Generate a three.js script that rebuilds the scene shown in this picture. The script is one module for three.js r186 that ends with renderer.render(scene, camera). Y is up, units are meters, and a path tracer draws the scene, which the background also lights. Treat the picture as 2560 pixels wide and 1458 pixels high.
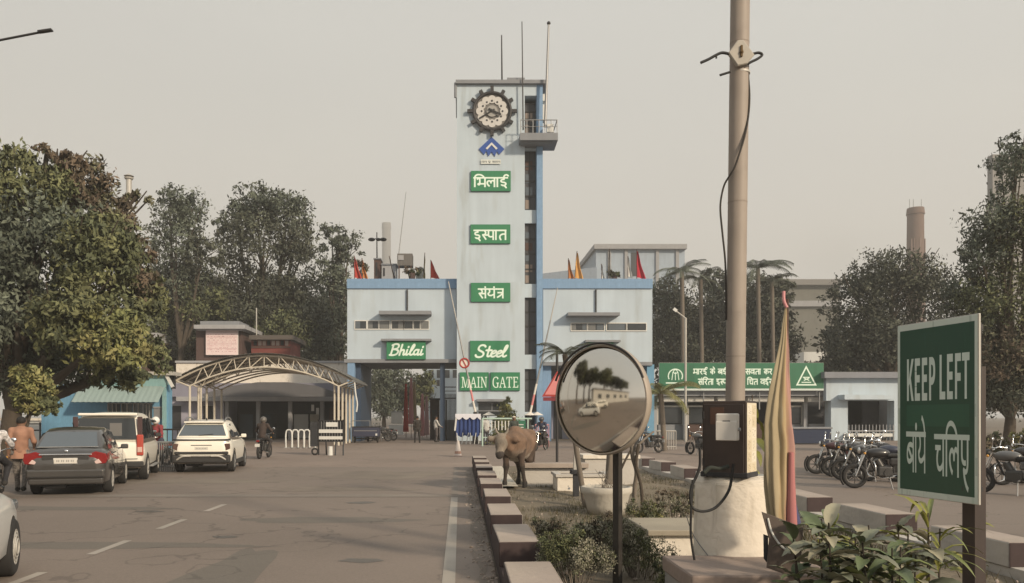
import * as THREE from 'three';
import { RoundedBoxGeometry } from 'three/addons/geometries/RoundedBoxGeometry.js';
import { MarchingCubes } from 'three/addons/objects/MarchingCubes.js';
import { ImprovedNoise } from 'three/addons/math/ImprovedNoise.js';
import { Brush, Evaluator, SUBTRACTION } from 'three-bvh-csg';

// ---------------------------------------------------------------- camera, sky, sun, exposure
const scene = new THREE.Scene();
const CAM_H = 1.75, F = 2000, VX = 1150, VY = 1041;          // lens: 2000 px focal length on a 2560 x 1458 frame, eye 1.75 m up, looking along the road
const camera = new THREE.PerspectiveCamera(2 * Math.atan(729 / F) * 180 / Math.PI, 2560 / 1458, 0.1, 3000);
camera.position.set(0, CAM_H, 0);
camera.lookAt(0, CAM_H, -10);
camera.setViewOffset(2560, 1458, 1280 - VX, 729 - VY, 2560, 1458);   // rising front: verticals stay vertical
camera.updateProjectionMatrix();

const SUN_DIR = new THREE.Vector3(0.62, 0.42, 0.70).normalize();
{
  const W = 1024, H = 512, data = new Float32Array(W * H * 4);
  const smoke = new ImprovedNoise(), noise = (x, y) => smoke.noise(x, y, 1.7) + 0.5 * smoke.noise(x * 2.3, y * 2.3, 4.1);
  const mix = (a, b, t) => a.map((v, i) => v + (b[i] - v) * t);
  for (let r = 0; r < H; r++) {
    const el = ((r + 0.5) / H - 0.5) * Math.PI;
    for (let c = 0; c < W; c++) {
      const ph = ((c + 0.5) / W - 0.5) * 2 * Math.PI;
      const d = [Math.cos(ph) * Math.cos(el), Math.sin(el), Math.sin(ph) * Math.cos(el)];
      const cs = Math.max(0, d[0] * SUN_DIR.x + d[1] * SUN_DIR.y + d[2] * SUN_DIR.z);
      const t = Math.max(0, Math.sin(el));
      let col = mix([0.56, 0.522, 0.466], [0.458, 0.452, 0.424], Math.min(1, t / 0.36));
      col = mix(col, [0.42, 0.44, 0.45], Math.max(0, (t - 0.36) / 0.64));
      const side = 1 + 0.09 * d[0]; col = col.map((v) => v * side);
      const g = 0.5 * Math.pow(cs, 5) + 0.05 * cs;
      col = [col[0] * (1 + g), col[1] * (1 + g * 0.93), col[2] * (1 + g * 0.8)];
      if (d[2] < 0 && el > 0) {                                    // thin smoke hanging over the works
        const sx = VX + F * d[0] / -d[2], sy = VY - F * d[1] / -d[2], wob = 18 * noise(sx * 0.011, sy * 0.013);
        const dark = 0.085 * Math.exp(-(((sx - 2085 + wob) / 95) ** 2) - (((sy - 640 + wob) / 62) ** 2)), pale = 0.07 * Math.exp(-(((sx - 1545 + (sy - 590) * 0.4 + wob) / 34) ** 2) - (((sy - 600) / 48) ** 2));
        col = col.map((v) => v * (1 - dark + pale));
      }
      if (el > 0) { const m = 1 + 0.022 * noise(d[0] * 2.2 + 3, d[1] * 5 + d[2] * 1.3) + 0.012 * noise(d[0] * 6, d[1] * 14 + d[2] * 3); col = col.map((v, i) => v * (m + (i === 2 ? (1 - m) * 0.3 : 0))); }
      if (el < 0) col = mix(col, [0.2, 0.18, 0.15], Math.min(1, -el / 0.1));
      data.set([col[0], col[1], col[2], 1], (r * W + c) * 4);
    }
  }
  const t = new THREE.DataTexture(data, W, H, THREE.RGBAFormat, THREE.FloatType);
  t.mapping = THREE.EquirectangularReflectionMapping; t.magFilter = THREE.LinearFilter; t.minFilter = THREE.LinearFilter; t.needsUpdate = true;
  scene.background = t; scene.environment = t;
}
const sun = new THREE.DirectionalLight(new THREE.Color().setRGB(1, 0.83, 0.62), 2.9);
sun.position.copy(SUN_DIR).multiplyScalar(120).add(new THREE.Vector3(0, 0, -30));
sun.target.position.set(0, 0, -30);
sun.castShadow = true; sun.shadow.radius = 8;
Object.assign(sun.shadow.camera, { left: -70, right: 70, top: 70, bottom: -70, near: 1, far: 300 });
sun.shadow.mapSize.set(4096, 4096);
scene.add(sun, sun.target);
scene.fog = new THREE.FogExp2(new THREE.Color().setRGB(0.95, 0.945, 0.92), 0.0011);

const EXPOSURE = 1.52;

// ---------------------------------------------------------------- small tools
let seed = 7;
const rnd = () => { seed = (seed * 1664525 + 1013904223) >>> 0; return seed / 4294967296; };
const rr = (a, b) => a + (b - a) * rnd();
const pick = (l) => l[Math.floor(rnd() * l.length)];
const noise3 = new ImprovedNoise();
const R = (deg) => deg * Math.PI / 180;
const V = (x, y, z) => new THREE.Vector3(x, y, z);
const X = (px, d) => (px - VX) * d / F;                     // metres across for a sight line at distance d
const Y = (py, d) => CAM_H - (py - VY) * d / F;              // metres up
const P = (px, py, d) => V(X(px, d), Y(py, d), -d);
const D = (py) => CAM_H * F / (py - VY);                     // distance at which the ground is seen
const rgb = (r, g, b) => new THREE.Color().setRGB(r, g, b);

const used = {};
function numbered(n) { used[n] = (used[n] ?? -1) + 1; return used[n] ? n + '_' + String(used[n]).padStart(3, '0') : n; }
function tag(o, label, category, group, kind) { o.userData.label = label; o.userData.category = category; if (group) o.userData.group = group; if (kind) o.userData.kind = kind; return o; }
function thing(name, label, category, pos = [0, 0, 0], ry = 0, group) {
  const o = new THREE.Group(); o.name = numbered(name); o.position.set(...pos); o.rotation.y = ry; scene.add(o);
  return tag(o, label, category, group);
}
function copyOf(o, label, pos, ry, group) {
  const c = o.clone(); c.name = numbered(o.name.replace(/_\d{3}$/, '')); scene.add(c);
  c.position.set(...pos); c.rotation.y = ry; c.userData = { ...o.userData, label }; if (group) c.userData.group = group;
  return c;
}
// joins geometries into one, with uv in metres laid on by the way each face looks (keepUV: leaves the geometry's own)
function join(list, keepUV = false) {
  list = [].concat(list).filter(Boolean).map((g) => (g.index ? g.toNonIndexed() : g));
  let n = 0; for (const g of list) n += g.attributes.position.count;
  const p = new Float32Array(n * 3), nn = new Float32Array(n * 3), uv = new Float32Array(n * 2), hasC = list.some((g) => g.attributes.color), col = hasC ? new Float32Array(n * 3).fill(1) : null;
  let o = 0;
  for (const g of list) {
    if (!g.attributes.normal) g.computeVertexNormals();
    p.set(g.attributes.position.array, o * 3); nn.set(g.attributes.normal.array, o * 3);
    if (keepUV && g.attributes.uv) uv.set(g.attributes.uv.array, o * 2);
    if (hasC && g.attributes.color) col.set(g.attributes.color.array, o * 3);
    o += g.attributes.position.count;
  }
  if (!keepUV) for (let i = 0; i < n; i++) {
    const ax = Math.abs(nn[i * 3]), ay = Math.abs(nn[i * 3 + 1]), az = Math.abs(nn[i * 3 + 2]);
    if (ay > ax && ay > az) { uv[i * 2] = p[i * 3]; uv[i * 2 + 1] = p[i * 3 + 2]; }
    else if (ax > az) { uv[i * 2] = p[i * 3 + 2]; uv[i * 2 + 1] = p[i * 3 + 1]; }
    else { uv[i * 2] = p[i * 3]; uv[i * 2 + 1] = p[i * 3 + 1]; }
  }
  const g = new THREE.BufferGeometry();
  g.setAttribute('position', new THREE.BufferAttribute(p, 3)); g.setAttribute('normal', new THREE.BufferAttribute(nn, 3)); g.setAttribute('uv', new THREE.BufferAttribute(uv, 2));
  if (hasC) g.setAttribute('color', new THREE.BufferAttribute(col, 3));
  return g;
}
function mesh(name, geos, mat, parent = scene, opts = {}) {
  const m = new THREE.Mesh(opts.raw ? geos : join(geos, opts.keepUV), mat);
  m.name = parent === scene ? numbered(name) : name; m.castShadow = m.receiveShadow = true;
  if (opts.label) m.userData.label = opts.label;
  if (opts.kind) m.userData.kind = opts.kind;
  parent.add(m); return m;
}
const same = (name, geo, mat, parent, pos, rot) => { const m = new THREE.Mesh(geo, mat); m.name = name; m.castShadow = m.receiveShadow = true; if (pos) m.position.set(...pos); if (rot) m.rotation.set(...rot); parent.add(m); return m; };
const move = (g, x, y, z) => g.translate(x, y, z);
const box = (w, h, d, x = 0, y = 0, z = 0) => new THREE.BoxGeometry(w, h, d).translate(x, y, z);
const rbox = (w, h, d, x = 0, y = 0, z = 0, r = 0.02, s = 2) => new RoundedBoxGeometry(w, h, d, s, Math.min(r, w / 2.01, h / 2.01, d / 2.01)).translate(x, y, z);
const span = (x0, y0, z0, x1, y1, z1) => box(Math.abs(x1 - x0), Math.abs(y1 - y0), Math.abs(z1 - z0), (x0 + x1) / 2, (y0 + y1) / 2, (z0 + z1) / 2);
const rect = (a, b, c, e, d, deep) => span(X(a, d), Y(b, d), -d, X(c, d), Y(e, d), -d - deep);     // a block whose front stands at distance d
const cyl = (r0, r1, h, x = 0, y = 0, z = 0, s = 12) => new THREE.CylinderGeometry(r0, r1, h, s).translate(x, y, z);
const ball = (r, x, y, z, sx = 1, sy = 1, sz = 1, s = 12) => new THREE.SphereGeometry(r, s, Math.max(6, s * 0.7 | 0)).scale(sx, sy, sz).translate(x, y, z);
function bar(a, b, r, s = 8, r2 = r) {
  const d = b.clone().sub(a), g = new THREE.CylinderGeometry(r2, r, d.length(), s);
  g.applyQuaternion(new THREE.Quaternion().setFromUnitVectors(V(0, 1, 0), d.normalize()));
  return g.translate((a.x + b.x) / 2, (a.y + b.y) / 2, (a.z + b.z) / 2);
}
function beam(a, b, w, h) {                                    // square section
  const d = b.clone().sub(a), g = new THREE.BoxGeometry(w, d.length(), h);
  g.applyQuaternion(new THREE.Quaternion().setFromUnitVectors(V(0, 1, 0), d.normalize()));
  return g.translate((a.x + b.x) / 2, (a.y + b.y) / 2, (a.z + b.z) / 2);
}
const tube = (pts, r, seg = 24, rad = 6) => new THREE.TubeGeometry(new THREE.CatmullRomCurve3(pts), seg, r, rad);
const ring = (R0, r, x, y, z, s = 28, t = 8) => new THREE.TorusGeometry(R0, r, t, s).translate(x, y, z);
function prism(pts, depth, bevel = 0) {                         // outline in x,y, thickness along z, centred
  const s = new THREE.Shape(pts.map((p) => new THREE.Vector2(p[0], p[1])));
  const g = new THREE.ExtrudeGeometry(s, { depth: depth - 2 * bevel, bevelEnabled: bevel > 0, bevelSize: bevel, bevelThickness: bevel, bevelSegments: 1, steps: 1 });
  return g.translate(0, 0, -depth / 2 + bevel);
}
function loft(rows, closed = true, caps = true) {               // rows of points, each row a ring
  const n = rows[0].length, pos = [], idx = [];
  rows.forEach((r) => r.forEach((p) => pos.push(p[0], p[1], p[2])));
  for (let i = 0; i < rows.length - 1; i++) for (let j = 0; j < (closed ? n : n - 1); j++) {
    const a = i * n + j, b = i * n + (j + 1) % n, c = a + n, d = b + n; idx.push(a, c, b, b, c, d);
  }
  if (caps) for (const [i, flip] of [[0, false], [rows.length - 1, true]]) {
    const c = pos.length / 3, m = [0, 0, 0]; rows[i].forEach((p) => p.forEach((v, k) => (m[k] += v / n))); pos.push(...m);
    for (let j = 0; j < n; j++) { const a = i * n + j, b = i * n + (j + 1) % n; flip ? idx.push(c, b, a) : idx.push(c, a, b); }
  }
  const g = new THREE.BufferGeometry(); g.setAttribute('position', new THREE.Float32BufferAttribute(pos, 3)); g.setIndex(idx); g.computeVertexNormals();
  return g;
}
const paint = (g, fn) => { const p = g.attributes.position, c = new Float32Array(p.count * 3); for (let i = 0; i < p.count; i++) { const k = fn(p.getX(i), p.getY(i), p.getZ(i), i); c.set([k[0], k[1], k[2]], i * 3); } g.setAttribute('color', new THREE.BufferAttribute(c, 3)); return g; };

// ---------------------------------------------------------------- procedural textures
function fbm(u, v, per, oct, sd) {                                 // noise that closes on itself at u, v = 1
  let s = 0, a = 0.5, f = per;
  for (let i = 0; i < oct; i++) {
    const x = u * f, y = v * f, wx = u, wy = v;
    const n00 = noise3.noise(x, y, sd), n10 = noise3.noise(x - f, y, sd), n01 = noise3.noise(x, y - f, sd), n11 = noise3.noise(x - f, y - f, sd);
    s += a * ((n00 * (1 - wx) + n10 * wx) * (1 - wy) + (n01 * (1 - wx) + n11 * wx) * wy); a *= 0.5; f *= 2;
  }
  return s;
}
function grey(size, fn, metres, srgb = false) {
  const data = new Uint8Array(size * size * 4);
  for (let y = 0; y < size; y++) for (let x = 0; x < size; x++) {
    const v = fn(x / size, y / size, x, y), q = Array.isArray(v) ? v : [v, v, v];
    for (let c = 0; c < 3; c++) data[(y * size + x) * 4 + c] = Math.max(0, Math.min(255, q[c] * 255));
    data[(y * size + x) * 4 + 3] = 255;
  }
  const t = new THREE.DataTexture(data, size, size); t.wrapS = t.wrapT = THREE.RepeatWrapping; t.magFilter = THREE.LinearFilter; t.minFilter = THREE.LinearMipmapLinearFilter;
  t.repeat.set(1 / metres, 1 / metres); t.needsUpdate = true; return t;
}
const T = {
  plaster: grey(512, (u, v) => { const st = fbm(u * 1.0, v * 0.08, 12, 3, 2.3); return Math.min(1, 0.93 + 0.22 * fbm(u, v, 4, 5, 1.1) + 0.16 * st - 0.1 * Math.max(0, fbm(u, v, 9, 3, 8.1) - 0.12)); }, 6),
  facade: grey(512, (u, v) => { const st = fbm(u, v * 0.06, 26, 4, 2.3), a = fbm(u, v, 5, 6, 1.1), d = Math.max(0, fbm(u, v * 0.2, 14, 4, 8.1) - 0.09); const k = 0.90 + 0.16 * a + 0.13 * st - 0.5 * d; return [k, k * (1 - d * 0.12), k * (1 - d * 0.3)]; }, 11),
  grain: grey(256, (u, v, x, y) => 0.88 + 0.16 * fbm(u, v, 16, 4, 4.4) + 0.05 * (rnd() - 0.5), 0.8),
  asphalt: grey(640, (u, v) => { const a = fbm(u, v, 3, 6, 9.7), c = Math.abs(fbm(u, v, 4, 5, 3.3)), o = Math.max(0, fbm(u, v, 11, 2, 5.9) - 0.22); return 0.84 + 0.34 * a + 0.16 * (rnd() - 0.5) - (c < 0.006 ? 0.22 : 0) - o * 0.9; }, 10),
  dirt: grey(512, (u, v) => { const a = fbm(u, v, 5, 6, 5.5), b = fbm(u, v, 2, 3, 6.6); return [0.78 + 0.5 * a + 0.1 * b, 0.76 + 0.48 * a + 0.16 * b, 0.74 + 0.45 * a + 0.08 * b]; }, 5),
  stain: grey(512, (u, v) => { const a = fbm(u, v, 4, 5, 11.3), b = fbm(u, v * 0.25, 10, 4, 6.2), k = Math.max(0, b - 0.08) * 1.6 + Math.max(0, a - 0.05) * 0.9; return [0.95 - k * 0.9 + 0.1 * a, 0.95 - k * 0.95 + 0.1 * a, 0.94 - k * 1.05 + 0.1 * a]; }, 2.2),
  rough: grey(256, (u, v) => 0.5 + 0.8 * fbm(u, v, 12, 5, 3.1), 1.1),
  streak: grey(256, (u, v) => 0.85 + 0.25 * fbm(u, v * 0.15, 14, 3, 7.2) + 0.12 * fbm(u, v, 8, 3, 1.7), 1.4),
};
const std = (c, o = {}) => new THREE.MeshStandardMaterial({ color: Array.isArray(c) ? rgb(...c) : c, roughness: 0.85, side: THREE.DoubleSide, ...o });
const M = {
  wall: std([0.52, 0.605, 0.675], { map: T.facade, roughness: 0.9 }),
  wingWall: std([0.515, 0.60, 0.675], { map: T.facade, roughness: 0.9 }),
  wallWarm: std([0.6, 0.58, 0.54], { map: T.plaster, roughness: 0.9 }),
  lilac: std([0.36, 0.35, 0.42], { map: T.plaster }),
  greyWall: std([0.36, 0.36, 0.37], { map: T.plaster }),
  blueTrim: std([0.22, 0.36, 0.55], { map: T.streak, roughness: 0.7 }),
  blueWall: std([0.16, 0.35, 0.52], { map: T.streak, roughness: 0.75 }),
  blueDark: std([0.03, 0.055, 0.10], { roughness: 0.6 }),
  turquoise: std([0.27, 0.46, 0.47], { map: T.streak, roughness: 0.6 }),
  concrete: std([0.34, 0.33, 0.32], { map: T.plaster, bumpMap: T.rough, bumpScale: 0.004 }),
  slab: std([0.24, 0.25, 0.27], { map: T.plaster }),
  dark: std([0.025, 0.026, 0.03], { roughness: 0.7 }),
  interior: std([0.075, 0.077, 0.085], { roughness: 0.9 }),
  brickRed: std([0.10, 0.062, 0.055], { map: T.streak }),
  brown: std([0.10, 0.06, 0.05], { map: T.streak }),
  white: std([0.72, 0.72, 0.69], { map: T.grain, roughness: 0.6 }),
  whitewash: std([0.76, 0.70, 0.62], { map: T.stain, bumpMap: T.rough, bumpScale: 0.012 }),
  cream: std([0.66, 0.60, 0.50], { map: T.streak, roughness: 0.6 }),
  metal: std([0.30, 0.30, 0.30], { roughness: 0.45, metalness: 0.6 }),
  metalDark: std([0.035, 0.033, 0.034], { roughness: 0.5, metalness: 0.3 }),
  steelPale: std([0.52, 0.50, 0.46], { map: T.streak, roughness: 0.5, metalness: 0.1 }),
  chrome: std([0.75, 0.75, 0.75], { roughness: 0.18, metalness: 1 }),
  rubber: std([0.022, 0.021, 0.021], { roughness: 0.85 }),
  glass: std([0.035, 0.04, 0.045], { roughness: 0.08, metalness: 0.0 }),
  glassSky: std([0.10, 0.12, 0.14], { roughness: 0.12 }),
  signGreen: std([0.02, 0.14, 0.078], { roughness: 0.6 }),
  black: std([0.012, 0.012, 0.013], { roughness: 0.6 }),
  maroon: std([0.060, 0.040, 0.040], { map: T.streak, roughness: 0.9 }),
  dust: std([0.40, 0.35, 0.30], { map: T.dirt, roughness: 1 }),
  red: std([0.36, 0.035, 0.03], { roughness: 0.45 }),
  pink: std([0.62, 0.22, 0.22], { roughness: 0.7 }),
  clothRed: std([0.42, 0.05, 0.035], { roughness: 0.95 }),
  clothOrange: std([0.50, 0.19, 0.06], { roughness: 0.95 }),
  clothPink: std([0.55, 0.26, 0.27], { roughness: 0.95 }),
  clothWhite: std([0.70, 0.66, 0.60], { roughness: 0.95 }),
  clothYellow: std([0.55, 0.40, 0.13], { roughness: 0.95 }),
  clothBlue: std([0.03, 0.06, 0.20], { roughness: 0.95 }),
  bark: std([0.085, 0.068, 0.052], { map: T.streak, bumpMap: T.rough, bumpScale: 0.02, roughness: 1 }),
  barkGrey: std([0.20, 0.17, 0.14], { map: T.streak, roughness: 1 }),
  leafy: std([1, 1, 1], { vertexColors: true, roughness: 0.8 }),
  vcol: std([1, 1, 1], { vertexColors: true, roughness: 0.9 }),
  skin: std([0.20, 0.11, 0.07], { roughness: 0.7 }),
  hair: std([0.012, 0.010, 0.009], { roughness: 0.8 }),
};
// ---------------------------------------------------------------- lettering
function canvasTex(w, h, draw) {
  const c = document.createElement('canvas'); c.width = w; c.height = h; const g = c.getContext('2d'); draw(g, w, h);
  const t = new THREE.CanvasTexture(c); t.colorSpace = THREE.SRGBColorSpace; t.anisotropy = 4; return t;
}
const face = (w, h, x, y, z) => new THREE.PlaneGeometry(w, h).translate(x, y, z);
// Devanagari letters as pen strokes: head line at 0, foot at 10; [advance, path]
const DEV = {
  bha: [9, 'M1 2.2 C.2 .6 2.6 -.4 3 1.6 V6.4 C3 7.6 1.4 7.8 1.4 6.8 C1.4 6 3 6.4 3 6.4 H8 M8 0 V10', [[3.6, 9]]],
  i: [3.4, 'M1.6 0 V10 M1.6 0 C1.4 -4.6 9 -4.6 10.6 0'],
  la: [9.4, 'M8.2 0 V10 M8.2 4.2 C6.4 2 4.8 3.2 4.8 5.4 C4.8 2.6 1.4 2.6 1.2 5.2 C1.1 7 2.4 8.4 3.6 9'],
  aa: [3.4, 'M1.6 0 V10'],
  ii: [8.6, 'M4.6 0 V1.8 C.8 1.6 .8 4.7 4 4.8 C7.4 5 7 8.2 4 8.2 C2.4 8.2 2 7 2 7 M4 8.2 C6 8.8 6.6 10 6.8 11.2 M4.6 0 C4 -3.4 8.4 -4.4 8.8 -1.4'],
  ee: [8, 'M4.6 0 V1.8 C.8 1.6 .8 4.7 4 4.8 C7.4 5 7 8.2 4 8.2 C2.4 8.2 2 7 2 7 M4 8.2 C6 8.8 6.6 10 6.8 11.2'],
  sa: [9.4, 'M3 0 C5.6 2 5.4 4.6 1.6 4.6 L5.4 10 M3.4 4.8 H8.2 M8.2 0 V10'],
  spa: [13.4, 'M3 0 C5.4 2 5 4.6 1.6 4.6 L5 9.6 M3.4 4.8 H7.2 M7.4 0 V4 C7.4 7.2 10 7 12.2 6 M12.2 0 V10'],
  ta: [9, 'M8 0 V10 M8 4 C4 3.2 2.2 5 2.2 7 C2.2 8.6 3.2 9.6 3.8 9.9'],
  ya: [9.4, 'M8.2 0 V10 M2.2 0 C4 1.6 3.6 3.8 1.7 4.6 C1.5 7.6 5.6 7.4 8.2 5.2'],
  tra: [9, 'M8 0 V10 M8 3.8 H2.2 M8 4.4 C6 6.4 4 8 1.8 9'],
  ba: [9.4, 'M8.2 0 V10 M8.2 3.2 C3 1.8 1.4 3.6 1.4 5.2 C1.4 8.2 6 7.4 8.2 5.4 M2.4 3.4 L7.4 6.8'],
  cha: [9.4, 'M8.2 0 V10 M1 2.8 H6 M4 2.8 C2 4.6 2.4 8.2 5 8.2 C6.8 8.2 8.2 6.6 8.2 6.6'],
  e: [8.4, 'M2 0 V4 C2 6.4 4 6.4 5.4 6.2 M6.8 0 V6 C6.8 9 4.6 8.6 3.6 8 C4 10 5.4 12 7.4 12.8'],
  ka: [10.4, 'M5.2 0 V10 M5.2 3.6 C1.4 1.8 .8 7 3 7 C4.4 7 5.2 5 5.2 5 M5.2 4.6 C7 2.2 9.8 3.4 9.4 5.8 C9.2 7.6 7.6 7.2 7.6 7.2'],
  pa: [9, 'M2 0 V4 C2 7.2 5.4 7 8 6 M8 0 V10'],
  ra: [6.6, 'M3 0 C5.8 2 5.4 4.6 1.6 4.6 L5.6 10'],
  na: [9, 'M8 0 V10 M8 5.2 H3.4 C3.4 3.6 1.4 3.8 1.4 5.4 C1.4 6.6 3 6.6 3.4 5.2'],
  ma: [9, 'M2.4 0 V6.4 H8 M8 0 V10 M2.4 6.4 C2.4 8 .8 7.8 .9 6.8 C1 6 2.4 6.4 2.4 6.4'],
  va: [9, 'M8 0 V10 M8 3.2 C3 1.8 1.4 3.6 1.4 5.2 C1.4 8.2 6 7.4 8 5.4'],
  space: [5, ''],
};
function dev(g, word, x0, y0, w, h, colour, weight = 1.5) {          // marks: '.' dot above the letter before, '/' stroke above it
  let adv = 0; for (const k of word) if (DEV[k]) adv += DEV[k][0];
  g.save(); g.translate(x0, y0); g.scale(w / adv, h / 10); g.strokeStyle = colour; g.fillStyle = colour; g.lineWidth = weight; g.lineCap = 'butt'; g.lineJoin = 'round';
  let x = 0, head = 0;
  for (const k of word) {
    if (k === '.') { g.beginPath(); g.arc(x - 1.4, -2, 1.05, 0, 7); g.fill(); continue; }
    if (k === '/') { g.stroke(new Path2D(`M${x - 1.2} 0 C${x - 1.6} -2.4 ${x - 3} -3.8 ${x - 4.6} -4.4`)); continue; }
    const [a, path] = DEV[k];
    if (k === 'space') { g.stroke(new Path2D(`M${head} 0 H${x}`)); head = x + a; }
    else { g.save(); g.translate(x, 0); g.stroke(new Path2D(path)); g.restore(); }
    x += a;
  }
  g.stroke(new Path2D(`M${head} 0 H${x}`)); g.restore();
}
const SCRIPT = {
  S: [8, 'M7 1.5 C6 -.5 1.5 -.5 1.5 2.8 C1.5 5.5 7 5 7 8 C7 11 1 11 .5 8.5'], t: [4.6, 'M2.5 1.5 V8.5 C2.5 10 4 10 5 9 M.5 4.5 H5'],
  e: [4.8, 'M.8 7.4 C3 7.4 4.8 6.6 4.4 5.4 C4 4.4 1 4.6 .8 7.6 C.8 10.4 3.5 10.4 5 8.8'], l: [3.8, 'M1 7 C3 5 4 1 3 .5 C1.6 0 1.2 4 1.2 8 C1.2 10.2 3 10.2 4.2 9'],
  B: [8.6, 'M2 .5 V10 M1 1 C4 -1 7.5 0 7 2.5 C6.6 4.4 4 4.6 3 4.7 C6 4.6 8 5.6 7.8 7.5 C7.5 10 4 10.5 1 9.8'], h: [5.8, 'M1.2 .5 V10 M1.2 7 C2 5 4.4 4.6 4.4 6.6 V8.8 C4.4 10 5.4 10 6 9.2'],
  i: [3.2, 'M1.2 5.2 V8.8 C1.2 10.2 2.4 10 3.2 9 M1.5 2.4 L1.6 2.9'], a: [6, 'M4.4 6 C3.4 4.4 .8 5 .8 7.6 C.8 10.4 3.6 10 4.3 8 M4.5 5.2 V8.8 C4.5 10.2 5.6 10 6.2 9.2'],
  P: [8, 'M2 .5 V10 M1 1 C4 -1 8 0 7.4 3 C6.8 5.6 4 5.6 2.4 5.6'], n: [6, 'M1 5 V10 M1 7 C2 5 4.4 4.6 4.4 6.6 V8.8 C4.4 10 5.4 10 6 9.2'],
};
function script(g, word, x0, y0, w, h, colour) {
  let adv = 0; for (const k of word) adv += SCRIPT[k][0];
  g.save(); g.translate(x0, y0); g.transform(1, 0, -0.28, 1, h * 0.28, 0); g.scale((w - h * 0.2) / adv, h / 10); g.strokeStyle = colour; g.lineWidth = 1.7; g.lineCap = 'round'; g.lineJoin = 'round';
  for (const k of word) { g.stroke(new Path2D(SCRIPT[k][1])); g.translate(SCRIPT[k][0], 0); }
  g.restore();
}
function condensed(g, text, x0, y0, w, h, colour, font = 'bold 100px sans-serif') {
  g.save(); g.font = font; g.textBaseline = 'alphabetic'; g.fillStyle = colour; const m = g.measureText(text);
  g.translate(x0, y0 + h); g.scale(w / m.width, h / 72); g.fillText(text, 0, 0); g.restore();
}
const fade = (g, w, h, tint, n, a) => { for (let i = 0; i < n; i++) { g.fillStyle = tint; g.globalAlpha = a * rnd(); const s = rr(0.02, 0.25) * w; g.fillRect(rnd() * w, rnd() * h, s * 0.15, s); } g.globalAlpha = 1; };
const GREEN = '#2c7a53', GREENDARK = '#23583f', MINT = '#dfeee2';
// ---------------------------------------------------------------- ground, roads, markings
const flat = (x0, z0, x1, z1, y) => new THREE.PlaneGeometry(x1 - x0, z1 - z0).rotateX(-Math.PI / 2).translate((x0 + x1) / 2, y, (z0 + z1) / 2);
const MG = {
  dirt: std([0.24, 0.205, 0.165], { map: T.dirt, bumpMap: T.rough, bumpScale: 0.02, roughness: 1 }),
  road: std([0.238, 0.193, 0.162], { map: T.asphalt, bumpMap: T.grain, bumpScale: 0.004, roughness: 0.78 }),
  court: std([0.285, 0.224, 0.187], { map: T.asphalt, bumpMap: T.grain, bumpScale: 0.004, roughness: 0.85 }),
  paint: std([0.46, 0.43, 0.38], { map: T.dirt, roughness: 0.8 }),
  paintOld: std([0.27, 0.24, 0.21], { map: T.dirt, roughness: 0.9 }),
};
const struct = (name, geos, mat, opts = {}) => mesh(name, geos, mat, scene, { kind: 'structure', ...opts });
struct('ground', flat(-500, -900, 500, 90, -0.03), MG.dirt);
const road = struct('road', flat(-70, -27.6, 0.40, 80, 0), MG.road);
struct('service_road', flat(6.25, -27.6, 70, 80, 0), MG.road);
struct('forecourt', flat(-70, -56.5, 70, -27.6, 0), MG.court);
struct('inner_road', flat(-14, -170, 3, -56.5, -0.002), MG.court);
for (let i = 0; i < 4; i++) mesh('lane_dash', flat(-4.73, -(8.95 + i * 2.3), -4.61, -(7.8 + i * 2.3), 0.005), MG.paint, road);
mesh('edge_line', flat(-0.19, -17.25, -0.05, 20, 0.005), MG.paint, road);
mesh('edge_line', flat(-0.19, -27.5, -0.05, -17.9, 0.005), MG.paintOld, road);
mesh('stop_line', flat(-16, -17.85, 0.1, -17.3, 0.0056), MG.paintOld, road);
function blotch(name, x, z, rx, rz, y, mat, parent, n = 26) { const sh = new THREE.Shape(); for (let i = 0; i < n; i++) { const a = i / n * 6.283, k = 0.75 + 0.35 * noise3.noise(Math.cos(a) * 1.6 + x, Math.sin(a) * 1.6 + z, 2.2) + 0.08 * rnd(); sh[i ? 'lineTo' : 'moveTo'](x + Math.cos(a) * rx * k, -(z + Math.sin(a) * rz * k)); } mesh(name, new THREE.ShapeGeometry(sh).rotateX(-Math.PI / 2).translate(0, y, 0), mat, parent); }
const tar = std([0.178, 0.155, 0.131], { map: T.asphalt, roughness: 0.75 }), pale = std([0.245, 0.213, 0.180], { map: T.dirt, roughness: 1 }), oil = std([0.13, 0.115, 0.10], { map: T.asphalt, roughness: 0.55 });
[[-5.5, -10.8, 3.6, 0.35, tar], [-2.2, -13.5, 1.9, 0.5, tar], [-9, -15.2, 4, 0.5, tar], [-2.6, -8.4, 0.5, 2.6, tar], [-7.6, -21.5, 3.5, 1, pale], [-2.5, -24, 2.4, 2.2, pale], [-3.2, -19.3, 2.4, 0.8, pale], [-8.6, -13.0, 1.6, 0.3, pale], [-3.4, -11.6, 0.25, 0.16, oil], [-6.1, -9.6, 0.22, 0.3, oil], [-2.0, -16.2, 0.35, 0.25, oil], [-5.7, -14.7, 0.3, 0.2, oil], [-1.2, -9.7, 0.3, 0.2, oil]].forEach(([x, z, rx, rz, m], i) => blotch(m === oil ? 'oil_stain' : m === tar ? 'tar_patch' : 'dust_patch', x, z, rx, rz, 0.0016 + i * 0.00012, m, road));
for (let i = 0; i < 9; i++) blotch('edge_dust', 0.26, -8 - i * 2.1, 0.13, 1.25, 0.0035 + i * 0.0001, pale, road);
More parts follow.
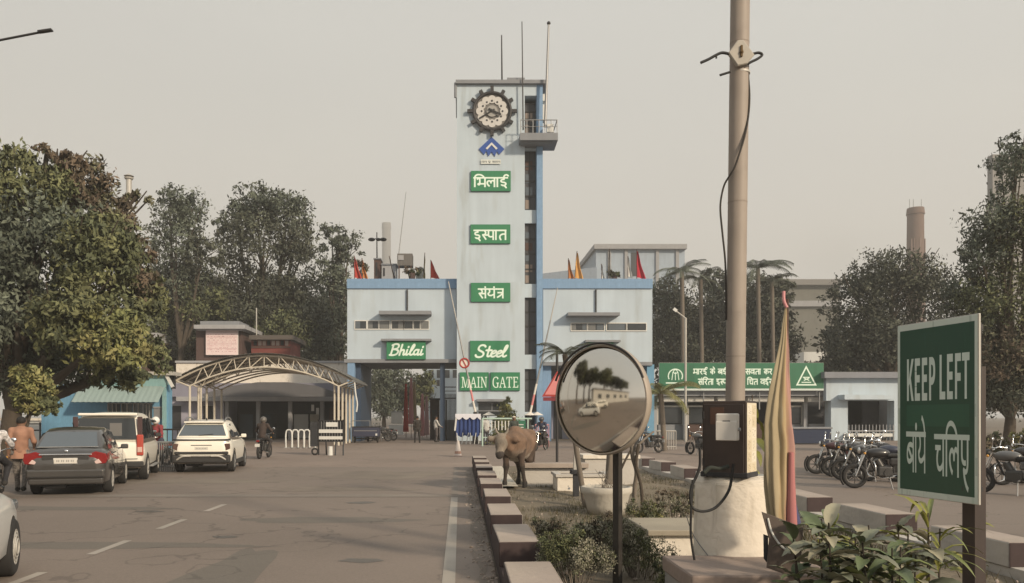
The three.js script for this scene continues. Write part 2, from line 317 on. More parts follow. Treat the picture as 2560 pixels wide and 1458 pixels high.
{ // the median's earth, uneven
  const g = new THREE.PlaneGeometry(4.95, 33, 40, 180).rotateX(-Math.PI / 2).translate(3.3, 0, -10.6), p = g.attributes.position;
  for (let i = 0; i < p.count; i++) p.setY(i, 0.06 + 0.07 * noise3.noise(p.getX(i) * 0.9, p.getZ(i) * 0.7, 3) + 0.03 * noise3.noise(p.getX(i) * 3.1, p.getZ(i) * 3.3, 9));
  g.computeVertexNormals();
  struct('median_ground', g, std([0.215, 0.185, 0.135], { map: T.dirt, bumpMap: T.rough, bumpScale: 0.03, roughness: 1 }));
}
// crenellated kerb walls on both sides of the median
function kerbWall(name, label, x0, x1, faces, first, last) {
  const t = thing(name, label, 'wall', [0, 0, 0]);
  mesh('plinth', span(x0 + 0.02, -0.05, 8, x1 - 0.02, 0.16, -27.4), faces.plinth, t);
  for (let i = first; i <= last; i++) {
    const z0 = -(5.98 + i * 2.44), g = rbox(x1 - x0, 0.27, 1.42, 0, 0, 0, 0.018, 1);
    const ng = g.index ? g.toNonIndexed() : g, pos = ng.attributes.position, nor = ng.attributes.normal, groups = { top: [], out: [], inn: [] };
    for (let k = 0; k < pos.count; k += 3) { const ny = (nor.getY(k) + nor.getY(k + 1) + nor.getY(k + 2)) / 3, nx = (nor.getX(k) + nor.getX(k + 1) + nor.getX(k + 2)) / 3; groups[ny > 0.6 ? 'top' : nx * faces.white > 0.6 ? 'inn' : 'out'].push(k, k + 1, k + 2); }
    const sub = (l) => { const o = new THREE.BufferGeometry(); for (const a of ['position', 'normal']) { const src = ng.attributes[a].array, d = new Float32Array(l.length * 3); l.forEach((q, j) => d.set(src.subarray(q * 3, q * 3 + 3), j * 3)); o.setAttribute(a, new THREE.BufferAttribute(d, 3)); } return o; };
    const b = mesh('block', sub(groups.out), faces.side, t); b.position.set((x0 + x1) / 2 + rr(-0.012, 0.012), 0.285 + rr(-0.012, 0.012), z0 - 0.71); b.rotation.set(rr(-0.008, 0.008), rr(-0.012, 0.012), rr(-0.012, 0.012));
    mesh('block_top', sub(groups.top), faces.top, b);
    mesh('painted_side', sub(groups.inn), faces.inner, b);
  }
}
const whiteSide = std([0.52, 0.49, 0.45], { map: T.plaster, bumpMap: T.rough, bumpScale: 0.01 });
const topDust = std([0.46, 0.405, 0.355], { map: T.dirt, bumpMap: T.rough, bumpScale: 0.008, roughness: 1 });
kerbWall('median_wall', 'low maroon wall of spaced blocks between the left road and the median', 0.41, 0.85, { plinth: M.maroon, side: M.maroon, top: topDust, inner: whiteSide, white: 1 }, 0, 8);
kerbWall('median_wall', 'low whitewashed wall of spaced blocks between the median and the parked motorcycles', 5.78, 6.22, { plinth: whiteSide, side: M.maroon, top: topDust, inner: whiteSide, white: -1 }, -1, 8);
mesh('median_strip', flat(0.9, -26, 1.35, -18.5, 0.13), M.cream, scene, { kind: 'structure' });

// ---------------------------------------------------------------- the gatehouse with its clock tower
const TD = 55, WD = 56;
const gate = thing('gatehouse', 'pale gatehouse with blue bands and a tall clock tower over the entrance road', 'building');
{
  const g = gate;
  // tower shaft: front slab, back slab, spandrels between the tall stair windows and the blue fin
  mesh('tower_wall', [rect(1142, 206, 1312, 1103, TD, 5.5), span(X(1312, TD), 0, -60.5, X(1342, TD), Y(206, TD), -58.4), span(X(1312, TD), Y(206, TD) - 0.9, -55.02, X(1342, TD), Y(206, TD), -58.3)], M.wall, g);
  for (const [a, b] of [[330, 372], [522, 555], [708, 742], [886, 922], [1030, 1036]]) mesh('spandrel', span(X(1312, TD), Y(a, TD), -55.35, X(1342, TD), Y(b, TD), -58.3), M.wall, g);
  mesh('tower_fin', span(X(1342, TD), 0, -55, X(1357, TD), Y(206, TD), -60.5), M.blueTrim, g);
  mesh('roof_slab', [rect(1139, 199, 1369, 208, TD - 0.25, 6.4), rect(1268, 194, 1312, 199, TD, 3)], M.slab, g);
  mesh('downpipe', bar(V(X(1140, TD) - 0.04, Y(245, TD), -54.96), V(X(1140, TD) - 0.04, Y(208, TD), -54.96), 0.09), M.slab, g);
  for (const [a, b, s] of [[252, 330, 0], [372, 522, 1], [555, 708, 2], [742, 886, 3], [922, 1030, 4]]) {
    const w = mesh('stair_window', span(X(1313, TD), Y(a, TD), -55.62, X(1341, TD), Y(b, TD), -55.7), M.interior, g);
    mesh('frame', [0, 0.25, 0.5, 0.75, 1].map((t) => span(X(1313, TD), Y(a, TD) + (Y(b, TD) - Y(a, TD)) * t - 0.05, -55.56, X(1341, TD), Y(a, TD) + (Y(b, TD) - Y(a, TD)) * t + 0.05, -55.62)).concat([span(X(1326, TD) - 0.03, Y(a, TD), -55.57, X(1326, TD) + 0.03, Y(b, TD), -55.615)]), M.metalDark, w);
    const n = s === 2 ? 5 : s === 1 ? 4 : s === 0 ? 2 : 0;
    for (let i = 0; i < n; i++) { const y0 = Y(b, TD) + (Y(a, TD) - Y(b, TD)) * (i + 0.15) / (n + 0.6), y1 = y0 + (Y(a, TD) - Y(b, TD)) / (n + 0.6) * 0.7; mesh('pane', span(X(1315, TD), y0, -55.59, X(1325 + (i % 2) * 8, TD), y1, -55.605), pick([M.glassSky, std([0.26, 0.21, 0.18]), M.brown]), w); }
  }
  mesh('balcony', [rect(1300, 332, 1395, 350, TD - 1.1, 2.2), rect(1304, 350, 1380, 356, TD - 0.8, 1.4)], M.slab, g);
  {
    const d = TD - 1.05, y0 = Y(333, d), y1 = Y(300, d), x0 = X(1302, d), x1 = X(1393, d), r = [];
    r.push(bar(V(x0, y1, -d), V(x1, y1, -d), 0.035), bar(V(x0, (y0 + y1) / 2, -d), V(x1, (y0 + y1) / 2, -d), 0.02));
    for (let i = 0; i <= 6; i++) { const x = x0 + (x1 - x0) * i / 6; r.push(bar(V(x, y0, -d), V(x, y1, -d), 0.025)); }
    r.push(bar(V(x1, y1, -d), V(x1, y1, -d - 2), 0.035), bar(V(x1, y0, -d - 2), V(x1, y1, -d - 2), 0.025));
    mesh('railing', r, M.metal, g);
  }
  mesh('white_box', [rect(1368, 310, 1384, 330, TD - 0.5, 0.5)], M.white, g);
  mesh('louvre', [rect(1357, 262, 1364, 300, TD, 0.6), rect(1357, 235, 1363, 252, TD, 0.6)], M.white, g);
  // ground-floor window of the tower
  { const w = mesh('window', rect(1196, 1008, 1262, 1040, TD - 0.02, 0.1), M.glass, g); mesh('frame', [rect(1194, 1006, 1264, 1009, TD - 0.06, 0.08), rect(1194, 1026, 1264, 1029, TD - 0.06, 0.08), rect(1229, 1009, 1231, 1026, TD - 0.06, 0.08)], M.slab, w); mesh('sunshade', rect(1192, 998, 1266, 1004, TD - 0.6, 0.6), M.slab, g); }
  // left wing
  const wing = (a, b, under) => {
    mesh('wing_wall', rect(a, 719, b, under, WD, 7), M.wingWall, g);
    mesh('parapet', rect(a - 1, 697, b + 1, 721, WD - 0.12, 7.3), M.blueTrim, g);
    mesh('soffit_beam', rect(a - 8, under, b, under + 9, WD - 0.35, 7.4), M.slab, g);
  };
  wing(868, 1141, 898); wing(1358, 1631, 905);
  const windows = (list, y0, y1) => list.forEach(([a, b, panes]) => {
    const w = mesh('window', rect(a, y0, b, y1, WD - 0.015, 0.12), M.glass, g);
    mesh('frame', [rect(a - 1, y0 - 1.4, b + 1, y0 + 1, WD - 0.06, 0.07), rect(a - 1, y1 - 1, b + 1, y1 + 1.6, WD - 0.06, 0.07), rect(a - 1.5, y0 + 1, a + 0.6, y1 - 1, WD - 0.06, 0.07), rect(b - 0.6, y0 + 1, b + 1.5, y1 - 1, WD - 0.06, 0.07)], M.white, w);
    for (let i = 0; i < panes; i++) { const x0 = a + (b - a) * (i + 0.08) / panes, x1 = a + (b - a) * (i + 0.92) / panes; mesh('pane', rect(x0, y0 + 2, x1, y1 - 2, WD - 0.035, 0.015), pick([M.glass, M.glassSky, std([0.16, 0.165, 0.165], { roughness: 0.3 })]), w); }
  });
  windows([[887, 916, 2], [919, 946, 2], [948, 974, 1], [979, 1009, 2], [1010, 1032, 1], [1034, 1050, 1], [1052, 1072, 1]], 802, 823);
  windows([[1428, 1468, 3], [1470, 1511, 2], [1517, 1566, 1], [1568, 1616, 1]], 808, 827);
  const shade = (a, b, y, h, deep) => mesh('sunshade', rect(a, y, b, y + h, WD - deep, deep), M.slab, g);
  shade(947, 1078, 777, 9, 1.0); shade(1420, 1550, 781, 8, 1.0); shade(952, 1078, 847, 5, 0.7); shade(1464, 1552, 850, 5, 0.7);
  for (const [px, y1] of [[1018, 777], [1490, 781]]) mesh('downpipe', bar(P(px, 724, WD - 0.1), P(px, y1, WD - 0.1), 0.055), M.metalDark, g);
  // pillars and what stands under the wings
  mesh('pillar', span(X(870, WD), 0, -55.7, X(888, WD), Y(906, WD), -62.9), M.blueTrim, g);
  mesh('pillar', span(X(888, WD), 0, -56.2, X(901, WD), Y(906, WD), -62.9), M.blueDark, g);
  mesh('pillar', span(X(1100, WD), 0, -56.1, X(1112, WD), Y(906, WD), -57), M.blueDark, g);
  mesh('pillar', span(X(1358, WD), 0, -56.2, X(1379, WD), Y(912, WD), -62.9), M.blueTrim, g);
  mesh('pillar', span(X(1616, WD), 0, -55.8, X(1634, WD), Y(912, WD), -62.9), M.blueWall, g);
  mesh('guard_room', [span(X(1379, 62), 0, -62, X(1616, 62), 6, -62.8)], M.lilac, g);
  mesh('door', span(X(1385, 62), 0, -61.9, X(1405, 62), 3, -61.98), M.dark, g);
  mesh('door', span(X(1470, 62), 0, -61.9, X(1500, 62), 3, -61.98), M.dark, g);
  mesh('camera_box', rect(1091, 950, 1099, 965, WD - 0.3, 0.3), M.dark, g);
}
{ // side gate with bars under the left wing
  const t = thing('side_gate', 'narrow barred pedestrian gate between a dark pillar and the clock tower', 'gate'), bars = [], d = WD + 0.4;
  for (let i = 0; i < 9; i++) mesh('gate_bar', bar(P(1114 + i * 3.1, 985, d), P(1114 + i * 3.1, 1100, d), 0.022, 5), M.metalDark, t);
  mesh('gate_frame', [beam(P(1112, 968, d), P(1140, 968, d), 0.07, 0.07), beam(P(1112, 978, d), P(1140, 978, d), 0.05, 0.05), beam(P(1112, 996, d), P(1140, 996, d), 0.08, 0.08), beam(P(1116, 1000, d), P(1116, 1101, d), 0.08, 0.08)], M.metalDark, t);
  mesh('grille_panel', rect(1112, 1050, 1140, 1101, d + 0.1, 0.04), M.slab, t);
}
// ---------------------------------------------------------------- signs
function board(name, label, px0, py0, px1, py1, d, tex, group, frameMat = M.signGreen, deep = 0.12) {
  const w = X(px1, d) - X(px0, d), h = Y(py0, d) - Y(py1, d), t = thing(name, label, 'sign', [(X(px0, d) + X(px1, d)) / 2, (Y(py0, d) + Y(py1, d)) / 2, -d], 0, group);
  mesh('board', rbox(w, h, deep, 0, 0, -deep / 2, 0.02, 1), frameMat, t);
  const f = new THREE.Mesh(face(w - 0.03, h - 0.03, 0, 0, 0.006), new THREE.MeshStandardMaterial({ map: tex, roughness: 0.55 })); f.name = 'sign_face'; f.castShadow = f.receiveShadow = true; t.add(f);
  return t;
}
const greenTex = (draw, w = 256, h = 128) => canvasTex(w, h, (g) => { g.fillStyle = GREEN; g.fillRect(0, 0, w, h); fade(g, w, h, '#1d5a3c', 26, 0.22); draw(g, w, h); });
const SD = TD - 0.14;
board('sign', 'topmost green board on the tower, just below the blue emblem', 1177, 427, 1277, 478, SD, greenTex((g) => dev(g, ['i', 'bha', 'la', 'aa', 'ii'], 14, 44, 226, 60, MINT, 1.7)), 'green boards on the clock tower');
board('sign', 'green board with a white Hindi word, second below the blue emblem on the tower', 1176, 561, 1276, 609, SD, greenTex((g) => dev(g, ['ee', 'spa', 'aa', 'ta'], 18, 40, 214, 66, MINT, 1.7)), 'green boards on the clock tower');
board('sign', 'green board with a dotted white Hindi word, right above the italic word board', 1177, 707, 1276, 755, SD, greenTex((g) => dev(g, ['sa', '.', 'ya', '.', 'tra'], 44, 42, 170, 64, MINT, 1.7)), 'green boards on the clock tower');
board('sign', 'green board reading Steel in slanted white script on the tower', 1175, 852, 1275, 903, SD, greenTex((g) => script(g, 'Steel', 28, 26, 214, 76, MINT)));
board('sign', 'green board reading Bhilai in slanted white script over the left gateway', 966, 853, 1064, 899, WD - 0.5, greenTex((g) => script(g, 'Bhilai', 12, 20, 240, 78, MINT)), undefined, M.signGreen, 0.48);
board('sign', 'green board on the right wing mostly hidden by the round mirror', 1470, 856, 1534, 899, WD - 0.5, greenTex((g) => script(g, 'Plant', 20, 22, 220, 78, MINT)), undefined, M.signGreen, 0.48);
board('sign', 'long green board reading MAIN at the foot of the tower', 1149, 931, 1222, 977, SD, greenTex((g) => condensed(g, 'MAIN', 12, 30, 234, 78, MINT, '100px serif')));
board('sign', 'green board reading GATE beside the MAIN board', 1226, 931, 1300, 977, SD, greenTex((g) => condensed(g, 'GATE', 12, 30, 234, 78, MINT, '100px serif')));
{ // clock: gear ring with twelve teeth and twelve petals
  const c = P(1230, 280, TD - 0.05), s = TD / F, t = thing('wall_clock', 'large gear shaped clock with twelve pale petals high on the tower', 'clock', [c.x, c.y, c.z]);
  mesh('gear_ring', ring(46 * s, 4 * s, 0, 0, 0.16, 48, 10), M.metalDark, t);
  mesh('clock_face', cyl(43 * s, 43 * s, 0.06, 0, 0, 0, 40).rotateX(Math.PI / 2).translate(0, 0, 0.05), std([0.20, 0.19, 0.18], { map: T.grain }), t);
  for (let i = 0; i < 12; i++) {
    const a = i * Math.PI / 6, ca = Math.sin(a), sa = Math.cos(a);
    mesh('tooth', beam(V(ca * 48 * s, sa * 48 * s, 0.16), V(ca * (i % 3 ? 59 : 62) * s, sa * (i % 3 ? 59 : 62) * s, 0.16), 8 * s, 0.2), M.metalDark, t);
    mesh('petal', cyl(10 * s, 10 * s, 0.05, 0, 0, 0, 16).rotateX(Math.PI / 2).translate(ca * 30 * s, sa * 30 * s, 0.11 + (i % 2) * 0.012), std([0.62, 0.60, 0.57], { map: T.grain, roughness: 0.35 }), t);
    mesh('numeral_dot', cyl(2.4 * s, 2.4 * s, 0.04, 0, 0, 0, 8).rotateX(Math.PI / 2).translate(ca * 26 * s, sa * 26 * s, 0.15), M.dark, t);
  }
  mesh('hub_plate', cyl(14 * s, 14 * s, 0.05, 0, 0, 0, 20).rotateX(Math.PI / 2).translate(0, 0, 0.15), std([0.34, 0.33, 0.31]), t);
  mesh('minute_hand', beam(V(6 * s, 4 * s, 0.22), V(-32 * s, -19 * s, 0.22), 3.6 * s, 0.04), M.black, t);
  mesh('hour_hand', beam(V(-9 * s, 5 * s, 0.26), V(22 * s, -10 * s, 0.26), 4.4 * s, 0.04), M.black, t);
}
{ // emblem: blue diamond with a white chevron, foot cut like an M
  const c = P(1229, 372, TD - 0.03), s = TD / F, t = thing('emblem', 'blue diamond emblem with a white chevron between the clock and the first green board', 'emblem', [c.x, c.y, c.z]);
  const blue = std([0.018, 0.07, 0.30], { roughness: 0.5 }), q = (l) => l.map(([x, y]) => [x * s, y * s]);
  mesh('diamond', prism(q([[0, 29], [32, -1], [19, -15], [13, -6], [8, -19], [0, -8], [-8, -19], [-13, -6], [-19, -15], [-32, -1]]), 0.1), blue, t);
  mesh('chevron', prism(q([[0, 15], [15, 0], [11, -3], [0, 9], [-11, -3], [-15, 0]]), 0.04).translate(0, 0, 0.07), M.white, t);
  const tx = canvasTex(256, 64, (g) => { g.fillStyle = '#cfd3ce'; g.fillRect(0, 0, 256, 64); dev(g, ['ma', 'na', 'space', 'e', 'space', 'sa', 'ra', 'aa', 'na'], 8, 22, 240, 26, '#4a4f55', 1.8); });
  const f = new THREE.Mesh(face(50 * s, 11 * s, -2 * s, -33 * s, 0.06), new THREE.MeshStandardMaterial({ map: tx, roughness: 0.8 })); f.name = 'motto_plate'; t.add(f);
}
// masts on the tower
const mastGroup = undefined;
for (const [a, b, r, d, l] of [[[1254, 88], [1255, 200], 0.05, 56, 'short thin dark mast on the middle of the tower roof'], [[1305, 54], [1308, 325], 0.04, 54.6, 'tall thin dark mast beside the stair windows of the tower'], [[1372, 58], [1363, 318], 0.085, 54.4, 'thick leaning pale mast with a knob at the balcony corner']]) {
  const t = thing('antenna_mast', l, 'antenna'); mesh('mast', bar(P(...b, d), P(...a, d), r * 1.2, 8, r * 0.8), r > 0.07 ? M.metal : M.metalDark, t);
  if (r > 0.07) mesh('knob', ball(0.13, X(a[0], d), Y(a[1], d), -d), M.metalDark, t);
}
// ---------------------------------------------------------------- roof flags and clutter
function pennant(name, label, px, pyTop, pyFoot, w, mat, d, group, lean = 0) {
  const f = V(X(px, d), Y(pyFoot, d), -d), t = thing(name, label, 'flag', [f.x, f.y, f.z], 0, group), h = Y(pyTop, d) - Y(pyFoot, d), W = w * d / F;
  mesh('pole', bar(V(0, 0, 0), V(lean, h, 0), 0.03, 6), M.brown, t);
  const g = new THREE.PlaneGeometry(1, 1, 10, 8), p = g.attributes.position;
  for (let i = 0; i < p.count; i++) { const u = p.getX(i) + 0.5, v = p.getY(i) + 0.5; p.setXYZ(i, lean * v * 0.9 + u * W * (1 - v * 0.85) + 0.02 * Math.sin(v * 9), h * (0.04 + v * 0.92) - u * u * h * 0.12, 0.16 * Math.sin(u * 9 + v * 2) * u + 0.02); }
  g.computeVertexNormals(); mesh('cloth', g, mat, t);
}
const FG = 'pennants on the gatehouse roof';
pennant('flag', 'brown red drooping pennant at the left end of the left roof', 886, 640, 697, 20, M.clothRed, 57.5);
pennant('flag', 'orange brown pennant second from the left end of the left roof', 905, 645, 697, 16, M.clothOrange, 57.9);
pennant('flag', 'bright red pennant on the left roof nearest the tower', 1077, 650, 697, 23, M.clothRed, 57.2);
pennant('flag', 'thin olive furled flag left of the bright red pennant', 1058, 632, 697, 5, std([0.16, 0.14, 0.06]), 57.4, undefined, 0.12);
pennant('flag', 'thin dark leaning furled flag beside the boxed roof hutch', 985, 640, 697, 4, M.brown, 57.4, undefined, -0.35);
pennant('flag', 'orange brown drooping pennant on the right roof nearest the tower', 1421, 646, 698, 16, M.clothOrange, 57.2);
pennant('flag', 'slim yellow orange pennant close beside the orange brown one on the right roof', 1437, 628, 698, 22, std([0.6, 0.32, 0.1], { roughness: 0.95 }), 57.4, undefined, 0.16);
pennant('flag', 'white furled pennant in the middle of the right roof', 1504, 660, 698, 9, M.clothWhite, 57.2);
pennant('flag', 'pale tall furled flag just right of the white pennant', 1520, 622, 698, 8, std([0.5, 0.44, 0.36]), 58, undefined, 0.1);
pennant('flag', 'tall crimson pennant near the right end of the right roof', 1592, 624, 697, 24, std([0.45, 0.03, 0.05], { roughness: 0.95 }), 57.2);
pennant('flag', 'white pennant with a dark pole left of the crimson pennant', 1570, 640, 694, 12, M.clothWhite, 57.6);
{
  const t = thing('roof_hutch', 'grey brown box with a leaning rod and legs on the left roof', 'rooftop unit');
  mesh('box', rect(993, 634, 1031, 664, 58, 1.1), std([0.16, 0.15, 0.14], { map: T.streak }), t);
  mesh('leg', [rect(996, 664, 999, 698, 58, 0.1)], M.brown, t); mesh('leg', [rect(1026, 664, 1029, 698, 58, 0.1)], M.brown, t);
  mesh('hatch', rect(995, 638, 1009, 650, 57.95, 0.06), M.greyWall, t);
  mesh('rod', bar(P(997, 635, 58), P(1015, 480, 58), 0.035, 6, 0.02), M.metal, t);
}
for (const [a, b, c, e, m, l] of [[954, 662, 990, 698, M.greyWall, 'low grey rooftop cabin beside the boxed hutch'], [935, 648, 951, 698, M.brown, 'narrow brown rooftop pier left of the grey cabin'], [1040, 672, 1056, 698, M.cream, 'small cream rooftop parapet block behind the flags']]) {
  const t = thing('roof_cabin', l, 'rooftop unit'); mesh('wall', rect(a, b, c, e, 58.5, 1.4), m, t); mesh('lid', rect(a - 1.5, b - 3, c + 1.5, b, 58.4, 1.6), M.slab, t);
  mesh('opening', rect(a + 4, b + 8, a + 8, e - 8, 58.47, 0.05), M.dark, t);
}
{ const t = thing('lamp_post', 'thin lamp post with two drooping lamps above the left roof', 'lamp post'), d = 66; mesh('post', bar(P(943, 720, d), P(942, 581, d), 0.07, 8, 0.04), M.metalDark, t);
  mesh('arm', bar(P(926, 597, d), P(960, 597, d), 0.035), M.metalDark, t); for (const px of [929, 958]) mesh('lamp_head', ball(0.3, X(px, d), Y(599, d), -d, 1, 0.5, 0.8), M.metalDark, t);
  mesh('lamp_head', ball(0.22, X(946, d), Y(599, d), -d, 1, 0.6, 0.8), M.metalDark, t); }
// ---------------------------------------------------------------- far stacks and works
function stack(name, label, px, top, r0, r1, d, mat, foot = 1041) {
  const h = Y(top, d), t = thing(name, label, 'chimney', [X(px, d), 0, -d]);
  mesh('shaft', cyl(r1, r0, h, 0, h / 2, 0, 24), mat, t); mesh('rim', cyl(r1 * 1.03, r1 * 1.12, h * 0.03, 0, h * 0.985, 0, 24), mat, t); return t;
}
stack('chimney', 'very faint pale chimney fading into the haze left of the tower', 966, 558, 5.2, 4.4, 820, std([0.16, 0.155, 0.15]));
{ const d = 230, t = stack('chimney', 'brown concrete chimney with rods on its top above the round dark tree', 2289, 521, 2.7, 2.15, d, std([0.20, 0.135, 0.11], { map: T.streak }));
  for (const a of [-1.7, -0.6, 1.7]) mesh('lightning_rod', bar(V(a, Y(523, d), 0), V(a, Y(498, d), 0), 0.09, 5), M.metal, t);
  for (let i = 0; i < 7; i++) mesh('rib', box(0.25, 45, 0.3, -1.9 + i * 0.63, 30, 2.2 - Math.abs(i - 3) * 0.25), std([0.24, 0.165, 0.14]), t); }
{ const t = thing('vent_pipe', 'pale vent pipe with a conical cap rising out of the left trees', 'vent pipe'), d = 60; mesh('pipe', bar(P(322, 640, d), P(322, 448, d), 0.21, 12), M.steelPale, t); mesh('cap', cyl(0.02, 0.36, 0.2, X(322, d), Y(437, d), -d, 14), M.steelPale, t); mesh('collar', cyl(0.34, 0.30, 0.12, X(322, d), Y(446, d), -d, 14), M.steelPale, t); }
{ const d = 150, t = thing('works_building', 'pale blue works building with an overhanging flat roof behind the right wing', 'building');
  mesh('wall', rect(1490, 622, 1712, 800, d, 20), std([0.40, 0.47, 0.55], { map: T.plaster }), t); mesh('roof', rect(1486, 610, 1718, 622, d - 1, 22), M.greyWall, t);
  for (const px of [1520, 1562, 1640, 1690]) mesh('pilaster', rect(px, 622, px + 8, 800, d - 0.3, 0.3), M.greyWall, t);
  mesh('opening', rect(1578, 632, 1592, 690, d - 0.1, 0.1), M.interior, t); }
{ const d = 110, t = thing('works_roof', 'low blue grey sloping roof between the tower and the pale works building', 'building'); mesh('roof', prism([[X(1355, d), Y(684, d)], [X(1492, d), Y(668, d)], [X(1492, d), Y(720, d)], [X(1355, d), Y(720, d)]], 10).translate(0, 0, -d - 5), std([0.30, 0.35, 0.42], { map: T.streak }), t); mesh('wall', rect(1357, 721, 1490, 1041, d + 1, 8), M.greyWall, t); }
{ const d = 190, t = thing('works_shed', 'long hazy brown works shed between the palms and the round dark tree', 'building'); mesh('wall', rect(1950, 712, 2100, 1030, d, 30), std([0.18, 0.175, 0.15], { map: T.plaster }), t); mesh('roof', rect(1940, 698, 2110, 712, d - 1.5, 33), std([0.22, 0.21, 0.20]), t); mesh('gutter', rect(1945, 752, 2105, 766, d - 1, 1), M.greyWall, t); mesh('annex', rect(2010, 880, 2062, 935, d - 40, 10), M.white, t); }
{ const d = 120, t = thing('tower_block', 'hazy grey tower block half hidden behind the thin tree on the right', 'building'); mesh('wall', rect(2482, 386, 2640, 1030, d, 1.2), std([0.30, 0.29, 0.28], { map: T.plaster }), t); for (let i = 0; i < 5; i++) { const w = mesh('window', rect(2492 + (i % 2) * 34, 410 + 26 * i, 2508 + (i % 2) * 34, 424 + 26 * i, d - 0.08, 0.1), M.interior, t); mesh('pane', rect(2494 + (i % 2) * 34, 412 + 26 * i, 2506 + (i % 2) * 34, 422 + 26 * i, d - 0.12, 0.02), M.glass, w); } }
// ---------------------------------------------------------------- arched canopy on the left
{
  const t = thing('arched_canopy', 'cream lattice arch canopy on posts in front of the dark entrance hall', 'canopy'), d0 = 48;
  const mid = X(660, d0), half = X(884, d0) - mid, y0 = Y(954, d0), rise = Y(889, d0) - y0;
  const top = (u) => V(mid + half * u, y0 + rise * (1 - u * u), 0), bot = (u) => V(mid + half * 0.83 * u, y0 - 0.28 + (rise - 0.42) * (1 - u * u), 0);
  const arc = (f, n = 24, a = -1, b = 1) => Array.from({ length: n + 1 }, (_, i) => f(a + (b - a) * i / n));
  for (let k = 0; k < 5; k++) {
    const z = -d0 - k * 1.6, tr = new THREE.Group(); tr.name = 'truss'; tr.position.z = z; t.add(tr);
    mesh('top_chord', tube(arc(top), 0.07, 40, 6), M.cream, tr); mesh('bottom_chord', tube(arc(bot), 0.055, 40, 6), M.cream, tr);
    const n = 10;
    for (let i = 0; i <= n; i++) {
      const u = -0.94 + 1.88 * i / n;
      if (i < n) { const w = u + 0.94 / n * 2 * 0.5, a = i < n / 2 ? [u, u + 1.88 / n] : [u + 1.88 / n, u]; if (k < 3) mesh('brace', bar(bot(Math.max(-1, Math.min(1, a[0]))), top(a[1] * 0.92), 0.035, 5), M.cream, tr); }
      if (i > 0 && i < n && k < 3) mesh('brace', bar(bot(u), top(u * 0.9), 0.035, 5), M.cream, tr);
    }
    for (const s of [-1, 1]) { mesh('post', [bar(V(mid + half * 0.83 * s, 0, 0), V(mid + half * 0.83 * s, y0 - 0.28, 0), 0.075)], M.cream, tr); mesh('strut', bar(V(mid + half * 0.83 * s, y0 - 0.3, 0), top(s * 0.985), 0.05), M.cream, tr); }
    if (k === 0) for (const s of [-1, 1]) mesh('post', bar(V(mid + (half * 0.83 - 0.38) * s, 0, -0.9), V(mid + (half * 0.83 - 0.38) * s, y0 - 0.1, -0.9), 0.06), M.cream, tr);
  }
  for (let i = 0; i < 12; i++) {                                   // vault of corrugated sheets
    const rows = [], a = -1 + i / 6 + 0.003, b = -1 + (i + 1) / 6 - 0.003;
    for (const z of [-d0 + 0.35, -d0 - 6.7]) { const row = []; for (let j = 0; j <= 8; j++) { const p = top(a + (b - a) * j / 8); row.push([p.x, p.y + 0.09 + 0.02 * (j % 2), z]); } rows.push(row); }
    const up = rows.map((r) => [...r, ...r.map(([x, y, z]) => [x, y + 0.03, z]).reverse()]);
    mesh('roof_sheet', loft(up), std([0.15, 0.145, 0.13], { map: T.streak, roughness: 0.7 }), t);
  }
  mesh('gutter', [bar(V(mid - half, y0 + 0.02, -d0 + 0.4), V(mid - half, y0 + 0.02, -d0 - 6.7), 0.07), bar(V(mid + half, y0 + 0.02, -d0 + 0.4), V(mid + half, y0 + 0.02, -d0 - 6.7), 0.07)], M.metal, t);
  mesh('drain', tube([P(886, 956, 48), P(889, 985, 48), P(893, 1010, 48), P(891, 1030, 48)], 0.05, 16, 6), M.white, t);
}
{ // entrance hall behind the canopy
  const d = 60, t = thing('entrance_hall', 'low lilac and dark grey entrance hall behind the arched canopy', 'building');
  mesh('wall', rect(412, 985, 560, 1104, d, 5), M.lilac, t); mesh('fascia', rect(405, 958, 895, 992, d - 0.6, 5.6), std([0.24, 0.235, 0.29], { map: T.plaster }), t);
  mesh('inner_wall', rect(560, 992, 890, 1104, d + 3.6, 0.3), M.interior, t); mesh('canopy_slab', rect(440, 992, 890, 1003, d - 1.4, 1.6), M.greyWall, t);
  for (const px of [562, 640, 720, 800, 868]) mesh('column', rect(px, 1003, px + 9, 1104, d - 0.1, 0.35), M.greyWall, t);
  for (const [a, b] of [[430, 452], [508, 536]]) { const w = mesh('window', rect(a, 1015, b, 1075, d - 0.05, 0.12), M.dark, t); mesh('frame', rect(a - 2, 1012, b + 2, 1015, d - 0.1, 0.1), M.greyWall, w); }
  for (const [a, b, m] of [[600, 632, M.glassSky], [652, 690, M.glass], [735, 770, M.white], [775, 797, M.cream]]) mesh('gate_panel', rect(a, 1036, b, 1096, d + 2.4, 0.1), m, t);
  mesh('door', rect(822, 1020, 842, 1098, d + 0.5, 0.1), M.brown, t);
  mesh('end_arch', prism([[-5.6, 0], [-5.6, 0.2], [-3.7, 0.75], [-1.6, 1.05], [0.6, 1.05], [2.6, 0.8], [4.4, 0.2], [4.4, 0]], 0.1).translate(X(700, 58), Y(992, 58), -58.0), std([0.13, 0.13, 0.14], { map: T.plaster }), t);
  for (const [px, py] of [[778, 1012], [790, 1020], [848, 1025]]) mesh('notice', rect(px, py, px + 7, py + 16, d - 0.2, 0.05), M.white, t);
}
{ const d = 62, t = thing('white_block', 'pale cream flat block behind the left shoulder of the arched canopy', 'building'); mesh('wall', rect(440, 905, 890, 960, d, 6), M.whitewash, t); mesh('coping', rect(437, 902, 893, 907, d - 0.15, 6.3), M.greyWall, t); }
